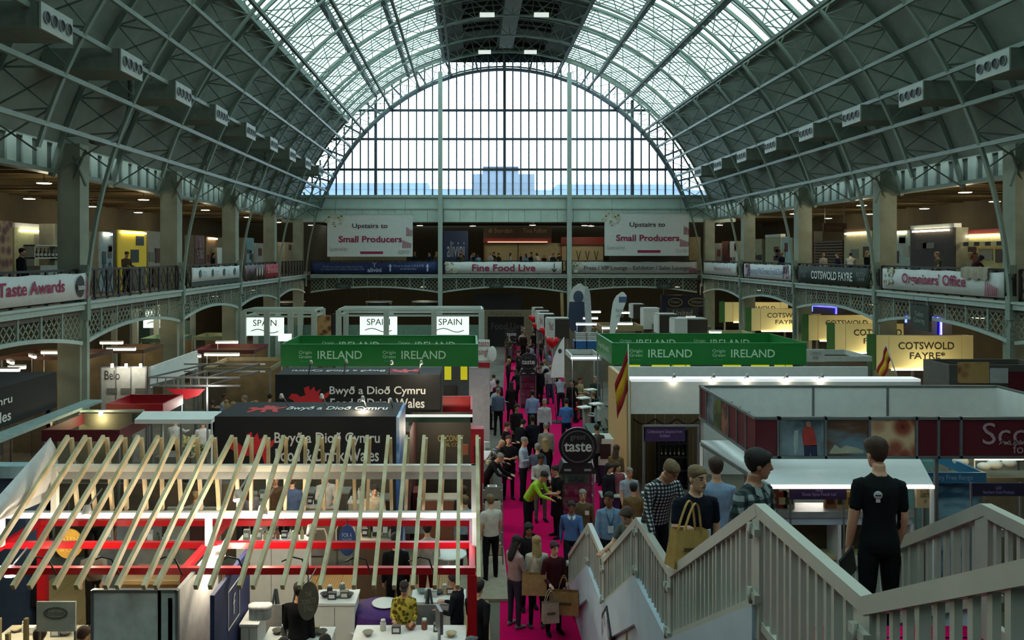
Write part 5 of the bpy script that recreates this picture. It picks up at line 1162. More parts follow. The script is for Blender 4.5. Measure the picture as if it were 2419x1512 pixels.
feather('white sail-shaped flag standing in the aisle crowd', 1317, 797, 892, 33.5, .55, WHITE, .04, lambda t, x, Y, za, h: MB().ball((x+.1, Y-.02, za+h*.66), (.08, .01, .1), 8, 6).build('diamond_logo', M('#333338', .6), t), None, False, True)
# national flags
SPF = [('#8e1a1c', 0, .27), ('#c89a1e', .27, .73), ('#8e1a1c', .73, 1)]
def spflag(label, px_, py0, py1, Y, dx, h):
    p0 = at(px_, py0, Y); p1 = at(px_+dx, py1, Y); t = thing('national_flag', label, 'flag', p1, 'red and yellow flags'); MB().tube([p1, p0], .018, 6).build('pole', PANEL, t)
    d = (p1-p0); 
    for nm_, c_, a, b in (('upper_stripe', *SPF[0]), ('middle_stripe', *SPF[1]), ('lower_stripe', *SPF[2])):
        m = MB(); vs = []; n = 8
        for i in range(n+1):
            s = i/n; fall = Vector((-h*.28*s, .05*math.sin(s*9), -h*.75*s))
            for e in (a, b): q = p0+d*((.05+.42*e)*min(1, 2.6/d.length))+fall*(1-.15*e); vs += [q+Vector((0, -.006, 0)), q+Vector((0, .006, 0))]
        m.add(vs, [f for i in range(n) for f in ((4*i, 4*i+2, 4*i+6, 4*i+4), (4*i+1, 4*i+5, 4*i+7, 4*i+3), (4*i, 4*i+4, 4*i+5, 4*i+1), (4*i+2, 4*i+3, 4*i+7, 4*i+6))], True); m.build(nm_, M(c_, .8), t)
spflag('red and yellow flag at the wooden end of the white fascia', 1484, 812, 1206, 21.9, 5, 1.3)
spflag('red and yellow flag in front of the largest cream box', 2093, 812, 890, 23.4, 26, 1.0)
# ---- misc stands right of the aisle
t = thing('blue_crate_stand', 'blue and white slatted stand block beside the green fascia', 'stand', (XP(1385, 36), 36.5, 0)); xa, xb = XP(1358, 36), XP(1412, 36)
MB().box(xa, xb, 36, 36.8, ZP(824, 36), ZP(806, 36)).build('blue_base', M('#245a90', .5), t)
for k in range(5): z = ZP(804-4*k, 36); MB().box(xa, xb, 36, 36.1, z, z+.045).build('slat', PANEL, t)
for x in (xa, (xa+xb)/2, xb-.04): MB().box(x, x+.04, 36, 36.1, ZP(824, 36), ZP(782, 36)).build('upright', PANEL, t)
MB().box(xa+.1, xb-.1, 36.1, 36.7, 0, ZP(824, 36)).build('plinth', PANEL, t)
t = thing('oval_logo_sign', 'navy hanging sign with two golden ovals under the end gallery', 'sign', (XP(1610, 64.5), 64.5, 3.0)); MB().box(XP(1562, 64.5), XP(1665, 64.5), 64.5, 64.7, ZP(737, 64.5), ZP(697, 64.5)).build('board', M('#1a2440', .6), t)
for px_, w_ in ((1595, .55), (1648, .75)):
    m = MB(); m.path([(XP(px_, 64.5)+w_*math.cos(a), 64.47, ZP(714, 64.5)+.32*math.sin(a)) for a in np.linspace(0, 6.283, 25)[:-1]], .03, .07, (0, 1, 0), True); m.build('oval_ring', M('#a08a2c', .5), t); text('Filippo', M('#a9a06a', .6), t, (XP(px_, 64.5), 64.46, ZP(714, 64.5)), UX, UZ, w_*1.3, .25)
MB().box(XP(1568, 64.5), XP(1572, 64.5), 64.55, 64.65, ZP(697, 64.5), 4.69).build('hanger', STEELD, t); MB().box(XP(1655, 64.5), XP(1659, 64.5), 64.55, 64.65, ZP(697, 64.5), 4.69).build('hanger', STEELD, t)
nameboard('dark lettered counter board under the golden oval sign', 1575, 1650, 728, 750, 54, 'United', M('#34302c', .7), M('#9a968c', .6))
tl = [(1385, 766, 40, 1.0), (1470, 765, 40, 1.0), (1382, 845, 32, 1.1), (1405, 737, 48, .7), (1475, 739, 48, .6), (1610, 752, 44, .5), (1632, 750, 44, .5), (1395, 752, 44, .8), (1440, 775, 38, .7), (1690, 785, 35, .5), (1885, 837, 30, .6)]
for i, (px_, py_, Y, L) in enumerate(tl): tube_light('strip light ' + ['under the teardrop flag, nearer the aisle', 'just behind the teardrop flag', 'long bright one over the aisle awning', 'high one between the feather flags', 'high one right beside the teardrop flag'.replace('right ', ''), 'by the dark sign cubes, first of two', 'by the dark sign cubes, second of two', 'below the blue feather flag', 'low one before the teardrop flag', 'at the corner of the eastern green fascia', 'behind the small white square board'][i], at(px_, py_, Y), L, mat=TUBEC if i in (0, 1, 2) else TUBE, group='strip lights beyond the eastern green fascia', r=.05)
for i, (a, b, py_, Y, mt) in enumerate(((1350, 1420, 840, 33.5, PANEL), (1330, 1405, 775, 44, M('#7a6a4a', .7)), (1420, 1520, 770, 42, M('#8a7850', .7)), (1560, 1680, 772, 43, M('#6a6048', .7)), (1690, 1790, 790, 39, CREAM), (1905, 2060, 842, 30.5, PANEL))):
    t = ring('booth_frame', ['white awning frame beside the aisle under a bright tube', 'tan fascia behind the aisle sign cubes', 'tan fascia behind the teardrop flag', 'olive fascia behind the dark sign cubes', 'cream low fascia behind the end of the green fascia', 'white low fascia between green fascia and cream boxes'][i], XP(a, Y), XP(b, Y), Y, Y+2.2, ZP(py_+12, Y), ZP(py_, Y), mt, .06, group=None)
    MB().box(XP(a, Y), XP(b, Y), Y+2.1, Y+2.14, 0, ZP(py_+12, Y)).build('back_wall', M('#6f6a58', .8), t)
nameboard('small white square board at the corner of the eastern green fascia', 1905, 1948, 825, 855, 29, 'COTSWOLD\nFAYRE', PANEL, M('#5a6a60', .6))
# tables, plant and screens along the aisle
slab('counter', 'green-grey counter with white top beside the aisle', 'counter', XP(1380, 28.5), XP(1412, 28.5), 26.5, 28.6, 0, 1.0, M('#3c5a48', .7)); 
for i, (px_, py_, Y) in enumerate(((1378, 948, 28), (1395, 928, 30), (1408, 962, 27.2), (1380, 970, 26.8))):
    t = thing('display_tray', 'angled white display tray on the green-grey counter, %s towards the viewer' % ORD[i], 'tray', at(px_, py_, Y), 'display trays'); p = at(px_, py_, Y); MB().cbox(p+UZ*.12, (.4, .3, .04), .5).build('tray', WHITE, t); MB().tube([p+UZ*.1, Vector((p.x, p.y, 0))], .03, 6).build('stem', ALU, t)
t = thing('counter', 'white counter with a dark printed square beside the aisle', 'counter', (XP(1435, 25), 25, 0)); MB().box(XP(1407, 24.6), XP(1455, 24.6), 24.6, 25.4, 0, 1.35).build('cabinet', WHITE, t); MB().box(XP(1418, 24.6), XP(1442, 24.6), 24.57, 24.6, .75, 1.2).build('printed_square', M('#2c1c24', .6), t); MB().box(XP(1407, 24.6), XP(1455, 24.6), 24.58, 24.62, 0, .55).build('purple_base', PURP, t)
def plant(label, c, h, w, n, seed, cols=('#2c3c24', '#3e4f2c')):
    rnd = random.Random(seed); t = thing('potted_plant', label, 'plant', c); c = Vector(c); MB().lathe([(.14, 0), (.2, .3), (.17, .3)], c, 12).build('pot', DARK, t); MB().tube([c+UZ*.2, c+UZ*h*.5], .02, 5).build('stem', M('#4a3a24', .8), t)
    m = MB()
    for i in range(n):
        a = rnd.uniform(0, 6.28); el = rnd.uniform(-.2, 1.2); r = rnd.uniform(.3, 1)*w; p = c+Vector((math.cos(a)*r*math.cos(el), math.sin(a)*r*math.cos(el), h*.5+math.sin(el)*r*1.3)); d = Vector((rnd.uniform(-1, 1), rnd.uniform(-1, 1), rnd.uniform(-.3, 1))).normalized(); s = d.orthogonal().normalized(); L = rnd.uniform(.1, .2)
        m.add([p, p+d*L*.5+s*L*.22, p+d*L, p+d*L*.5-s*L*.22], [(0, 1, 2, 3)])
    m.build('foliage', M(cols[0], .7, 0, 0, .3), t, kind='stuff')
plant('bushy dark green plant beside the aisle counter', (XP(1446, 26.2), 26.2, 0), 2.0, .45, 220, 2); plant('pale flowering plant on the western stand corner', (XP(450, 24), 24, 0), 2.2, .42, 200, 5, ('#8a8a5c', '#5a6a3c'))
for i, (px_, py_, Y, w_, h_, mt) in enumerate(((1440, 1075, 20.5, .5, .9, PURP), (1462, 1060, 21.5, .4, 1.1, M('#5a1c2c', .7)))):
    t = thing('side_table', ['purple table at the aisle edge below the white counter', 'dark red cabinet at the aisle edge before the brown booth'][i], 'table', (XP(px_, Y), Y, 0)); MB().box(XP(px_, Y)-w_/2, XP(px_, Y)+w_/2, Y-.25, Y+.25, h_-.03, h_).build('top', PANEL, t); MB().box(XP(px_, Y)-w_/2+.03, XP(px_, Y)+w_/2-.03, Y-.2, Y+.2, 0, h_-.03).build('base', mt, t)
# ---- round black award signs on glass cabinets
GLC = glass_mat('cabinet_glass', '#cfe0dc', .12)
def taste(label, px_, Y, r, z_c, detail=True):
    x = XP(px_, Y); t = thing('award_display', label, 'display cabinet', (x, Y, 0), 'round award signs'); n = 28
    m = MB(); m.prism([(r*math.cos(6.283*k/n), r*math.sin(6.283*k/n)) for k in range(n)], (x, Y, z_c), UX, UZ, (0, .07, 0)); m.build('round_sign', M('#101114', .4), t)
    m = MB(); m.path([(x+r*.82*math.cos(a), Y-.005, z_c+r*.82*math.sin(a)) for a in np.linspace(0, 6.283, 33)[:-1]], .006, r*.05, (0, 1, 0), True); m.build('ring_print', M('#565a5c', .5), t)
    text('taste', M('#c4c4c2', .5), t, (x, Y-.002, z_c-.02*r), UX, UZ, r*1.45, r*.5, .02); text('great', M('#6a6c6c', .5), t, (x, Y-.002, z_c+r*.45), UX, UZ, r*.8, r*.32)
    zb = z_c-r; m = MB(); m.prism([(-r*.75, 0), (r*.75, 0), (r*1.0, -.28), (-r*1.0, -.28)], (x, Y+.03, zb+.06), UX, UZ, (0, .5, 0)); m.build('sloping_head', M('#17181b', .5), t)
    for sx in (-.35, .35): MB().cbox((x+sx*r*1.5, Y+.02, zb-.12), (.18*r*2, .02, .05)).build('label_strip', M('#8a8d8c', .5), t)
    z1_ = zb-.22; w = r*.86; yy0, yy1 = Y+.08, Y+.55
    for sx in (-1, 1):
        for y in (yy0, yy1): MB().box(x+sx*w-.02, x+sx*w+.02, y-.02, y+.02, 0, z1_).build('frame_post', ALU, t)
    for z in (.1, .5, .85, 1.15): 
        if z < z1_: MB().box(x-w, x+w, yy0, yy1, z, z+.015).build('glass_shelf', GLC, t)
    for y in (yy0,): MB().box(x-w, x+w, y-.006, y, .1, z1_).build('glass_front', GLC, t)
    MB().box(x-w, x+w, yy0, yy1, 0, .1).build('plinth', DARK, t); MB().box(x-w, x+w, yy1-.02, yy1, .1, z1_).build('back', M('#9a9fa0', .7), t)
    rnd = random.Random(int(px_))
    for z in (.515, .865, 1.165):
        if z+.2 > z1_: continue
        for i in range(3):
            p = (x-w*.6+w*.6*i, Y+.3, z); o = thing('jar', 'small award-winning food jar inside the round-sign cabinet %s' % label.split(',')[-1].strip(), 'jar', p, 'jars in the award cabinets'); link('jar_body', MB().lathe([(.04, 0), (.045, .02), (.045, .12), (.03, .14)], n=10).mesh('jar_body'), M(rnd.choice(['#8a7d6a', '#b9b4a8', '#5c3c2a', '#9aa0a6']), .35), o); link('lid', MB().lathe([(.035, .14), (.035, .165), (.01, .166)], n=10).mesh('lid'), M(rnd.choice(['#a8a49a', '#3a3a3c', '#8a2a2a']), .4), o)
taste('round black award sign on a glass cabinet, nearest the staircase', 1365, 20.3, .48, 2.15); taste('round black award sign on a glass cabinet, halfway down the aisle', 1248, 36.5, .40, 2.12); taste('round black award sign on a glass cabinet, by the portal', 1208, 52, .42, 1.85)
# ---- stands left of the aisle
t = thing('tasting_sign', 'white red-lettered board with a plate picture beside the green fascia', 'sign', (XP(1140, 26), 26, 0)); MB().box(XP(1130, 26), XP(1157, 26), 26, 26.06, ZP(852, 26), ZP(803, 26)).build('board', WHITE, t); text('tasto\nsingh', M('#8a2428', .6), t, (XP(1143, 26), 26, ZP(825, 26)), UX, UZ, .34, .5); MB().box(XP(1130, 26), XP(1157, 26), 25.98, 26.08, ZP(868, 26), ZP(856, 26)).build('red_band', RED, t); MB().box(XP(1108, 26), XP(1157, 26), 26, 26.1, 0, ZP(868, 26)).build('white_wall', M('#b9aeb2', .7), t)
m = MB(); m.ball((XP(1163, 25.9), 25.95, ZP(836, 26)), (.14, .03, .26), 14, 8); m.build('plate_picture', WHITE, t)
slab('counter', 'dark product counter along the aisle below the white wall', 'counter', XP(1112, 24.4), XP(1160, 24.4), 22.3, 25.6, 0, .95, M('#5d5850', .7)); rnd = random.Random(21)
for i in range(14):
    Y = 22.6+.2*i; p = (rnd.uniform(.05, .55), Y, .95); c_ = rnd.choice(['#b9b4aa', '#8a1f28', '#4a4a4c', '#c8b890', '#e0ddd4']); h_ = rnd.uniform(.1, .28); o = thing('food_box', '%s %s food box on the dark aisle counter, %s' % ('tall' if h_ > .19 else 'low', {'#b9b4aa': 'pale grey', '#8a1f28': 'dark red', '#4a4a4c': 'charcoal', '#c8b890': 'tan', '#e0ddd4': 'white'}[c_], 'towards the viewer' if i < 5 else 'at its middle' if i < 10 else 'at its far end'), 'box', p, 'small boxes on the aisle counter', rnd.uniform(0, 1)); link('carton', MB().box(-.07, .07, -.06, .06, 0, h_).mesh('carton'), M(c_, .6), o); link('label', MB().box(-.05, .05, -.063, -.06, h_*.3, h_*.7).mesh('label'), WHITE, o)
slab('screen', 'small white framed screen leaning on the aisle counter', 'screen', XP(1140, 23.6), XP(1160, 23.6), 23.5, 23.54, 1.0, 1.25, E('#c8ccc8', .3)) 
t = thing('red_frame_stand', 'red framed stand with white edge beside the aisle behind the rafters', 'stand', (-.3, 20.8, 0)); xa, xb = XP(1042, 21.3), XP(1116, 21.3)
MB().box(XP(955, 20.5), xb, 20.46, 20.5, 2.86, 2.92).build('white_edge', E('#e8f0ea', .5), t); MB().box(XP(955, 20.5), xb, 20.5, 20.56, 2.72, 2.86).build('green_fascia', M('#2e4a3a', .6), t)
MB().box(xa, xb, 22.4, 22.46, 2.6, 3.05).build('red_panel', RED, t); MB().box(xb-.05, xb, 20.5, 22.4, 2.7, 3.05).build('red_side', RED, t); MB().box(XP(1112, 19.8), XP(1143, 19.8), 19.8, 20.2, 0, 2.7).build('red_pillar', RED, t); MB().box(XP(1120, 19.7), XP(1136, 19.7), 19.74, 19.8, .5, 2.3).build('pillar_panel', M('#4d0a10', .6), t)
MB().box(XP(958, 20.4), XP(1112, 20.4), 21.9, 21.96, 0, 2.7).build('back_wall', M('#2c2820', .7), t); text('COCONUT', M('#8d8240', .6), t, (XP(1062, 20.6), 21.88, ZP(1035, 21.9)), UX, UZ, .7, .16); text('OIL CO', M('#8d8240', .6), t, (XP(1062, 20.6), 21.88, ZP(1050, 21.9)), UX, UZ, .4, .1)
MB().box(XP(958, 19.5), XP(968, 19.5), 19.5, 21.9, 0, 2.7).build('side_wall', M('#3a1a18', .7), t); MB().box(XP(975, 20), XP(1000, 20), 19.9, 20.5, 0, 1.1).build('counter', DRED, t); MB().box(XP(1090, 19.4), XP(1106, 19.4), 19.4, 19.44, ZP(1075, 19.4), ZP(1050, 19.4)).build('small_poster', M('#a8583a', .6), t)
lamp_pt(t, (XP(1040, 20.8), 20.9, 2.5), 40)
# left side: ring stands near the western pier
t = ring('red_edged_stand', 'dark stand with a thin dark red fascia and two downlights behind the rafters', XP(98, 18.4), XP(283, 18.4), 18.4, 20.4, 2.72, 2.98, DRED, .05, back=M('#56584c', .7)); MB().box(XP(190, 20.4), XP(315, 20.4), 20.32, 20.36, 0, 2.98).build('back_wall', M('#5c5d50', .8), t); MB().box(XP(190, 20.4), XP(340, 20.4), 20.36, 20.44, 3.0, 3.06).build('white_edge', M('#8fa39a', .6), t)
for px_ in (160, 238): p = at(px_, 981, 20.25); MB().tube([p+UZ*.1, p], .05, 8).build('downlight', SPOTP, t); lamp_pt(t, p+Vector((0, -.12, -.1)), 14, (1, .8, .4), .05)
t = thing('canopy', 'flat white canopy on thin poles beside the nearer black dragon box', 'canopy', (XP(415, 19.3), 19.3, 0)); m = MB(); m.prism([(XP(322, 19.0), 18.9), (XP(503, 19.0), 18.9), (XP(520, 19.8), 19.9), (XP(335, 19.8), 19.9)], (0, 0, 3.02), UX, UY, (0, 0, .1)); m.build('sheet', WHITE, t)
for px_ in (385, 500): MB().tube([(XP(px_, 19), 19.0, 0), (XP(px_, 19), 19.0, 3.05)], .025, 6).build('pole', PANEL, t)
t = ring('red_fascia_stand', 'plain red fascia at the foot of the western pier', XP(250, 21.5), XP(385, 21.5), 21.5, 23, 2.72, 3.0, RED, .05); lamp_pt(t, (XP(440, 23), 23.6, 2.6), 50, (1, .95, .85), .2)  # point light added to brighten the people by the canopy; no fitting built
slab('fascia_board', 'long pale teal fascia stretching to the western corner below the rafters', 'fascia', XP(-60, 14.2), XP(112, 14.2), 14.2, 14.5, ZP(1130, 14.2), ZP(1102, 14.2), M('#8fb0b4', .6)); slab('blue_counter', 'dark blue counter front below the pale teal fascia', 'counter', XP(-60, 14.3), XP(60, 14.3), 14.3, 15, 0, ZP(1135, 14.3), M('#20354f', .7))
t = thing('display_wall', 'white three-panel wall with spotlit jar pictures behind the western pier', 'display wall', (-11.6, 27, 0)); wall_panels(t, XP(238, 27), XP(345, 27), 27, 0, 3.2, 3, M('#a9aaa0', .7)); text('Belo', DARK, t, (XP(266, 27), 26.98, ZP(886, 27)), UX, UZ, .5, .3)
for i, px_ in enumerate((265, 298, 332)): p = at(px_, 868, 26.6); MB().tube([p+UZ*.12, p], .05, 8).build('spot', SPOTP, t); lamp_pt(t, p-UZ*.15, 6, (1, .95, .85), .04); MB().box(XP(px_-12, 27), XP(px_+12, 27), 26.97, 26.99, ZP(930, 27), ZP(917, 27)).build('picture', M('#5c5c56', .7), t)
t = thing('fascia_board', 'slanting white side fascia between the western piers', 'fascia', (-10, 27, 0)); MB().box(-10.02, -9.95, 25.0, 29.3, 2.85, 3.5).build('board', WHITE, t)
for y in (25.1, 29.2): MB().box(-10.03, -9.94, y-.04, y+.04, 0, 2.85).build('post', ALU, t)
t = thing('truss_frame', 'grey open truss frame with a red sail below it, western side', 'frame', (XP(460, 25), 25.5, 0))
xa, xb = XP(352, 24.5), XP(490, 24.5)
for z in (3.0, 3.25):
    for y in (24.5, 27.5): MB().bar((xa, y, z), (xb+1, y, z), .05).build('rail', ALU, t)
    for x in (xa, xb): MB().bar((x, 24.5, z), (x+.8, 27.5, z), .05).build('rail', ALU, t)
for k in range(8): x = xa+(xb-xa)*k/7; MB().bar((x, 24.5, 3.0), (x, 24.5, 3.25), .03).build('strut', ALU, t)
for x in (xa, xb): MB().bar((x, 24.5, 0), (x, 24.5, 3.0), .05).build('post', ALU, t)
m = MB(); m.prism([(XP(390, 24.4), 2.92), (XP(485, 24.4), 2.92), (XP(470, 24.4), 2.72), (XP(440, 24.4), 2.6)], (0, 24.4, 0), UX, UZ, (0, .02, 0)); m.build('red_sail', RED, t)
slab('sofa', 'low grey rounded bench under the red sail', 'bench', XP(365, 24.6), XP(455, 24.6), 24.6, 25.4, 0, .8, M('#5f635c', .8))
wst = [(455, 600, 827, 36, 3.6, DRED, 'dark red low fascia between the second and third western columns'), (235, 340, 826, 33, 3.0, M('#55402a', .7), 'brown product stand fascia just behind the western pier'), (0, 200, 842, 28, 3.2, M('#4a2a1c', .7), 'brown fascia row under the western gallery edge'), (480, 640, 868, 31, 4.4, M('#7c7358', .7), 'beige wall stand with dark slots beside the green fascia'), (330, 420, 800, 42, 3, M('#6a8a72', .7), 'pale green stand under the second western arch'), (455, 560, 795, 46, 3.3, M('#6c7a60', .7), 'olive stand under the third western arch')]
for a, b, py_, Y, d, mt, lb in wst:
    t = ring('booth_frame', lb, XP(a, Y), XP(b, Y), Y, Y+d*.7, ZP(py_+9, Y), ZP(py_, Y), mt, .06); MB().box(XP(a, Y), XP(b, Y), Y+d*.7-.1, Y+d*.7-.06, 0, ZP(py_+9, Y)).build('back_wall', M('#5c5038', .8, 0, 0, .3, 2.), t); MB().box(XP(a+15, Y), XP(b-15, Y), Y+.4, Y+.9, 0, 1.0).build('counter', M('#5a5040', .7), t); lamp_pt(t, (XP((a+b)/2, Y), Y+d*.35, ZP(py_+9, Y)-.1), 24, (1, .8, .5), .2)
for i, (a, b, py_, Y, tilt) in enumerate(((0, 46, 874, 24.5, 0), (-20, 20, 906, 21.5, 0), (8, 42, 856, 26.5, .5), (60, 94, 842, 27.5, .5), (98, 140, 833, 29, 0), (147, 182, 823, 29.5, .45), (237, 290, 810, 32, 0), (252, 320, 825, 31, 0), (483, 565, 838, 33.5, 0), (510, 562, 809, 37.5, 0), (460, 478, 841, 33, .6), (20, 60, 868, 25.2, 0))):
    c_ = at((a+b)/2, py_, Y); L = (b-a)*Y/F; tube_light('glowing strip light under the western gallery, %s' % ['at the picture edge, long one', 'low one beside the black dragon stand', 'slanting short one at the edge', 'slanting one over the brown fascia', 'thin level one before the pier', 'slanting one close to the pier', 'upper one just behind the pier', 'lower one just behind the pier', 'widest one between the second and third columns', 'high one near the third column', 'short slanting one left of the widest', 'thin one over the edge fascia'][i].replace('left of', 'beside'), c_, L*(1 if not tilt else 1.3), (1, -tilt*2.2 if tilt else 0, 0), mat=TUBE, group='strip lights under the western gallery', r=.05)
# ---- timber rafter stand
RF = tex_mat('pine', 'noise', '#b5a078', '#cfbf9c', (3, 3, 3), .6); WF = M('#d0d0c8', .45, 0, 0, .03)
tips = [1127, 1085, 1046, 1002, 960, 917, 868, 829, 794, 755, 716, 670, 628, 588, 549, 501, 459, 411, 374, 327, 288, 245, 203, 161]; bots = [1131, 1081, 1027, 975, 931, 883, 836, 756, 707, 667, 597, 565, 496, 462, 367, 339, 276, 249, 180, 129, 69, 30, -20, -70]
rt = thing('rafter_stand', 'open roof of pale timber rafters on a lit white frame', 'stand', (-3.2, 12, 0)); Yr, Ye = 13.0, 10.5
for a, b in zip(tips, bots):
    tip = at(a, 1032, Yr); bt_ = at(b, 1388 if b < 1120 else 1368, Ye); MB().bar(tip, bt_, .052, .085).build('rafter', RF, rt); MB().bar(tip+Vector((.03, .05, -.03)), Vector((tip.x+.03*(1 if a % 2 else -1), 13.25, 2.8)), .05, .065, (0, 1, 0)).build('stud', RF, rt)
xl, xr = XP(-40, 12.95), XP(1127, 12.95)
MB().box(XP(118, 12.9), xr, 12.86, 12.96, ZP(1113, 12.9), ZP(1098, 12.9)).build('upper_beam', WF, rt); MB().box(XP(118, 12.9), xr, 12.92, 13.12, ZP(1133, 12.9), ZP(1115, 12.9)).build('rear_beam', M('#8f9290', .6), rt)
MB().box(xl, xr, 12.86, 12.98, ZP(1223, 12.9), ZP(1210, 12.9)).build('lower_beam', WF, rt)
MB().box(xl, xr, 12.82, 12.86, ZP(1220, 12.85), ZP(1212, 12.85)).build('led_strip', E('#fff2e4', 1.5), rt)
for px_, p0, p1 in ((1120, 1098, 1215), (1122, 1215, 1290), (493, 1217, 1288), (2, 1220, 1290), (130, 1100, 1212)): MB().box(XP(px_, 12.9)-.045, XP(px_, 12.9)+.045, 12.85, 12.95, ZP(p1, 12.9), ZP(p0, 12.9)).build('white_post', WF, rt)
m = MB(); q = [at(118, 1034, Yr), at(112, 1180, 13.3), at(-60, 1252, 10.6)]; m.add([*q, *[p+Vector((.02, 0, 0)) for p in q]], [(0, 1, 2), (5, 4, 3), (0, 3, 4, 1), (1, 4, 5, 2), (2, 5, 3, 0)]); m.build('gable_panel', M('#a9acaa', .6), rt)
m = MB(); vs = []
for i in range(9):
    s = i/8; a_, b_ = at(118, 1036, Yr).lerp(at(-60, 1235, 10.5), s), at(125, 1150, Yr+.2).lerp(at(0, 1215, 11.2), s)
    for j in range(5): u_ = j/4; p = a_.lerp(b_, u_); p = p+Vector((.10*math.sin(u_*3.1), 0, .05*math.sin(u_*6))); vs += [p, p+Vector((.008, 0, .008))]
m.add(vs, [(10*i+2*j, 10*i+2*j+2, 10*i+12+2*j, 10*i+10+2*j) for i in range(8) for j in range(4)]+[(10*i+2*j+1, 10*i+11+2*j, 10*i+13+2*j, 10*i+3+2*j) for i in range(8) for j in range(4)], True); m.build('curled_sheet', M('#b4b6b6', .4), rt)
for px_ in (1125, 500, 5): lamp_pt(rt, (XP(px_, 12.6) - (.4 if px_ > 1000 else 0), 12.6, 2.6), 14, (1, .95, .9), .1)
rd = thing('red_frame_stand', 'glossy red square-section frame below the timber rafters', 'stand', (-3.6, 12.9, 0)); RG = M('#b0101c', .3, 0, 0, .04)
zr = 2.3
for Y, x0_ in ((14.1, -7.6), (13.02, -9), (11.97, -9)): MB().box(x0_, .07, Y-.045, Y+.045, zr-.05, zr+.05).build('beam', RG, rd)
for x in (-7.56, -4.27, .02): MB().box(x-.045, x+.045, 11.97, 14.1, zr-.048, zr+.048).build('cross_beam', RG, rd)
for x, Y in ((.02, 11.97), (-4.23, 11.97), (-7.5, 14.1), (.02, 14.1)): MB().box(x-.07, x+.07, Y-.07, Y+.07, 0, zr-.05).build('post', RG, rd)
for px_, py_, k in ((735, 1250, 0), (520, 1300, 1), (25, 1347, 1), (205, 1205, 1), (563, 1168, 1), (620, 1205, 1)):
    p = at(px_, py_, 12.6); s = arm_spot('square floodlight clipped to the rafters %s' % {735: 'above the blue oval sign', 520: 'beside the white middle post', 25: 'at the western picture edge', 205: 'on the white beam by the gable', 563: 'high in the middle of the white frame', 620: 'just above the lit beam'}[px_], p+Vector((.1, .3, .25)), p, bool(k), 40 if k else 0, 'floodlights on the rafters', aim=p+Vector((.2, -.6, -1)))
for i in range(7):
    px_ = 100+150*i; p = at(px_, 1330, 11.0); m = MB(); m.tube([p+Vector((-.2, 0, .02)), p+Vector((-.05, -.02, .09)), p+Vector((.08, 0, .05)), p+Vector((.14, .1, -.2))], .012, 6); m.build('cable', BLACKI, rt)
# inside the rafter stand
fl = thing('timber_floor', 'tan laminate floor under the rafter stand', 'floor covering', (-3.6, 13.5, 0)); 
for i in range(18): MB().box(-9+.52*i+.004, -9+.52*(i+1)-.004, 9.6, 17.6, 0, .03).build('plank', tex_mat('laminate', 'wave', '#8a6c3e', '#a2824e', (6, 1, 1), .5, p=(.2, .9)), fl)
t = thing('shell_wall', 'grey-white shell scheme walls with dark frame at the front of the rafter stand', 'partition', (-4.7, 11, 0)); wall_panels(t, XP(218, 11.0), XP(377, 11.0), 11.0, 1.55, ZP(1400, 11.0), 1, M('#c6cbca', .7)); wall_panels(t, XP(218, 11.0), XP(377, 11.0), 11.0, .5, 1.5, 1, M('#b9c4c6', .7)); wall_panels(t, XP(377, 11.0), XP(418, 11.0), 11.0, .5, ZP(1400, 11.0), 1, M('#b9c4c6', .7))
MB().box(-4.14, -4.08, 11.0, 13.0, .5, 2.3).build('side_panel', M('#a9a9a6', .7), t)
t = thing('poster_wall', 'dark blue poster wall with a white square logo under the rafters', 'display wall', (-3.6, 12.1, 0)); MB().box(-3.63, -3.57, 11.2, 13.0, .3, 2.25).build('panel', M('#1c2c58', .6), t); m = MB(); m.path([(-3.56, 12.1+.28*a, 1.75+.28*b) for a, b in ((-1, -1), (1, -1), (1, 1), (-1, 1))], .006, .03, (1, 0, 0), True); m.build('square_logo', PANEL, t); text('f', PANEL, t, (-3.566, 12.1, 1.75), UY, UZ, None, .3)
def disc_sign(label, px_, py_, Y, rx, rz, mat, txt, tm, tilt=0, group='round hanging signs'):
    p = at(px_, py_, Y); t = thing('disc_sign', label, 'sign', p, group); n = 26; m = MB(); m.prism([(rx*math.cos(6.283*k/n), rz*math.sin(6.283*k/n)) for k in range(n)], p, Vector((math.cos(tilt), math.sin(tilt), 0)), UZ, (0, .03, 0)); m.build('disc', mat, t); text(txt, tm, t, p, Vector((math.cos(tilt), math.sin(tilt), 0)), UZ, rx*1.4, rz*1.0); MB().tube([p+UZ*rz, p+UZ*(rz+.45)], .008, 5).build('wire', STEELD, t); return t
disc_sign('yellow round hanging sign behind the rafters', 162, 1285, 13.5, .235, .25, M('#b88a10', .6), 'EATEN\nALIVE\n& CO', M('#d8b850', .6)); disc_sign('blue oval hanging sign under the rafters', 820, 1277, 13.5, .145, .26, M('#1e3c70', .6), 'FOR A\nTASTE\nDRINKS', M('#8aa4cc', .6)); disc_sign('grey-brown oval hanging sign below the rafter ends', 728, 1420, 11.3, .15, .27, M('#6a6454', .7), 'THE\nTOMATO\nSTALL', M('#a8a08a', .7), .5)
MB().tube([at(728, 1420, 11.3)+UZ*.26, (XP(728, 11.3), 11.95, 2.36)], .008, 5).build('wire', STEELD, bpy.data.objects[[o.name for o in COL.objects if o.name.startswith('disc_sign')][-1]])
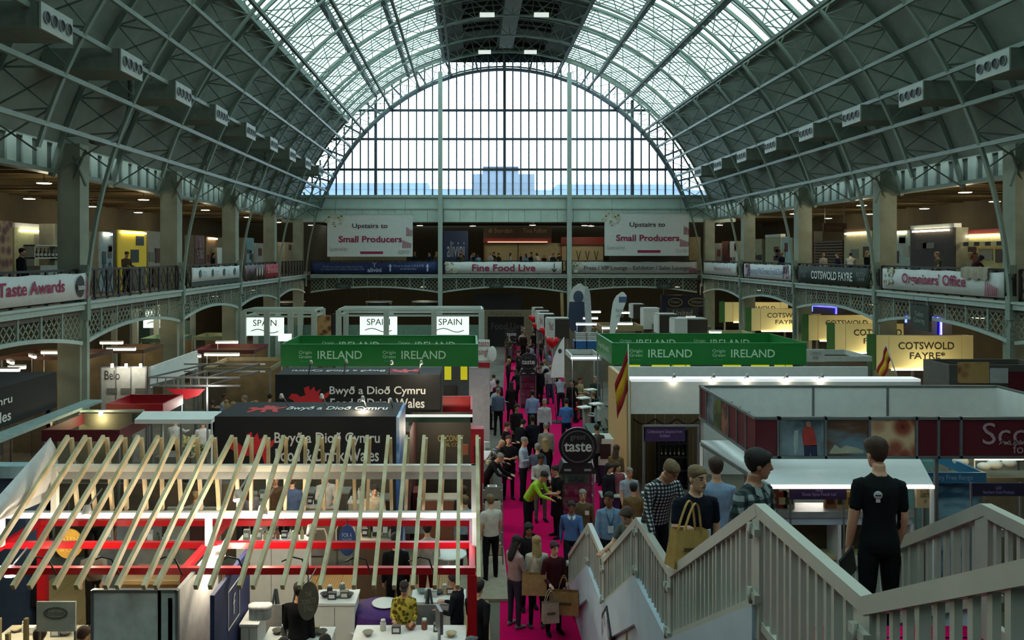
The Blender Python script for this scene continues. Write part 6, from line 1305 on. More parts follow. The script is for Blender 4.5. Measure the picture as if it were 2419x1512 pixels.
def counter(label, px0, px1, py_top, h, d, mat=WHITE, top=None):
    Y = YZ(py_top, h); xa, xb = XP(px0, Y), XP(px1, Y); t = thing('counter', label, 'counter', ((xa+xb)/2, Y-d/2, 0)); MB().box(xa, xb, Y-d, Y, 0, h-.04).build('cabinet', mat, t); MB().box(xa-.02, xb+.02, Y-d-.02, Y+.02, h-.04, h).build('top', top or WHITE, t); MB().box((xa+xb)/2-.005, (xa+xb)/2+.005, Y-d-.004, Y-d, .08, h-.08).build('door_gap', M('#777a78', .7), t); return Y, xa, xb, h
cA = counter('white counter with product trays under the middle rafters', 757, 848, 1393, 1.0, .55); cB = counter('white counter with a tablet on a stand under the aisle-side rafters', 978, 1098, 1393, 1.0, .5); cC = counter('long white table in front of the person in yellow', 845, 1098, 1478, .95, .8); cD = counter('white back panel counter with lidded jars under the rafters', 590, 628, 1440, 1.35, .5); cE = counter('white counter strewn with bowls at the bottom edge', 640, 790, 1482, .95, .7); cF = counter('cluttered counter below the logo board', 30, 205, 1478, 1.0, .7, M('#8a8672', .7), M('#a8a490', .6))
def item(name, label, cat, pos, mb_list, group):
    t = thing(name, label, cat, pos, group)
    for nm_, mb_, mt in mb_list: link(nm_, mb_.mesh(nm_), mt, t)
    return t
rnd = random.Random(5)
for (Y, xa, xb, h), pl in ((cA, 'the middle counter'), (cB, 'the tablet counter'), (cC, 'the long white table'), (cE, 'the bottom edge counter'), (cF, 'the cluttered counter')):
    for k in range(7):
        x = xa+.1+(xb-xa-.2)*(k+.5)/7; y = Y-.12-rnd.uniform(0, .28); c_ = rnd.choice(['#8d8a80', '#5a564c', '#a79c7a', '#6d7f7a', '#c4c2ba', '#3a3a3c', '#7a4a34'])
        cn = {'#8d8a80': 'grey', '#5a564c': 'brown-grey', '#a79c7a': 'sand', '#6d7f7a': 'sage', '#c4c2ba': 'off-white', '#3a3a3c': 'charcoal', '#7a4a34': 'rust'}[c_]; pl_ = pl+', '+ORD[k]+' item from its western end'
        if k % 3 == 0: item('bowl', 'small %s bowl on %s' % (cn, pl_), 'bowl', (x, y, h), [('bowl_wall', MB().lathe([(.04, 0), (.09, .06), (.085, .06), (.04, .012)], n=14), M(c_, .5))], 'bowls on '+pl)
        elif k % 3 == 1: item('jar', 'squat %s jar on %s' % (cn, pl_), 'jar', (x, y, h), [('jar_body', MB().lathe([(.045, 0), (.05, .02), (.05, .12), (.035, .14)], n=12), M(c_, .4)), ('lid', MB().lathe([(.04, .14), (.04, .17), (.01, .171)], n=12), PANEL)], 'jars on '+pl)
        else: item('carton', 'small %s carton on %s' % (cn, pl_), 'carton', (x, y, h), [('box_body', MB().box(-.07, .07, -.05, .05, 0, .12), M(c_, .6)), ('label', MB().box(-.05, .05, -.053, -.05, .03, .09), WHITE)], 'cartons on '+pl)
Y, xa, xb, h = cD
for k in range(3): item('lidded_jar', 'big white-lidded jar on the back panel counter, %s along' % ORD[k], 'jar', (XP(600+13*k, Y-.35), Y-.3, h-.02 if False else 1.35), [('jar_body', MB().lathe([(.085, 0), (.09, .02), (.09, .16)], n=16), M('#8f9896', .3)), ('lid', MB().lathe([(.1, .16), (.1, .21), (.02, .215)], n=16), WHITE)], 'white lidded jars')
p = at(1040, 1430, 13.0); t = thing('tablet_stand', 'grey tablet on a slanted stand before the aisle-side counter', 'tablet', (p.x, 12.6, 0)); MB().tube([(p.x, 12.6, 0), (p.x, 12.6, 1.15)], .025, 8).build('pole', ALU, t); MB().lathe([(.2, 0), (.2, .02), (.03, .04)], (p.x, 12.6, 0), 16).build('base', ALU, t); MB().cbox((p.x, 12.6, 1.28), (.05, .28, .36), .3).build('tablet', M('#5d6468', .3), t)
t = thing('round_table', 'round table under a purple cloth with a white tray', 'table', (XP(895, 14.2), 14.2, 0)); c_ = Vector((XP(895, 14.2), 14.2, 0)); MB().lathe([(.52, .05), (.5, .4), (.46, .74), (.44, .77), (.02, .78)], c_, 22).build('cloth', M('#43206a', .8, 0, 0, .15), t); MB().lathe([(.2, .785), (.24, .81), (.2, .80), (.02, .79)], c_+Vector((.1, .1, 0)), 18).build('tray', WHITE, t)
t = thing('bucket', 'red plastic bucket on the laminate floor by the aisle-side counter', 'bucket', (XP(1012, 15.6), 15.6, .03)); c_ = Vector((XP(1012, 15.6), 15.6, .03)); MB().lathe([(.13, 0), (.17, .32), (.16, .32), (.12, .02)], c_, 16).build('pail', M('#a02820', .4), t); m = MB(); m.path([c_+Vector((.17*math.cos(a), 0, .32+.1*math.sin(a))) for a in np.linspace(0, math.pi, 9)], .01, .01); m.build('handle', ALU, t)
t = thing('logo_board', 'white board with a grey oval logo at the western bottom corner', 'sign', (XP(130, 11.4), 11.4, 1.6)); MB().box(XP(86, 11.4), XP(178, 11.4), 11.4, 11.43, ZP(1492, 11.4), ZP(1422, 11.4)).build('board', M('#b4b6ae', .7), t); m = MB(); m.path([(XP(132, 11.4)+.16*math.cos(a), 11.39, ZP(1448, 11.4)+.075*math.sin(a)) for a in np.linspace(0, 6.283, 25)[:-1]], .01, .02, (0, 1, 0), True); m.build('oval_logo', M('#5d6058', .7), t); text('Rombsels', M('#4d5048', .7), t, (XP(132, 11.4), 11.4, ZP(1448, 11.4)), UX, UZ, .26, .07); MB().box(XP(88, 11.4), XP(92, 11.4), 11.43, 11.46, 0, ZP(1425, 11.4)).build('leg', ALU, t); MB().box(XP(172, 11.4), XP(176, 11.4), 11.43, 11.46, 0, ZP(1425, 11.4)).build('leg', ALU, t)
t = thing('crate_shelf', 'pale pine crate shelf at the western picture edge', 'shelf', (XP(10, 11), 11, 0))
for z in (.6, 1.05, 1.5): MB().box(XP(-30, 11), XP(36, 11), 10.8, 11.3, z, z+.04).build('shelf', WOOD, t)
for x in (XP(-30, 11), XP(36, 11)): MB().box(x-.025, x+.025, 10.8, 10.86, 0, 1.9).build('upright', WOOD, t); MB().box(x-.025, x+.025, 11.24, 11.3, 0, 1.9).build('upright', WOOD, t)
t = thing('cardboard_box', 'large brown cardboard box under the rafters near the yellow sign', 'box', (XP(365, 13.4), 13.4, .0)); xa, xb = XP(300, 13.4), XP(432, 13.4); MB().box(xa, xb, 13.2, 13.9, 1.25, 1.65).build('box_body', CARD, t); MB().box(xa-.02, xb+.02, 13.15, 13.2, 1.6, 1.66).build('flap', M('#9b8155', .85), t); MB().box(xa+.05, xb-.05, 13.25, 13.85, 0, 1.25).build('pallet_stack', M('#3f3a30', .8), t)
for i, (px_, py_) in enumerate(((250, 1330), (640, 1310), (690, 1315), (1010, 1340))):
    p = at(px_, py_, 13.4); t = thing('display_easel', 'dark folded display easel under the rafters, %s from the western side' % ORD[i], 'easel', (p.x, 13.6, .03), 'easels under the rafters'); MB().bar((p.x-.2, 13.5, .03), (p.x, 13.7, 1.3), .03).build('leg', STEELD, t); MB().bar((p.x+.25, 13.5, .03), (p.x+.02, 13.7, 1.3), .03).build('leg', STEELD, t); MB().bar((p.x, 14.0, .03), (p.x, 13.7, 1.3), .03).build('leg', STEELD, t); MB().cbox((p.x, 13.55, .85), (.4, .03, .5)).build('board', M('#77797a', .6), t)
# rows behind the rafters: back walls, counters and shelves under the black box
slab('back_partition', 'dark brown partition behind the rafter stand', 'partition', XP(130, 18.6), XP(560, 18.6), 18.6, 18.66, 0, 1.7, M('#5c5040', .8, 0, 0, .4, 2.)); slab('back_partition', 'grey-white partition panel between the rafter studs', 'partition', XP(395, 16.2), XP(520, 16.2), 16.2, 16.26, 0, 1.9, M('#8b8d84', .7)); slab('back_partition', 'low taupe partition under the nearer dragon box', 'partition', XP(560, 21), XP(935, 21), 21, 21.06, 0, 1.5, M('#5c5446', .7))
for i, (a, b, py_, h_, mt) in enumerate(((600, 700, 1160, 1.0, PANEL), (720, 830, 1150, 1.0, M('#6a6254', .7)), (850, 930, 1165, .9, M('#4a3a2c', .7)), (990, 1095, 1165, 1.0, M('#7a4a34', .7)), (200, 330, 1190, 1.0, M('#4a4030', .7)))): counter(['white counter seen between studs below the dragon box', 'taupe counter seen between studs below the dragon box', 'dark brown counter at the end of the dragon box', 'brick-brown counter under the aisle-side studs', 'dark counter under the gable panel'][i], a, b, py_, h_, .5, mt, M('#8f8b80', .6))
t = thing('magazine_rack', 'silver wire magazine rack at the aisle edge behind the rafters', 'rack', (.5, 18.2, 0))
for k in range(5):
    z = .25+.3*k; MB().box(.28, .72, 18.0+.06*k, 18.06+.06*k, z, z+.2).build('pocket', M('#8f8a80', .4, .3), t); MB().cbox((.5, 17.98+.06*k, z+.16), (.36, .02, .24)).build('leaflet', M(['#b4a890', '#8a8f8a', '#a89684', '#c0b8a8', '#7a7468'][k], .7), t)
for x in (.28, .72): MB().bar((x, 18.0, 0), (x, 18.4, 1.75), .03).build('frame_leg', ALU, t); MB().bar((x, 18.7, 0), (x, 18.4, 1.75), .03).build('frame_leg', ALU, t)
t = thing('high_table', 'tall table with a red cloth and white leaflets at the aisle edge', 'table', (XP(1165, 20.6), 20.6, 0)); MB().box(XP(1150, 20.6), XP(1180, 20.6), 20.4, 20.8, 1.0, 1.04).build('top', DARK, t); MB().box(XP(1154, 20.6), XP(1176, 20.6), 20.42, 20.78, 0, 1.0).build('base', M('#2a0f16', .8), t)
item('leaflet_stack', 'stack of white leaflets on the tall aisle table', 'leaflets', (XP(1163, 20.6), 20.6, 1.04), [('paper', MB().box(-.12, .12, -.1, .1, 0, .03), WHITE), ('cover_print', MB().box(-.08, .08, -.07, .07, .03, .032), M('#6a6a6c', .7))], None)
slab('stand_platform', 'pale beige platform edge along the aisle behind the rafters', 'platform', -.35, .78, 16.2, 21.5, 0, .06, M('#8f8472', .8))
# ---------------------------------------------------------------- stands up in the galleries
def YG(px, X): return F*abs(X)/abs(px-VX)
def gstand(side, label, px0, px1, py_top, mat, X, z0=GZ, extra=None, header=None, light=False, txt=None):
    a, b = sorted((YG(px0, X), YG(px1, X))); zt = 7+(VY-py_top)*((a+b)/2)/F; xx = X
    t = thing('gallery_stand', label, 'stand', (xx, (a+b)/2, GZ), None); d = .06*(1 if side < 0 else -1)
    x0_, x1_ = sorted((xx, xx-d)); MB().box(x0_, x1_, a, b, z0, zt).build('front_panel', mat, t); xs0, xs1 = sorted((xx+side*.06, xx+side*.6))
    MB().box(xs0, xs1, a, a+.05, z0, zt).build('side_panel', M('#777a6c', .7), t)
    rnd = random.Random(len(label)*7+int(px0)); w_ = b-a; zz_ = zt-z0
    for q in range(rnd.choice([2, 3, 4])):
        if w_ < 1.2: break
        y_ = a+w_*(.08+.8*rnd.random()*.9); hw = min(w_*.14, .45); z_ = z0+1.0+(zz_-1.6)*rnd.random(); x0_, x1_ = sorted((xx-side*.005, xx-side*.03)); yl, yh = max(a+.05, y_-hw), min(b-.05, y_+hw)
        MB().box(x0_, x1_, yl, yh, z_, min(zt-.1, z_+rnd.uniform(.25, .6))).build('small_poster', M(rnd.choice(['#3a2c24', '#6a6a60', '#8f8c7c', '#4c5a50', '#5c3028', '#2c3238']), .7), t)
    if w_ > 3:
        xs2, xs3 = sorted((xx-side*.1, xx-side*.5)); MB().box(xs2, xs3, a+.4, a+.4+w_*.45, z0, z0+1.0).build('counter', M('#6a675a', .7), t)
    if header: x0_, x1_ = sorted((xx-side*.02, xx+side*.3)); MB().box(x0_, x1_, a, b, zt, zt+.18).build('header', header, t)
    if light: x0_, x1_ = sorted((xx-side*.12, xx-side*.04)); MB().box(x0_, x1_, a+.3, b-.3, zt-.14, zt-.06).build('strip_light', E('#fff0c8', 7), t)
    if txt: text(txt[0], txt[1], t, (xx-side*.02, (a+b)/2, (z0+zt)/2+txt[4]), UY if side < 0 else -UY, UZ, (b-a)*txt[2], txt[3])
    return t
XG, XH = -15.6, 20.8
PH = M('#a8a494', .7); GY = M('#8b8d78', .7)
gstand(-1, 'food photo panel at the edge of the western gallery', -60, 30, 520, FOOD, XG); gstand(-1, 'pale walled stand with white header on the western gallery', 34, 128, 540, M('#8d9270', .7), XG-1.5, header=PANEL, light=True); gstand(-1, 'tall beige panel next to the western pier upstairs', 130, 168, 530, M('#88876f', .7), XG)
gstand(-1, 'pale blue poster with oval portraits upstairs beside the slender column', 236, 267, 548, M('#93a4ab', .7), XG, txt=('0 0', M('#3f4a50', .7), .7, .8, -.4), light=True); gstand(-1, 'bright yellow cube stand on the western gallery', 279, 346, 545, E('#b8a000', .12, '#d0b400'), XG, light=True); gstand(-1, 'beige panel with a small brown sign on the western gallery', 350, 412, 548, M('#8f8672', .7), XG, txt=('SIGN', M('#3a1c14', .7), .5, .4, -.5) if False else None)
t = thing('small_sign', 'small brown sign on the beige gallery panel', 'sign', (XG+.08, YG(384, XG), GZ+1.2)); yy = YG(384, XG); MB().box(XG+.005, XG+.06, yy-1.0, yy+1.0, GZ+1.2, GZ+1.9).build('board', M('#4a2418', .7), t); MB().box(XG+.06, XG+.07, yy-.4, yy+.4, GZ+1.62, GZ+1.72).build('white_line', PANEL, t)
gstand(-1, 'dark red lettered panel behind the green-edged banner', 461, 483, 556, M('#6a4a44', .7), XG, txt=('SL\nFOOD', M('#b09088', .7), .7, 1.2, .6)); gstand(-1, 'warm lit shelf stand behind the green-edged banner', 487, 513, 560, M('#7a5a34', .7), XG, light=True); gstand(-1, 'narrow white poster with dark marks on the western gallery', 515, 529, 585, PANEL, XG+.4); gstand(-1, 'olive wall of hanging items on the western gallery', 530, 552, 562, M('#77755a', .7), XG-.5, light=True)
gstand(-1, 'pale blue panel stand behind the food photo banner', 583, 600, 562, M('#7fa0a8', .7), XG); gstand(-1, 'white panel stand behind the red banner', 604, 640, 575, M('#9a9c94', .7), XG); gstand(-1, 'beige panel stand at the corner of the western gallery', 672, 704, 573, M('#8a8672', .7), XG)
gstand(1, 'pale stand with a green picture on the eastern gallery near the column', 2100, 2150, 545, M('#8f9a90', .7), XH, light=True); gstand(1, 'dark slatted stand on the eastern gallery', 2152, 2255, 540, M('#2a2018', .7), XH, header=PANEL, light=True); gstand(1, 'cream stand with a checked awning on the eastern gallery', 2258, 2390, 552, M('#a89c68', .7), XH+.6, header=M('#6a1c1c', .7), light=True)
t = thing('checked_awning', 'black and cream checked awning strip on the eastern gallery', 'awning', (XH+.2, 31.5, GZ+2)); 
for i in range(16): ya_ = YG(2370, XH)+i*.36; MB().box(XH+.2, XH+.25, ya_, ya_+.35, GZ+1.95, GZ+2.12).build('awning_square', DARK if i % 2 else CREAM, t)
gstand(1, 'dark red panel beside the pier on the eastern gallery', 1901, 1920, 547, M('#5a1c1a', .7), XH); 
t = thing('louvre_screen', 'brown slatted screen behind the dark green banner', 'screen', (XH, 46, GZ)); a, b = sorted((YG(1924, XH), YG(1990, XH))); MB().box(XH+.05, XH+.1, a, b, GZ, GZ+2.4).build('backing', M('#1a120c', .8), t)
for k in range(14): MB().box(XH-.02, XH+.05, a, b, GZ+.2+.16*k, GZ+.3+.16*k).build('slat', M('#5a4424', .7), t)
gstand(1, 'cream lit stand behind the dark green banner', 1994, 2060, 547, M('#9a9470', .7), XH, header=M('#4a3018', .7), light=True); gstand(1, 'beige wall stand behind the handwritten banner', 1770, 1800, 565, M('#8a8868', .7), XH); gstand(1, 'cream stand with pale blue side behind the handwritten banner', 1808, 1845, 560, M('#9a9878', .7), XH, header=PANEL); gstand(1, 'pale blue panel beside the slender column on the eastern gallery', 1846, 1870, 562, M('#8fa8a8', .7), XH-.3)
gstand(1, 'grey panel stand at the corner of the eastern gallery', 1672, 1704, 575, M('#85877c', .7), XH); gstand(1, 'dark red panel in the corner of the eastern gallery', 1706, 1722, 570, M('#4a1616', .7), XH); gstand(1, 'pale lit panel by the eastern corner column', 1724, 1740, 570, PANEL, XH)
t = thing('hanging_board', 'long brown hanging board deep in the eastern gallery', 'sign', (XP(1972, 50), 50, 8.4)); MB().box(XP(1945, 50), XP(2000, 50), 50, 50.06, ZP(548, 50), ZP(527, 50)).build('board', M('#3a2414', .7), t); text('KITCHEN', M('#6a5434', .7), t, (XP(1972, 50), 50, ZP(538, 50)), UX, UZ, .9, .2)
for q in (1950, 1995): MB().box(XP(q, 50)-.02, XP(q, 50)+.02, 50.01, 50.05, ZP(527, 50), 10.4).build('hanger', STEELD, t)
# end gallery stands
YE = 70.5
def estand(label, px0, px1, py0, py1, mat, Y=YE, txt=None, tm=None, light=False):
    t = thing('gallery_stand', label, 'stand', (XP((px0+px1)/2, Y), Y, GZ)); MB().box(XP(px0, Y), XP(px1, Y), Y, Y+.1, max(GZ, ZP(py1, Y)), ZP(py0, Y)).build('front_panel', mat, t); MB().box(XP(px0, Y), XP(px0, Y)+.08, Y+.1, Y+.16, GZ, ZP(py0, Y)).build('support', mat, t)
    if txt: text(txt, tm or PANEL, t, (XP((px0+px1)/2, Y), Y, ZP((py0+py1)/2-4, Y)), UX, UZ, XP(px1, Y)*.7-XP(px0, Y)*.7, (ZP(py0, Y)-ZP(py1, Y))*.4)
    if light: MB().box(XP(px0+10, Y), XP(px1-10, Y), Y-.1, Y-.04, ZP(py1-2, Y), ZP(py1, Y)+.1).build('strip_light', E('#ffe6b0', 4), t)
    return t
estand('navy blue stand with pale wineglass logo on the end gallery', 1047, 1106, 545, 640, M('#1d3a66', .6), txt='alivini', tm=LB)
estand('brown lettered header stand on the end gallery, nearer the navy stand', 1142, 1222, 535, 562, M('#3a2c20', .7), txt='di Stordan', tm=M('#8a7a60', .7)); estand('brown lettered header stand in the middle of the end gallery', 1223, 1303, 535, 562, M('#3a2c20', .7), txt="Tina Fallon", tm=M('#8a7a60', .7)); estand('cream photo wall below the brown headers on the end gallery', 1142, 1338, 574, 640, M('#9a9474', .7), Y=YE+.3)
estand('red band with pale line below the brown headers', 1142, 1303, 562, 574, M('#6a1a14', .6), Y=YE-.2, light=True); estand('red and white header stand beside the eastern hanging banner', 1325, 1430, 560, 578, M('#6a2018', .6)); estand('cream wall with black letter V prints on the end gallery', 1350, 1425, 578, 640, M('#9a9478', .7), Y=YE+.3, txt='V  V  V', tm=DARK)
estand('dark counter wall below the eastern hanging banner', 1440, 1620, 604, 640, M('#33302e', .7), Y=YE-2); estand('pale counter wall below the western hanging banner', 780, 960, 606, 640, M('#77796c', .7), Y=YE-2); estand('tan wall stand in the eastern corner of the end gallery', 1628, 1655, 560, 640, M('#7c7250', .7), Y=YE-1)
# ---------------------------------------------------------------- more stock behind the rafters
def stock(Y, xa, xb, h, place, n, seed, zs=(.12, .3)):
    rnd = random.Random(seed)
    for k in range(n):
        x = xa+.08+(xb-xa-.16)*(k+.5)/n; c_, cn = rnd.choice([('#8d8a80', 'grey'), ('#a79c7a', 'sand'), ('#6d7f7a', 'sage'), ('#c4c2ba', 'off-white'), ('#3a3a3c', 'charcoal'), ('#7a4a34', 'rust'), ('#4a5a34', 'olive')]); hh = rnd.uniform(*zs); y = Y-.15-rnd.uniform(0, .15)
        if k % 2: item('bottle', '%s bottle on %s, %s from its western end' % (cn, place, ORD[k]), 'bottle', (x, y, h), [('bottle_body', MB().lathe([(.035, 0), (.04, .02), (.04, hh*.6), (.015, hh*.8), (.015, hh)], n=10), M(c_, .3)), ('cap', MB().lathe([(.018, hh), (.018, hh+.03), (.004, hh+.031)], n=8), M('#2a2a2c', .5))], 'bottles on '+place)
        else: item('packet', '%s packet on %s, %s from its western end' % (cn, place, ORD[k]), 'packet', (x, y, h), [('packet_body', MB().box(-.06, .06, -.04, .04, 0, hh), M(c_, .6)), ('label', MB().box(-.045, .045, -.043, -.04, hh*.3, hh*.7), WHITE)], 'packets on '+place)
c1_ = counter('white stock counter behind the red frame, beside the blue oval sign', 575, 735, 1264, 1.25, .5); stock(*c1_, 'the stock counter', 10, 31)
c2_ = counter('grey stock counter behind the red frame, below the yellow round sign', 250, 420, 1270, 1.25, .5, M('#8a8d8c', .7)); stock(*c2_, 'the grey stock counter', 9, 32)
c3_ = counter('brown stock counter behind the red frame near the aisle', 850, 940, 1258, 1.2, .5, M('#5a4636', .7), M('#8a8070', .6)); stock(*c3_, 'the brown stock counter', 6, 33)
Y = 15.9; x = XP(1062, Y); t = thing('bar_table', 'tall white round bar table near the aisle-side red post', 'table', (x, Y, .03)); MB().lathe([(.33, 1.06), (.34, 1.08), (.33, 1.1), (.02, 1.1)], (x, Y, 0), 24).build('top', WHITE, t); MB().tube([(x, Y, .05), (x, Y, 1.06)], .035, 8).build('pole', WHITE, t); MB().lathe([(.25, .03), (.25, .05), (.04, .08)], (x, Y, 0), 20).build('base', WHITE, t)
for i, (px_, py_, w_, h_, c_, lb) in enumerate(((330, 1262, .9, .5, '#77797a', 'grey picture panel hung behind the red frame'), (470, 1262, .35, .6, '#3a1c1c', 'dark red side panel hung behind the red frame'), (985, 1240, .5, .35, '#8c8a84', 'pale folded easel panel behind the aisle-side red frame'))):
    Y = 16.1 if i < 2 else 17.0; p = at(px_, py_, Y); t = thing('picture_panel', lb, 'panel', (p.x, Y, 0)); MB().box(p.x-w_/2, p.x+w_/2, Y-.03, Y, p.z-h_/2, p.z+h_/2).build('board', M(c_, .7), t); MB().tube([(p.x, Y+.02, 0), (p.x, Y+.02, p.z)], .02, 6).build('stand', ALU, t)
# stools by the purple table
for i, (px_, Y) in enumerate(((850, 13.9), (945, 14.4))):
    x = XP(px_, Y); t = thing('stool', 'white plastic stool on the %s side of the purple table' % ('western' if i == 0 else 'aisle'), 'stool', (x, Y, .03), 'stools by the purple table'); MB().lathe([(.17, .44), (.18, .46), (.02, .47)], (x, Y, .03), 16).build('seat', WHITE, t)
    for a in range(4): q = a*math.pi/2+.6; MB().tube([(x+.12*math.cos(q), Y+.12*math.sin(q), .47), (x+.19*math.cos(q), Y+.19*math.sin(q), .03)], .014, 6).build('leg', ALU, t)
# extra western gallery furniture
gx = XG+.5
t = thing('serving_counter', 'white serving counter with shelves on the western gallery edge', 'counter', (gx, 29.2, GZ)); MB().box(gx-.6, gx-.1, 28.4, 30.6, GZ-.02, GZ+1.2).build('cabinet', M('#8f958c', .7), t)
for z in (1.45, 1.9): MB().box(gx-.7, gx-.3, 28.4, 30.6, GZ+z, GZ+z+.04).build('shelf', PANEL, t)
for y in (28.4, 30.56): MB().box(gx-.7, gx-.3, y, y+.04, GZ+1.2, GZ+1.94).build('upright', PANEL, t)
for k in range(7): item('bottle', 'dark bottle on the gallery serving shelf, %s along' % ORD[k], 'bottle', (gx-.5, 28.65+.27*k, GZ+1.49), [('bottle_body', MB().lathe([(.05, 0), (.05, .2), (.02, .28), (.02, .34)], n=10), M(['#2c2a24', '#4a3020', '#223028'][k % 3], .3)), ('label', MB().lathe([(.052, .05), (.052, .15)], n=10), PANEL)], 'bottles on the gallery serving shelf')

# furniture inside the dragon stand, seen between the rafters
for i, (a, b, py_, h_, mt, lb) in enumerate(((575, 660, 1175, 1.0, PANEL, 'white low counter deep in the dragon stand'), (700, 800, 1182, .95, M('#77705f', .7), 'taupe tasting counter deep in the dragon stand'), (830, 905, 1172, 1.0, M('#8f897a', .7), 'beige tasting counter at the aisle end of the dragon stand'), (160, 300, 1168, 1.0, M('#6a5c48', .7), 'brown shelf counter behind the gable panel'), (430, 520, 1178, 1.0, M('#9a9c98', .7), 'pale counter behind the middle rafters'))):
    c_ = counter(lb, a, b, py_, h_, .5, mt, M('#b0aca0', .6)); stock(*c_, 'the '+lb.split(' deep')[0].split(' at')[0].split(' behind')[0], 7, 50+i)
for i, (px_, Y) in enumerate(((620, 17.4), (745, 17.6), (812, 18.0))):
    x = XP(px_, Y); t = thing('cafe_chair', 'dark cafe chair in the dragon stand, %s from the western side' % ORD[i], 'chair', (x, Y, 0), 'chairs in the dragon stand'); MB().box(x-.2, x+.2, Y-.2, Y+.2, .44, .48).build('seat', M('#3c3430', .6), t); m_ = MB(); m_.path([(x-.2, Y+.2, .48), (x-.21, Y+.24, .75), (x-.15, Y+.26, .9), (x+.15, Y+.26, .9), (x+.21, Y+.24, .75), (x+.2, Y+.2, .48)], .03, .03, (0, 1, 0)); m_.build('backrest', M('#a8a59c', .5), t)
    for sx in (-.18, .18):
        for sy in (-.18, .18): MB().box(x+sx-.015, x+sx+.015, Y+sy-.015, Y+sy+.015, 0, .44).build('leg', ALU, t)
# ---------------------------------------------------------------- the people
def FH(py, h=1.74, z=0): return F*(H-h-z)/(py-VY)        # distance of a head top seen at row py
def stair_z(y):
    for nm, ya, za, yb_, zb_ in ST:
        if ya <= y <= yb_:
            if za == zb_: return za
            n = 8; return za+(zb_-za)*(int((y-ya)/(yb_-ya)*n-1e-6)+1)/n
    return 0
def badge(r, info, s, yaw, drop=.22, col='#b9c4c8', strap='#1c2434', side=0):
    """lanyard and card hanging on the chest, parts of the person"""
    T_ = info['T']; m = MB(); m.path([T_(-.075, -.055, .545), T_(-.06, -.125, .42), T_(side, -.145, .40-drop+.06)], .018, .006, (0, 1, 0)); m.path([T_(.075, -.055, .545), T_(.06, -.125, .42), T_(side, -.145, .40-drop+.06)], .018, .006, (0, 1, 0))
    link('lanyard', m.mesh('lanyard'), M(strap, .7), r); m = MB(); c = T_(side, -.15, .40-drop); m.cbox(c, (.10, .008, .13)); link('badge_card', m.mesh('badge_card'), M(col, .5), r)
PLAID = tex_mat('plaid_cloth', 'checker', '#141c1f', '#2c3c40', (9, 9, 9), .9)
def plaid(name, a, b, c, sc):
    if name in MATS: return MATS[name]
    m = bpy.data.materials.new(name); m.use_nodes = True; t = m.node_tree; bs = t.nodes['Principled BSDF']; bs.inputs['Roughness'].default_value = .9; co = t.nodes.new('ShaderNodeTexCoord'); prev = None; acc = []
    for rot in ((0, 0, 0), (0, R(90), 0)):
        mp = t.nodes.new('ShaderNodeMapping'); mp.inputs['Rotation'].default_value = rot; wv = t.nodes.new('ShaderNodeTexWave'); wv.inputs['Scale'].default_value = sc; wv.inputs['Distortion'].default_value = .3; wv.bands_direction = 'X'
        t.links.new(co.outputs['Object'], mp.inputs['Vector']); t.links.new(mp.outputs['Vector'], wv.inputs['Vector']); r = t.nodes.new('ShaderNodeValToRGB'); r.color_ramp.elements[0].position = .45; r.color_ramp.elements[1].position = .6; t.links.new(wv.outputs['Fac'], r.inputs['Fac']); acc.append(r)
    ad = t.nodes.new('ShaderNodeMath'); ad.operation = 'ADD'; t.links.new(acc[0].outputs['Color'], ad.inputs[0]); t.links.new(acc[1].outputs['Color'], ad.inputs[1]); hf = t.nodes.new('ShaderNodeMath'); hf.operation = 'MULTIPLY'; hf.inputs[1].default_value = .5; t.links.new(ad.outputs[0], hf.inputs[0])
    rr = t.nodes.new('ShaderNodeValToRGB'); e = rr.color_ramp.elements; e[0].color = (*lin(a), 1); e[1].color = (*lin(c), 1); x = e.new(.5); x.color = (*lin(b), 1); t.links.new(hf.outputs[0], rr.inputs['Fac']); t.links.new(rr.outputs['Color'], bs.inputs['Base Color']); MATS[name] = m; return m
PL1 = plaid('teal_plaid', '#12191b', '#2f3f42', '#8d9a9a', 3.4); CHK = plaid('gingham', '#101117', '#3f4147', '#c4c6c8', 7.5)
# on the staircase
y = 6.3; r, i_, s = person('man in a black T-shirt seen from behind, holding a tablet on the stairs', (3.2, y, stair_z(y)), 172, top='#15181a', bottom='#101315', skin=1, hair='brown', style='short', sleeve='short', height=1.70, voxel=.0075, fat=.95, female=True, custom=dict(ra=(4, 8, 24, 0), la=(2, 10, 14, 4), yaw=18, pitch=10, grip=34, rl=(6, 8, 3), ll=(-2, 4, 3)))
r.scale = (s*.9, s*.9, s); T_ = i_['T']; m = MB(); c = T_(.055, .132, .42); m.ball(c, (.038, .008, .034), 12, 6); m.cbox(c+Vector((0, .0, -.045)), (.035, .008, .025)); link('back_print', m.mesh('back_print'), M('#b9bcbc', .7), r)
m = MB(); m.cbox(c+Vector((0, .004, .0)), (.05, .012, .009)); link('print_band', m.mesh('print_band'), M('#15181a', .8), r)
h = wpt(r, i_['hands']['l'][0], s, 172); t = thing('tablet', 'thin dark tablet held low by the man in the black T-shirt', 'tablet', h+Vector((.03, -.02, -.14)), None, .4); t.rotation_euler = (R(12), R(-28), R(30)); link('tablet_body', MB().box(-.09, .09, -.008, .008, -.06, .2).mesh('tablet_body'), M('#1c1e20', .35), t); link('bright_edge', MB().box(.088, .094, -.009, .009, -.06, .2).mesh('bright_edge'), M('#b4b8ba', .4), t)
y = 6.6; r, i_, s = person('man in a teal plaid shirt on the stairs looking sideways', (2.32, y, stair_z(y)), 38, top=PL1, bottom='#15181d', skin=2, hair='dark', style='short', height=1.72, voxel=.0075, custom=dict(ra=(-6, 16, 22, 6), la=(4, 10, 16, 0), yaw=46, pitch=6, tilt=0, rl=(10, 14, 3)))
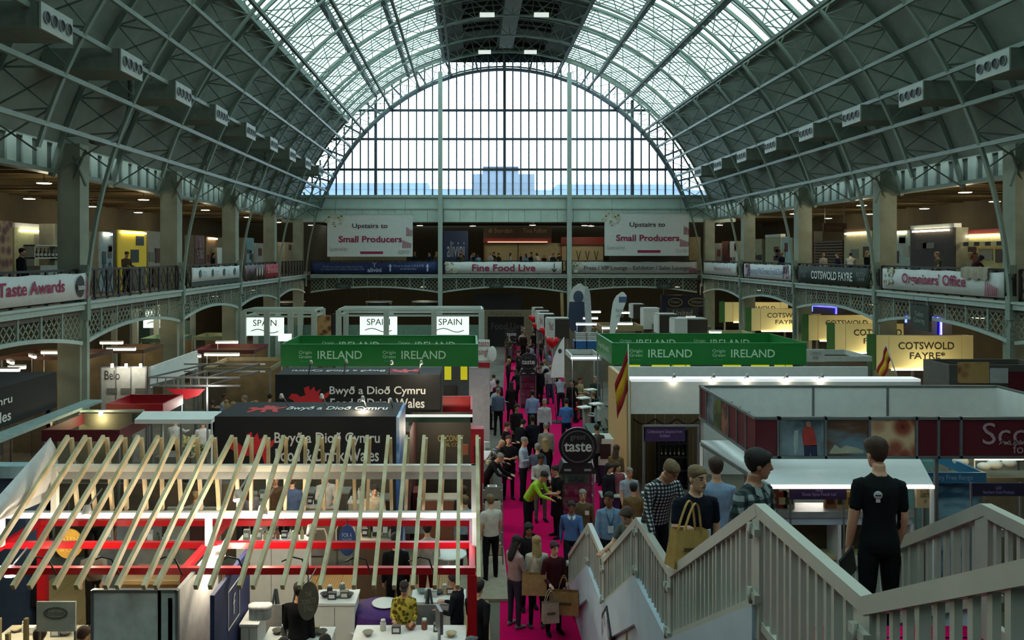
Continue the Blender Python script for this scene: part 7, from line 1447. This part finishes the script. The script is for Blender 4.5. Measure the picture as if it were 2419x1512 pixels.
for sx in (-1, 1): m = MB(); m.add([i_['T'](sx*.02, -.085, .535), i_['T'](sx*.085, -.06, .565), i_['T'](sx*.10, -.09, .50), i_['T'](sx*.045, -.125, .47), i_['T'](sx*.02, -.075, .53)], [(0, 1, 2, 3), (3, 2, 1, 4)]); link('collar', m.mesh('collar'), M('#7f8c8c', .9), r)
y = 8.35; r, i_, s = person('man in a dark navy shirt carrying a tan tote bag on the stairs', (2.33, y, stair_z(y)), 12, top='#10141f', bottom='#0f1114', skin=1, hair='light', style='crop', height=1.83, voxel=.0075, fat=1.12, sleeve='short', custom=dict(ra=(22, 16, 96, 2), la=(0, 9, 10, 3), yaw=16, pitch=4, grip=60))
badge_loc = i_['T'](.02, -.16, .20); m = MB(); m.cbox(badge_loc, (.14, .008, .10), .2); link('badge_card', m.mesh('badge_card'), M('#c3c8cc', .5), r)
hd = wpt(r, i_['hands']['r'][0], s, 12); b = tote('tan tote bag hanging from the arm of the man in navy', hd+Vector((-.05, -.06, -.36)), 24, '#b28c52', .40, .36, .15, .30, 8)
y = 9.45; person('man in a black and white checked shirt looking down on the stairs', (2.16, y, stair_z(y)), 22, top=CHK, bottom='#14161c', skin=0, hair='light', style='crop', height=1.74, voxel=.009, custom=dict(lean=20, ra=(10, 12, 20, 4), la=(24, 8, 30, -4), pitch=34, yaw=14, rl=(22, 22, 3)))
y = 9.75; person('man in a pale blue shirt going down the stairs, seen from behind', (2.98, y, stair_z(y)), 176, top='#7e93ae', bottom='#20242c', skin=0, hair='brown', style='short', height=1.72, voxel=.012)
y = 11.55; r, i_, s = person('person in a grey-green top bending over the stair railing', (2.38, y, stair_z(y)), -50, top='#4a504c', bottom='#181a1d', skin=0, hair='brown', style='short', height=1.68, voxel=.012, sleeve='short', custom=dict(lean=14, ra=(30, 10, 50, -6), la=(20, 10, 60, -6), pitch=24))
y = 14.45; r, i_, s = person('man in a light blue jumper with a dark lanyard at the stair foot', (2.49, y, stair_z(y)), 0, top='#6f8aa6', bottom='#171a1f', skin=3, hair='dark', style='crop', height=1.72, voxel=.012, fat=1.12, custom=dict(ra=(4, 9, 12, 2), la=(6, 9, 18, 0), yaw=-28)); badge(r, i_, s, 0, .2)
# the aisle, near to far
def P_(label, px, py, yaw=0, pose='stand', h=1.74, Y=None, **k):
    Y = Y or FH(py, h); vx = k.pop('voxel', .0145 if Y < 21 else .02); return person(label, (XP(px, Y), Y, .004), yaw, pose, height=h, voxel=vx, **k)
r, i_, s = P_('man in a blue jumper with white collar walking beside the stair foot', 1350, 1183, -6, 'walk', 1.72, top='#4c6a9a', bottom='#14151a', skin=3, hair='dark', style='short')
m = MB()
for sx in (-1, 1): m.add([i_['T'](sx*.01, -.10, .52), i_['T'](sx*.08, -.06, .56), i_['T'](sx*.09, -.10, .50), i_['T'](sx*.035, -.13, .455)], [(0, 1, 2, 3)])
link('collar', m.mesh('collar'), M('#c4c8cc', .8), r)
r, i_, s = P_('man in a brown jacket with a pale badge behind the blue jumper', 1376, 1160, 0, 'stand_b', 1.76, top='#5a4a36', bottom='#3a3630', skin=0, hair='grey', style='crop'); m = MB(); m.cbox(i_['T'](.08, -.14, .36), (.09, .01, .09)); link('badge_card', m.mesh('badge_card'), M('#c8c2b4', .6), r)
P_('man in a white T-shirt standing at the aisle edge by the rafters', 1160, 1175, 200, 'stand_b', 1.78, top='#c4beb2', bottom='#121216', skin=1, hair='light', style='short', sleeve='short', fat=1.06)
P_('person in a long dark coat passing the red post', 1128, 1372, 150, 'walk', 1.72, top='#16161a', bottom='#101012', skin=0, hair='dark', style='short', lower='coat')
r, i_, s = P_('woman with long dark hair in a pale pink jacket and jeans', 1216, 1272, 130, 'hold', 1.66, top='#a08484', bottom='#3a3646', skin=2, hair='dark', style='long', female=True, shoes='#77727a')
P_('woman with dark hair half hidden behind the blonde woman', 1248, 1240, 10, 'stand_b', 1.66, top='#1f1b20', bottom='#17161a', skin=3, hair='dark', style='long', female=True)
P_('blonde woman in a cream top seen from behind with a tan tote', 1268, 1274, 182, 'bag', 1.66, top='#b8b3a4', bottom='#141318', skin=1, hair='blond', style='long', female=True, lower='leggings', shoes='#56525a')
P_('short-haired person in a maroon top and black jacket carrying bags', 1308, 1284, 20, 'bag', 1.66, top='#43181f', bottom='#100f13', skin=1, hair='#3a1420', style='short', female=True)
tote('tan jute tote on the blonde woman\'s arm', Vector((XP(1262, 14.75), 14.72, .78)), 175, '#a8855a', .46, .38, .14, .36); tote('pale paper bag held by the short-haired person', Vector((XP(1300, 14.4), 14.4, .42)), 10, '#a39686', .30, .36, .14, .25); tote('wide tan jute bag held by the short-haired person', Vector((XP(1332, 14.55), 14.55, .50)), -8, '#9c7a50', .54, .42, .16, .3)
P_('man in a lime hi-vis jacket bending forward in the aisle', 1248, 1128, 60, 'lean', 1.78, Y=19.9, top=M('#8fb814', .7, 0, 0, .12), bottom='#14161d', skin=2, hair='dark', style='crop', fat=1.1)
P_('man in a black T-shirt and long black apron talking to the hi-vis man', 1316, 1112, -75, 'hold', 1.74, Y=19.9, top='#101013', bottom='#131318', skin=0, hair='dark', style='crop', sleeve='short', lower='apron', fat=1.1)
P_('man in a white shirt and grey trousers facing the viewer behind the hi-vis man', 1277, 1075, 10, 'hold', 1.74, top='#b4aeaa', bottom='#5c5854', skin=3, hair='dark', style='short')
P_('man in a blue-grey jacket with grey hair walking away in the aisle', 1270, 1048, 175, 'walk', 1.76, top='#4a5264', bottom='#1a1c22', skin=0, hair='grey', style='crop')
P_('man in a pale blue-white shirt with crossed arms in the aisle', 1236, 1036, 70, 'cross', 1.76, top='#9ca6b8', bottom='#18191f', skin=0, hair='grey', style='crop')
P_('man in a black polo shirt with crossed arms facing the viewer', 1201, 1032, 5, 'cross', 1.78, top='#131217', bottom='#17141a', skin=0, hair='brown', style='crop', sleeve='short', fat=1.15)
P_('man in a beige shirt seen from behind near the round award sign', 1290, 1003, 178, 'stand', 1.76, top='#807c74', bottom='#1c1b1f', skin=0, hair='grey', style='crop', fat=1.15)
P_('woman with long blonde hair in black beside the beige shirt man', 1288, 1040, 190, 'stand_b', 1.64, top='#17141a', bottom='#15131a', skin=1, hair='blond', style='long', female=True, lower='skirt')
P_('person in navy with a pale collar seen from behind in the aisle', 1258, 985, 185, 'stand', 1.74, top='#181a26', bottom='#121218', skin=3, hair='dark', style='short'); P_('man in a dark brown jacket in the thick of the aisle crowd', 1220, 958, 20, 'stand_b', 1.76, top='#211a1c', bottom='#16141a', skin=2, hair='dark', style='short'); P_('person in dark maroon at the crowd beside the red pillar', 1195, 1000, 60, 'hold', 1.7, top='#2a161c', bottom='#17141a', skin=1, hair='brown', style='short'); P_('person in a black jacket leaning into the aisle crowd', 1222, 990, 150, 'lean', 1.74, top='#141216', bottom='#121114', skin=0, hair='dark', style='short')
P_('man in a blue-grey shirt seen from behind at the stand counter', 1177, 920, 184, 'stand', 1.78, top='#54627a', bottom='#121218', skin=0, hair='grey', style='crop', fat=1.1); P_('person in a white shirt leaning on the aisle counter', 1157, 912, 120, 'lean', 1.72, top='#9fa09e', bottom='#1a1a20', skin=2, hair='dark', style='short'); P_('man in a pale pink shirt seen from behind at the aisle counter', 1167, 884, 180, 'lean', 1.76, top='#b39aa4', bottom='#1c1a24', skin=0, hair='brown', style='crop'); P_('person in a dark pink top beside the pale pink shirt', 1176, 900, 200, 'stand', 1.66, top='#5a1432', bottom='#17131a', skin=3, hair='dark', style='short')
P_('woman in a long dark coat with a shoulder bag in the aisle', 1208, 905, 170, 'stand_b', 1.70, top='#1c1418', bottom='#17131a', skin=2, hair='dark', style='long', female=True, lower='coat'); P_('man in a light blue shirt seen from behind beside the award cabinet', 1258, 925, 176, 'stand_b', 1.78, top='#7b93b8', bottom='#15161c', skin=2, hair='dark', style='short'); P_('man in a dark suit and white shirt facing the viewer', 1286, 945, 0, 'stand', 1.76, top='#b4b6ba', bottom='#121218', skin=0, hair='grey', style='crop'); P_('person in a black suit beside the award cabinet', 1274, 868, 20, 'stand', 1.78, top='#131318', bottom='#111116', skin=0, hair='brown', style='short')
P_('man in a bright blue shirt seen from behind near the green counter', 1338, 945, 185, 'hold', 1.76, top='#4a78b8', bottom='#171a2a', skin=2, hair='dark', style='short'); P_('man in a pale grey shirt with crossed straps seen from behind', 1325, 885, 182, 'lean', 1.8, top='#8a8f9c', bottom='#20222c', skin=0, hair='brown', style='short'); P_('man in a white shirt with pale hair by the sail flag', 1286, 852, 170, 'stand', 1.8, top='#b4b0b4', bottom='#2c3040', skin=0, hair='blond', style='crop'); P_('person in a loose white shirt in front of the sail flag', 1301, 866, 185, 'stand_b', 1.74, top='#a8a4a8', bottom='#3a4260', skin=0, hair='blond', style='short'); P_('woman in a red dress beside the aisle stand', 1358, 902, 90, 'hold', 1.68, top='#a81418', bottom='#2a1a1a', skin=1, hair='brown', style='long', female=True, lower='dress', sleeve='none'); P_('man in a pale blue shirt behind the sail flag', 1316, 850, 80, 'stand', 1.7, top='#6f86a0', bottom='#24242a', skin=3, hair='dark', style='short')
P_('man in a cream jacket at the stand under the bright tube', 1368, 852, 40, 'hold', 1.78, top='#b0a37c', bottom='#5c5440', skin=0, hair='brown', style='short', Y=34); P_('man in a dark jacket under the bright tube', 1352, 858, -30, 'stand', 1.74, top='#1a1a1c', bottom='#15151a', skin=0, hair='dark', style='short', Y=33.5); P_('woman in a black apron behind the green-grey counter', 1402, 888, 250, 'hold', 1.68, top='#141416', bottom='#15151a', skin=1, hair='blond', style='bun', female=True, Y=31); P_('woman in a white coat at the green-grey counter', 1412, 905, 240, 'hold', 1.66, top='#aab4b8', bottom='#16161a', skin=2, hair='dark', style='short', female=True, Y=29.5); P_('man in a dark green top beside the bright tube stand', 1405, 862, 20, 'stand', 1.74, top='#33423e', bottom='#1a1a1c', skin=0, hair='grey', style='crop', Y=34.5)
P_('man in a grey jacket walking away past the award cabinet', 1411, 1003, 200, 'walk', 1.78, top='#55565a', bottom='#18161c', skin=2, hair='dark', style='crop'); P_('person in a tan fur coat at the aisle edge by the wooden wall', 1455, 990, 150, 'stand', 1.68, top='#6a5638', bottom='#1c1814', skin=1, hair='brown', style='long', female=True, lower='coat', Y=22.2); P_('woman with long dark hair and a white panel dress by the brown booth', 1437, 1098, 40, 'stand', 1.66, top='#26222a', bottom='#1a181c', skin=1, hair='dark', style='long', female=True, lower='coat'); P_('man in a pale blue polo shirt beside the cup table', 1486, 1108, 10, 'stand_b', 1.74, top='#8f9aa4', bottom='#1c1a20', skin=0, hair='grey', style='crop', sleeve='short', fat=1.1); P_('man in a tan jacket seen from behind at the stair foot', 1497, 1147, 178, 'stand', 1.74, top='#6a5436', bottom='#2a2620', skin=2, hair='dark', style='short')
P_('woman in a pink floral top beside the brown booth', 1458, 1104, 20, 'stand', 1.64, top='#8a4a54', bottom='#2a1c22', skin=1, hair='brown', style='long', female=True, Y=20.6)
# stand staff at the aisle edge
P_('bald man with glasses in a patterned shirt by the red pillar', 1155, 995, 60, 'lean', 1.74, Y=23.4, top=CHK, bottom='#1a1a1e', skin=0, style='bald'); P_('older man in black writing at the tall aisle table', 1147, 1020, 70, 'lean', 1.74, Y=21.8, top='#17161a', bottom='#141418', skin=0, hair='grey', style='crop'); P_('grey-haired person in a pale blue shirt at the brick-brown counter', 1100, 1130, 200, 'stand_b', 1.66, Y=17.6, top='#8a98a8', bottom='#2a2a30', skin=1, hair='light', style='short'); P_('brown-haired person half hidden behind the aisle-side rafters', 1096, 1108, 180, 'stand', 1.64, Y=18.4, top='#3a3030', bottom='#201c1e', skin=1, hair='brown', style='short')
# under the rafters
YP = tex_mat('yellow_print', 'voronoi', '#5a5220', '#b8a848', (14, 14, 14), .9, '#8a7c30'); r, i_, s = P_('person in a yellow patterned top and dark cap behind the long white table', 955, 1400, 0, 'hold', 1.56, Y=13.32, top=YP, bottom='#2a2820', skin=2, hair='#1a1210', style='cap', female=True, fat=1.15, sleeve='long')
P_('person in black with a grey apron under the middle rafters', 935, 1330, 185, 'stand', 1.78, Y=14.9, top='#141416', bottom='#121215', skin=1, hair='dark', style='short'); P_('person in a dark shirt standing at the red post counter', 1080, 1420, 250, 'hold', 1.62, Y=13.45, top='#15171c', bottom='#131318', skin=0, hair='dark', style='short'); P_('person with a grey woolly hat at the bottom edge', 1110, 1490, 160, 'stand', 1.66, Y=11.1, top='#2a2c2e', bottom='#1a1a1c', skin=1, hair='#5a5c5c', style='cap'); P_('dark-haired woman facing the viewer at the bottom edge counter', 670, 1484, 5, 'stand', 1.62, Y=11.2, top='#26262c', bottom='#1a1a1e', skin=1, hair='dark', style='long', female=True); P_('dark-haired man facing the viewer at the bottom edge counter', 768, 1482, 10, 'stand', 1.64, Y=11.25, top='#202228', bottom='#1a1a1e', skin=2, hair='dark', style='short'); P_('brown-haired person at the cluttered counter by the bottom edge', 152, 1482, 170, 'lean', 1.66, Y=11.3, top='#6a5a48', bottom='#2a2620', skin=1, hair='brown', style='short'); P_('person with tousled brown hair beside the pine crate shelf', 62, 1478, 185, 'lean', 1.68, Y=11.2, top='#8a8578', bottom='#2a2620', skin=1, hair='brown', style='short')
P_('person in a long dark coat deep under the western rafters', 78, 1330, 180, 'stand', 1.74, Y=14.6, top='#17161a', bottom='#121216', skin=0, hair='dark', style='short', lower='coat'); P_('man in black behind the grey-brown oval sign', 705, 1375, 170, 'stand', 1.76, Y=12.7, top='#141416', bottom='#101014', skin=0, hair='dark', style='short'); P_('person in a pale top working behind the yellow round sign', 225, 1240, 20, 'lean', 1.7, Y=15.2, top='#8f857a', bottom='#2a2624', skin=0, hair='brown', style='short'); P_('person in a white shirt and red apron under the aisle-side rafters', 1010, 1215, 200, 'stand', 1.74, Y=15.6, top='#a8a098', bottom='#5a1218', skin=1, hair='dark', style='short'); P_('person in a blue shirt between the studs below the dragon box', 690, 1125, 180, 'stand', 1.74, Y=18.9, top='#4a5a78', bottom='#1a1a20', skin=1, hair='brown', style='short'); P_('person in a brown shirt between the studs below the dragon box', 650, 1130, 20, 'stand_b', 1.7, Y=19.2, top='#5a4634', bottom='#1a1a20', skin=0, hair='brown', style='crop'); P_('bearded man in cream between the studs below the dragon box', 885, 1150, 10, 'hold', 1.7, Y=18.4, top='#a09880', bottom='#2a2620', skin=1, hair='dark', style='short')
P_('person in a white shirt serving deep in the dragon stand', 770, 1130, 15, 'hold', 1.72, Y=19.4, top='#b4b2aa', bottom='#1c1c20', skin=1, hair='brown', style='short'); P_('long-haired woman in grey in the dragon stand', 590, 1140, 200, 'stand_b', 1.64, Y=18.6, top='#6a6a70', bottom='#22222a', skin=1, hair='brown', style='long', female=True); P_('man in a brown jumper behind the gable panel', 220, 1130, 30, 'hold', 1.74, Y=17.9, top='#5c4432', bottom='#22201e', skin=0, hair='dark', style='short'); P_('woman in cream at the pale counter behind the middle rafters', 460, 1130, 190, 'stand', 1.64, Y=18.0, top='#a89e88', bottom='#22222a', skin=1, hair='blond', style='bun', female=True)
# western stands
P_('man in a white shirt under the flat white canopy, arm stretched out', 410, 985, 170, 'reach', 1.76, Y=25.6, top='#c8cac4', bottom='#3a342a', skin=1, hair='brown', style='crop'); P_('broad man in a pale checked shirt under the flat white canopy', 480, 985, 185, 'cross', 1.8, Y=25.2, top=tex_mat('pale_check', 'checker', '#b4b6b4', '#cfd1cf', (30, 30, 30), .9), bottom='#6a5a3a', skin=0, hair='grey', style='crop', fat=1.2); P_('person seated behind the spotlit jar wall', 292, 925, 180, 'stand', 1.6, Y=25.8, top='#77786c', bottom='#2a2a26', skin=1, hair='dark', style='short')
cols = [('dark brown', '#2a2220'), ('grey', '#55555a'), ('white', '#a09e98'), ('black', '#141416'), ('navy', '#1c2238'), ('pale blue', '#7486a0'), ('maroon', '#3c161e'), ('olive', '#4a4a34'), ('beige', '#8a7f68'), ('charcoal', '#26272a')]
def mob(n, seed, x0f, x1f, y0, y1, z, where, group, cat=None, hs=(1.6, 1.82), gap=.5, kinds=('stand', 'stand_b', 'walk', 'hold', 'lean'), yaws=None):
    rnd = random.Random(seed); pts = []; tries = 0; used = set()
    while len(pts) < n and tries < 4000:
        tries += 1; y = rnd.uniform(y0, y1); x = rnd.uniform(x0f(y), x1f(y))
        if all((x-a)**2+(y-b)**2 > gap*gap for a, b in pts): pts.append((x, y))
    for k, (x, y) in enumerate(sorted(pts, key=lambda p: p[1])):
        while True:
            a, b = rnd.randrange(len(cols)), rnd.choice(['dark', 'brown', 'blond', 'grey']); fem = rnd.random() < .4; st_ = 'long' if fem else rnd.choice(['short', 'crop']); key = (a, b, fem)
            if key not in used or rnd.random() < .02: used.add(key); break
        ps = rnd.choice(kinds); lb = '%s-haired %s in %s %s' % (b, 'long-haired visitor' if fem else 'visitor', cols[a][0], where)
        person(lb.replace('haired long-haired', 'long-haired').replace('--', '-'), (x, y, z), rnd.choice([0, 180, 90, -90, 30, 200]) if yaws is None else rnd.choice(yaws), ps, top=cols[a][1], bottom=rnd.choice(['#14141a', '#20242e', '#2a2622', '#17171a']), skin=rnd.choice([0, 0, 1, 1, 2, 3]), hair=b, style=st_, sleeve=rnd.choice(['long', 'long', 'short']), height=rnd.uniform(*hs), group=group, voxel=.024, female=fem)
le = lambda y: float(np.interp(y, [e[0] for e in EDGE], [e[1] for e in EDGE])); ri = lambda y: float(np.interp(y, [e[0] for e in EDGE], [e[2] for e in EDGE]))
mob(24, 11, lambda y: le(y)+.2, lambda y: ri(y)-.6, 37.5, 58, .004, 'far down the magenta aisle', 'visitors far down the aisle', gap=.75)
mob(9, 12, lambda y: -9.2, lambda y: -7.4, 28.2, 30, 0, 'in the dim stands beyond the truss frame', 'visitors beyond the truss frame', gap=.55)
mob(22, 13, lambda y: XP(1052, y), lambda y: XP(1345, y), 65, 69.2, GZ, 'at the busy stands of the end gallery', 'visitors on the end gallery', gap=.72)
mob(4, 14, lambda y: XP(960, y), lambda y: XP(1036, y), 65, 68, GZ, 'beside the navy stand on the end gallery', 'visitors beside the navy stand', gap=.8)
mob(5, 15, lambda y: 19.55, lambda y: 20.3, 25, 34, GZ, 'behind the office banner upstairs', 'visitors behind the office banner', gap=1.0)
mob(4, 16, lambda y: 19.55, lambda y: 20.3, 40, 55, GZ, 'behind the handwritten banner upstairs', 'visitors on the eastern gallery', gap=1.5)
person('man in a white shirt leaning beside the dark green banner', (20.0, YG(2008, 20.0), GZ-.02), 150, 'lean', top='#b4b4ac', bottom='#1a1a1e', skin=1, hair='dark', style='crop', height=1.78, voxel=.02); person('man in black at the western gallery counter', (XG+.7, YG(50, XG+.7), GZ-.02), 90, 'stand', top='#121214', bottom='#121214', skin=0, hair='dark', style='short', height=1.78, voxel=.02); person('person silhouetted against the yellow cube stand', (XG+.8, YG(298, XG+.8), GZ-.02), 60, 'hold', top='#4a4030', bottom='#17171a', skin=2, hair='dark', style='bun', height=1.7, voxel=.02); person('person in dark behind the green-edged banner', (XG+.6, YG(503, XG+.6), GZ-.02), 80, 'stand_b', top='#17171a', bottom='#17171a', skin=1, hair='dark', style='long', height=1.68, voxel=.02, female=True); person('person in a pale shirt by the far western corner railing', (XG+1.5, YG(706, XG+1.5), GZ-.02), 100, 'stand', top='#9a9c98', bottom='#17171a', skin=1, hair='dark', style='short', height=1.74, voxel=.02)
bpy.data.scenes.remove(TMP)
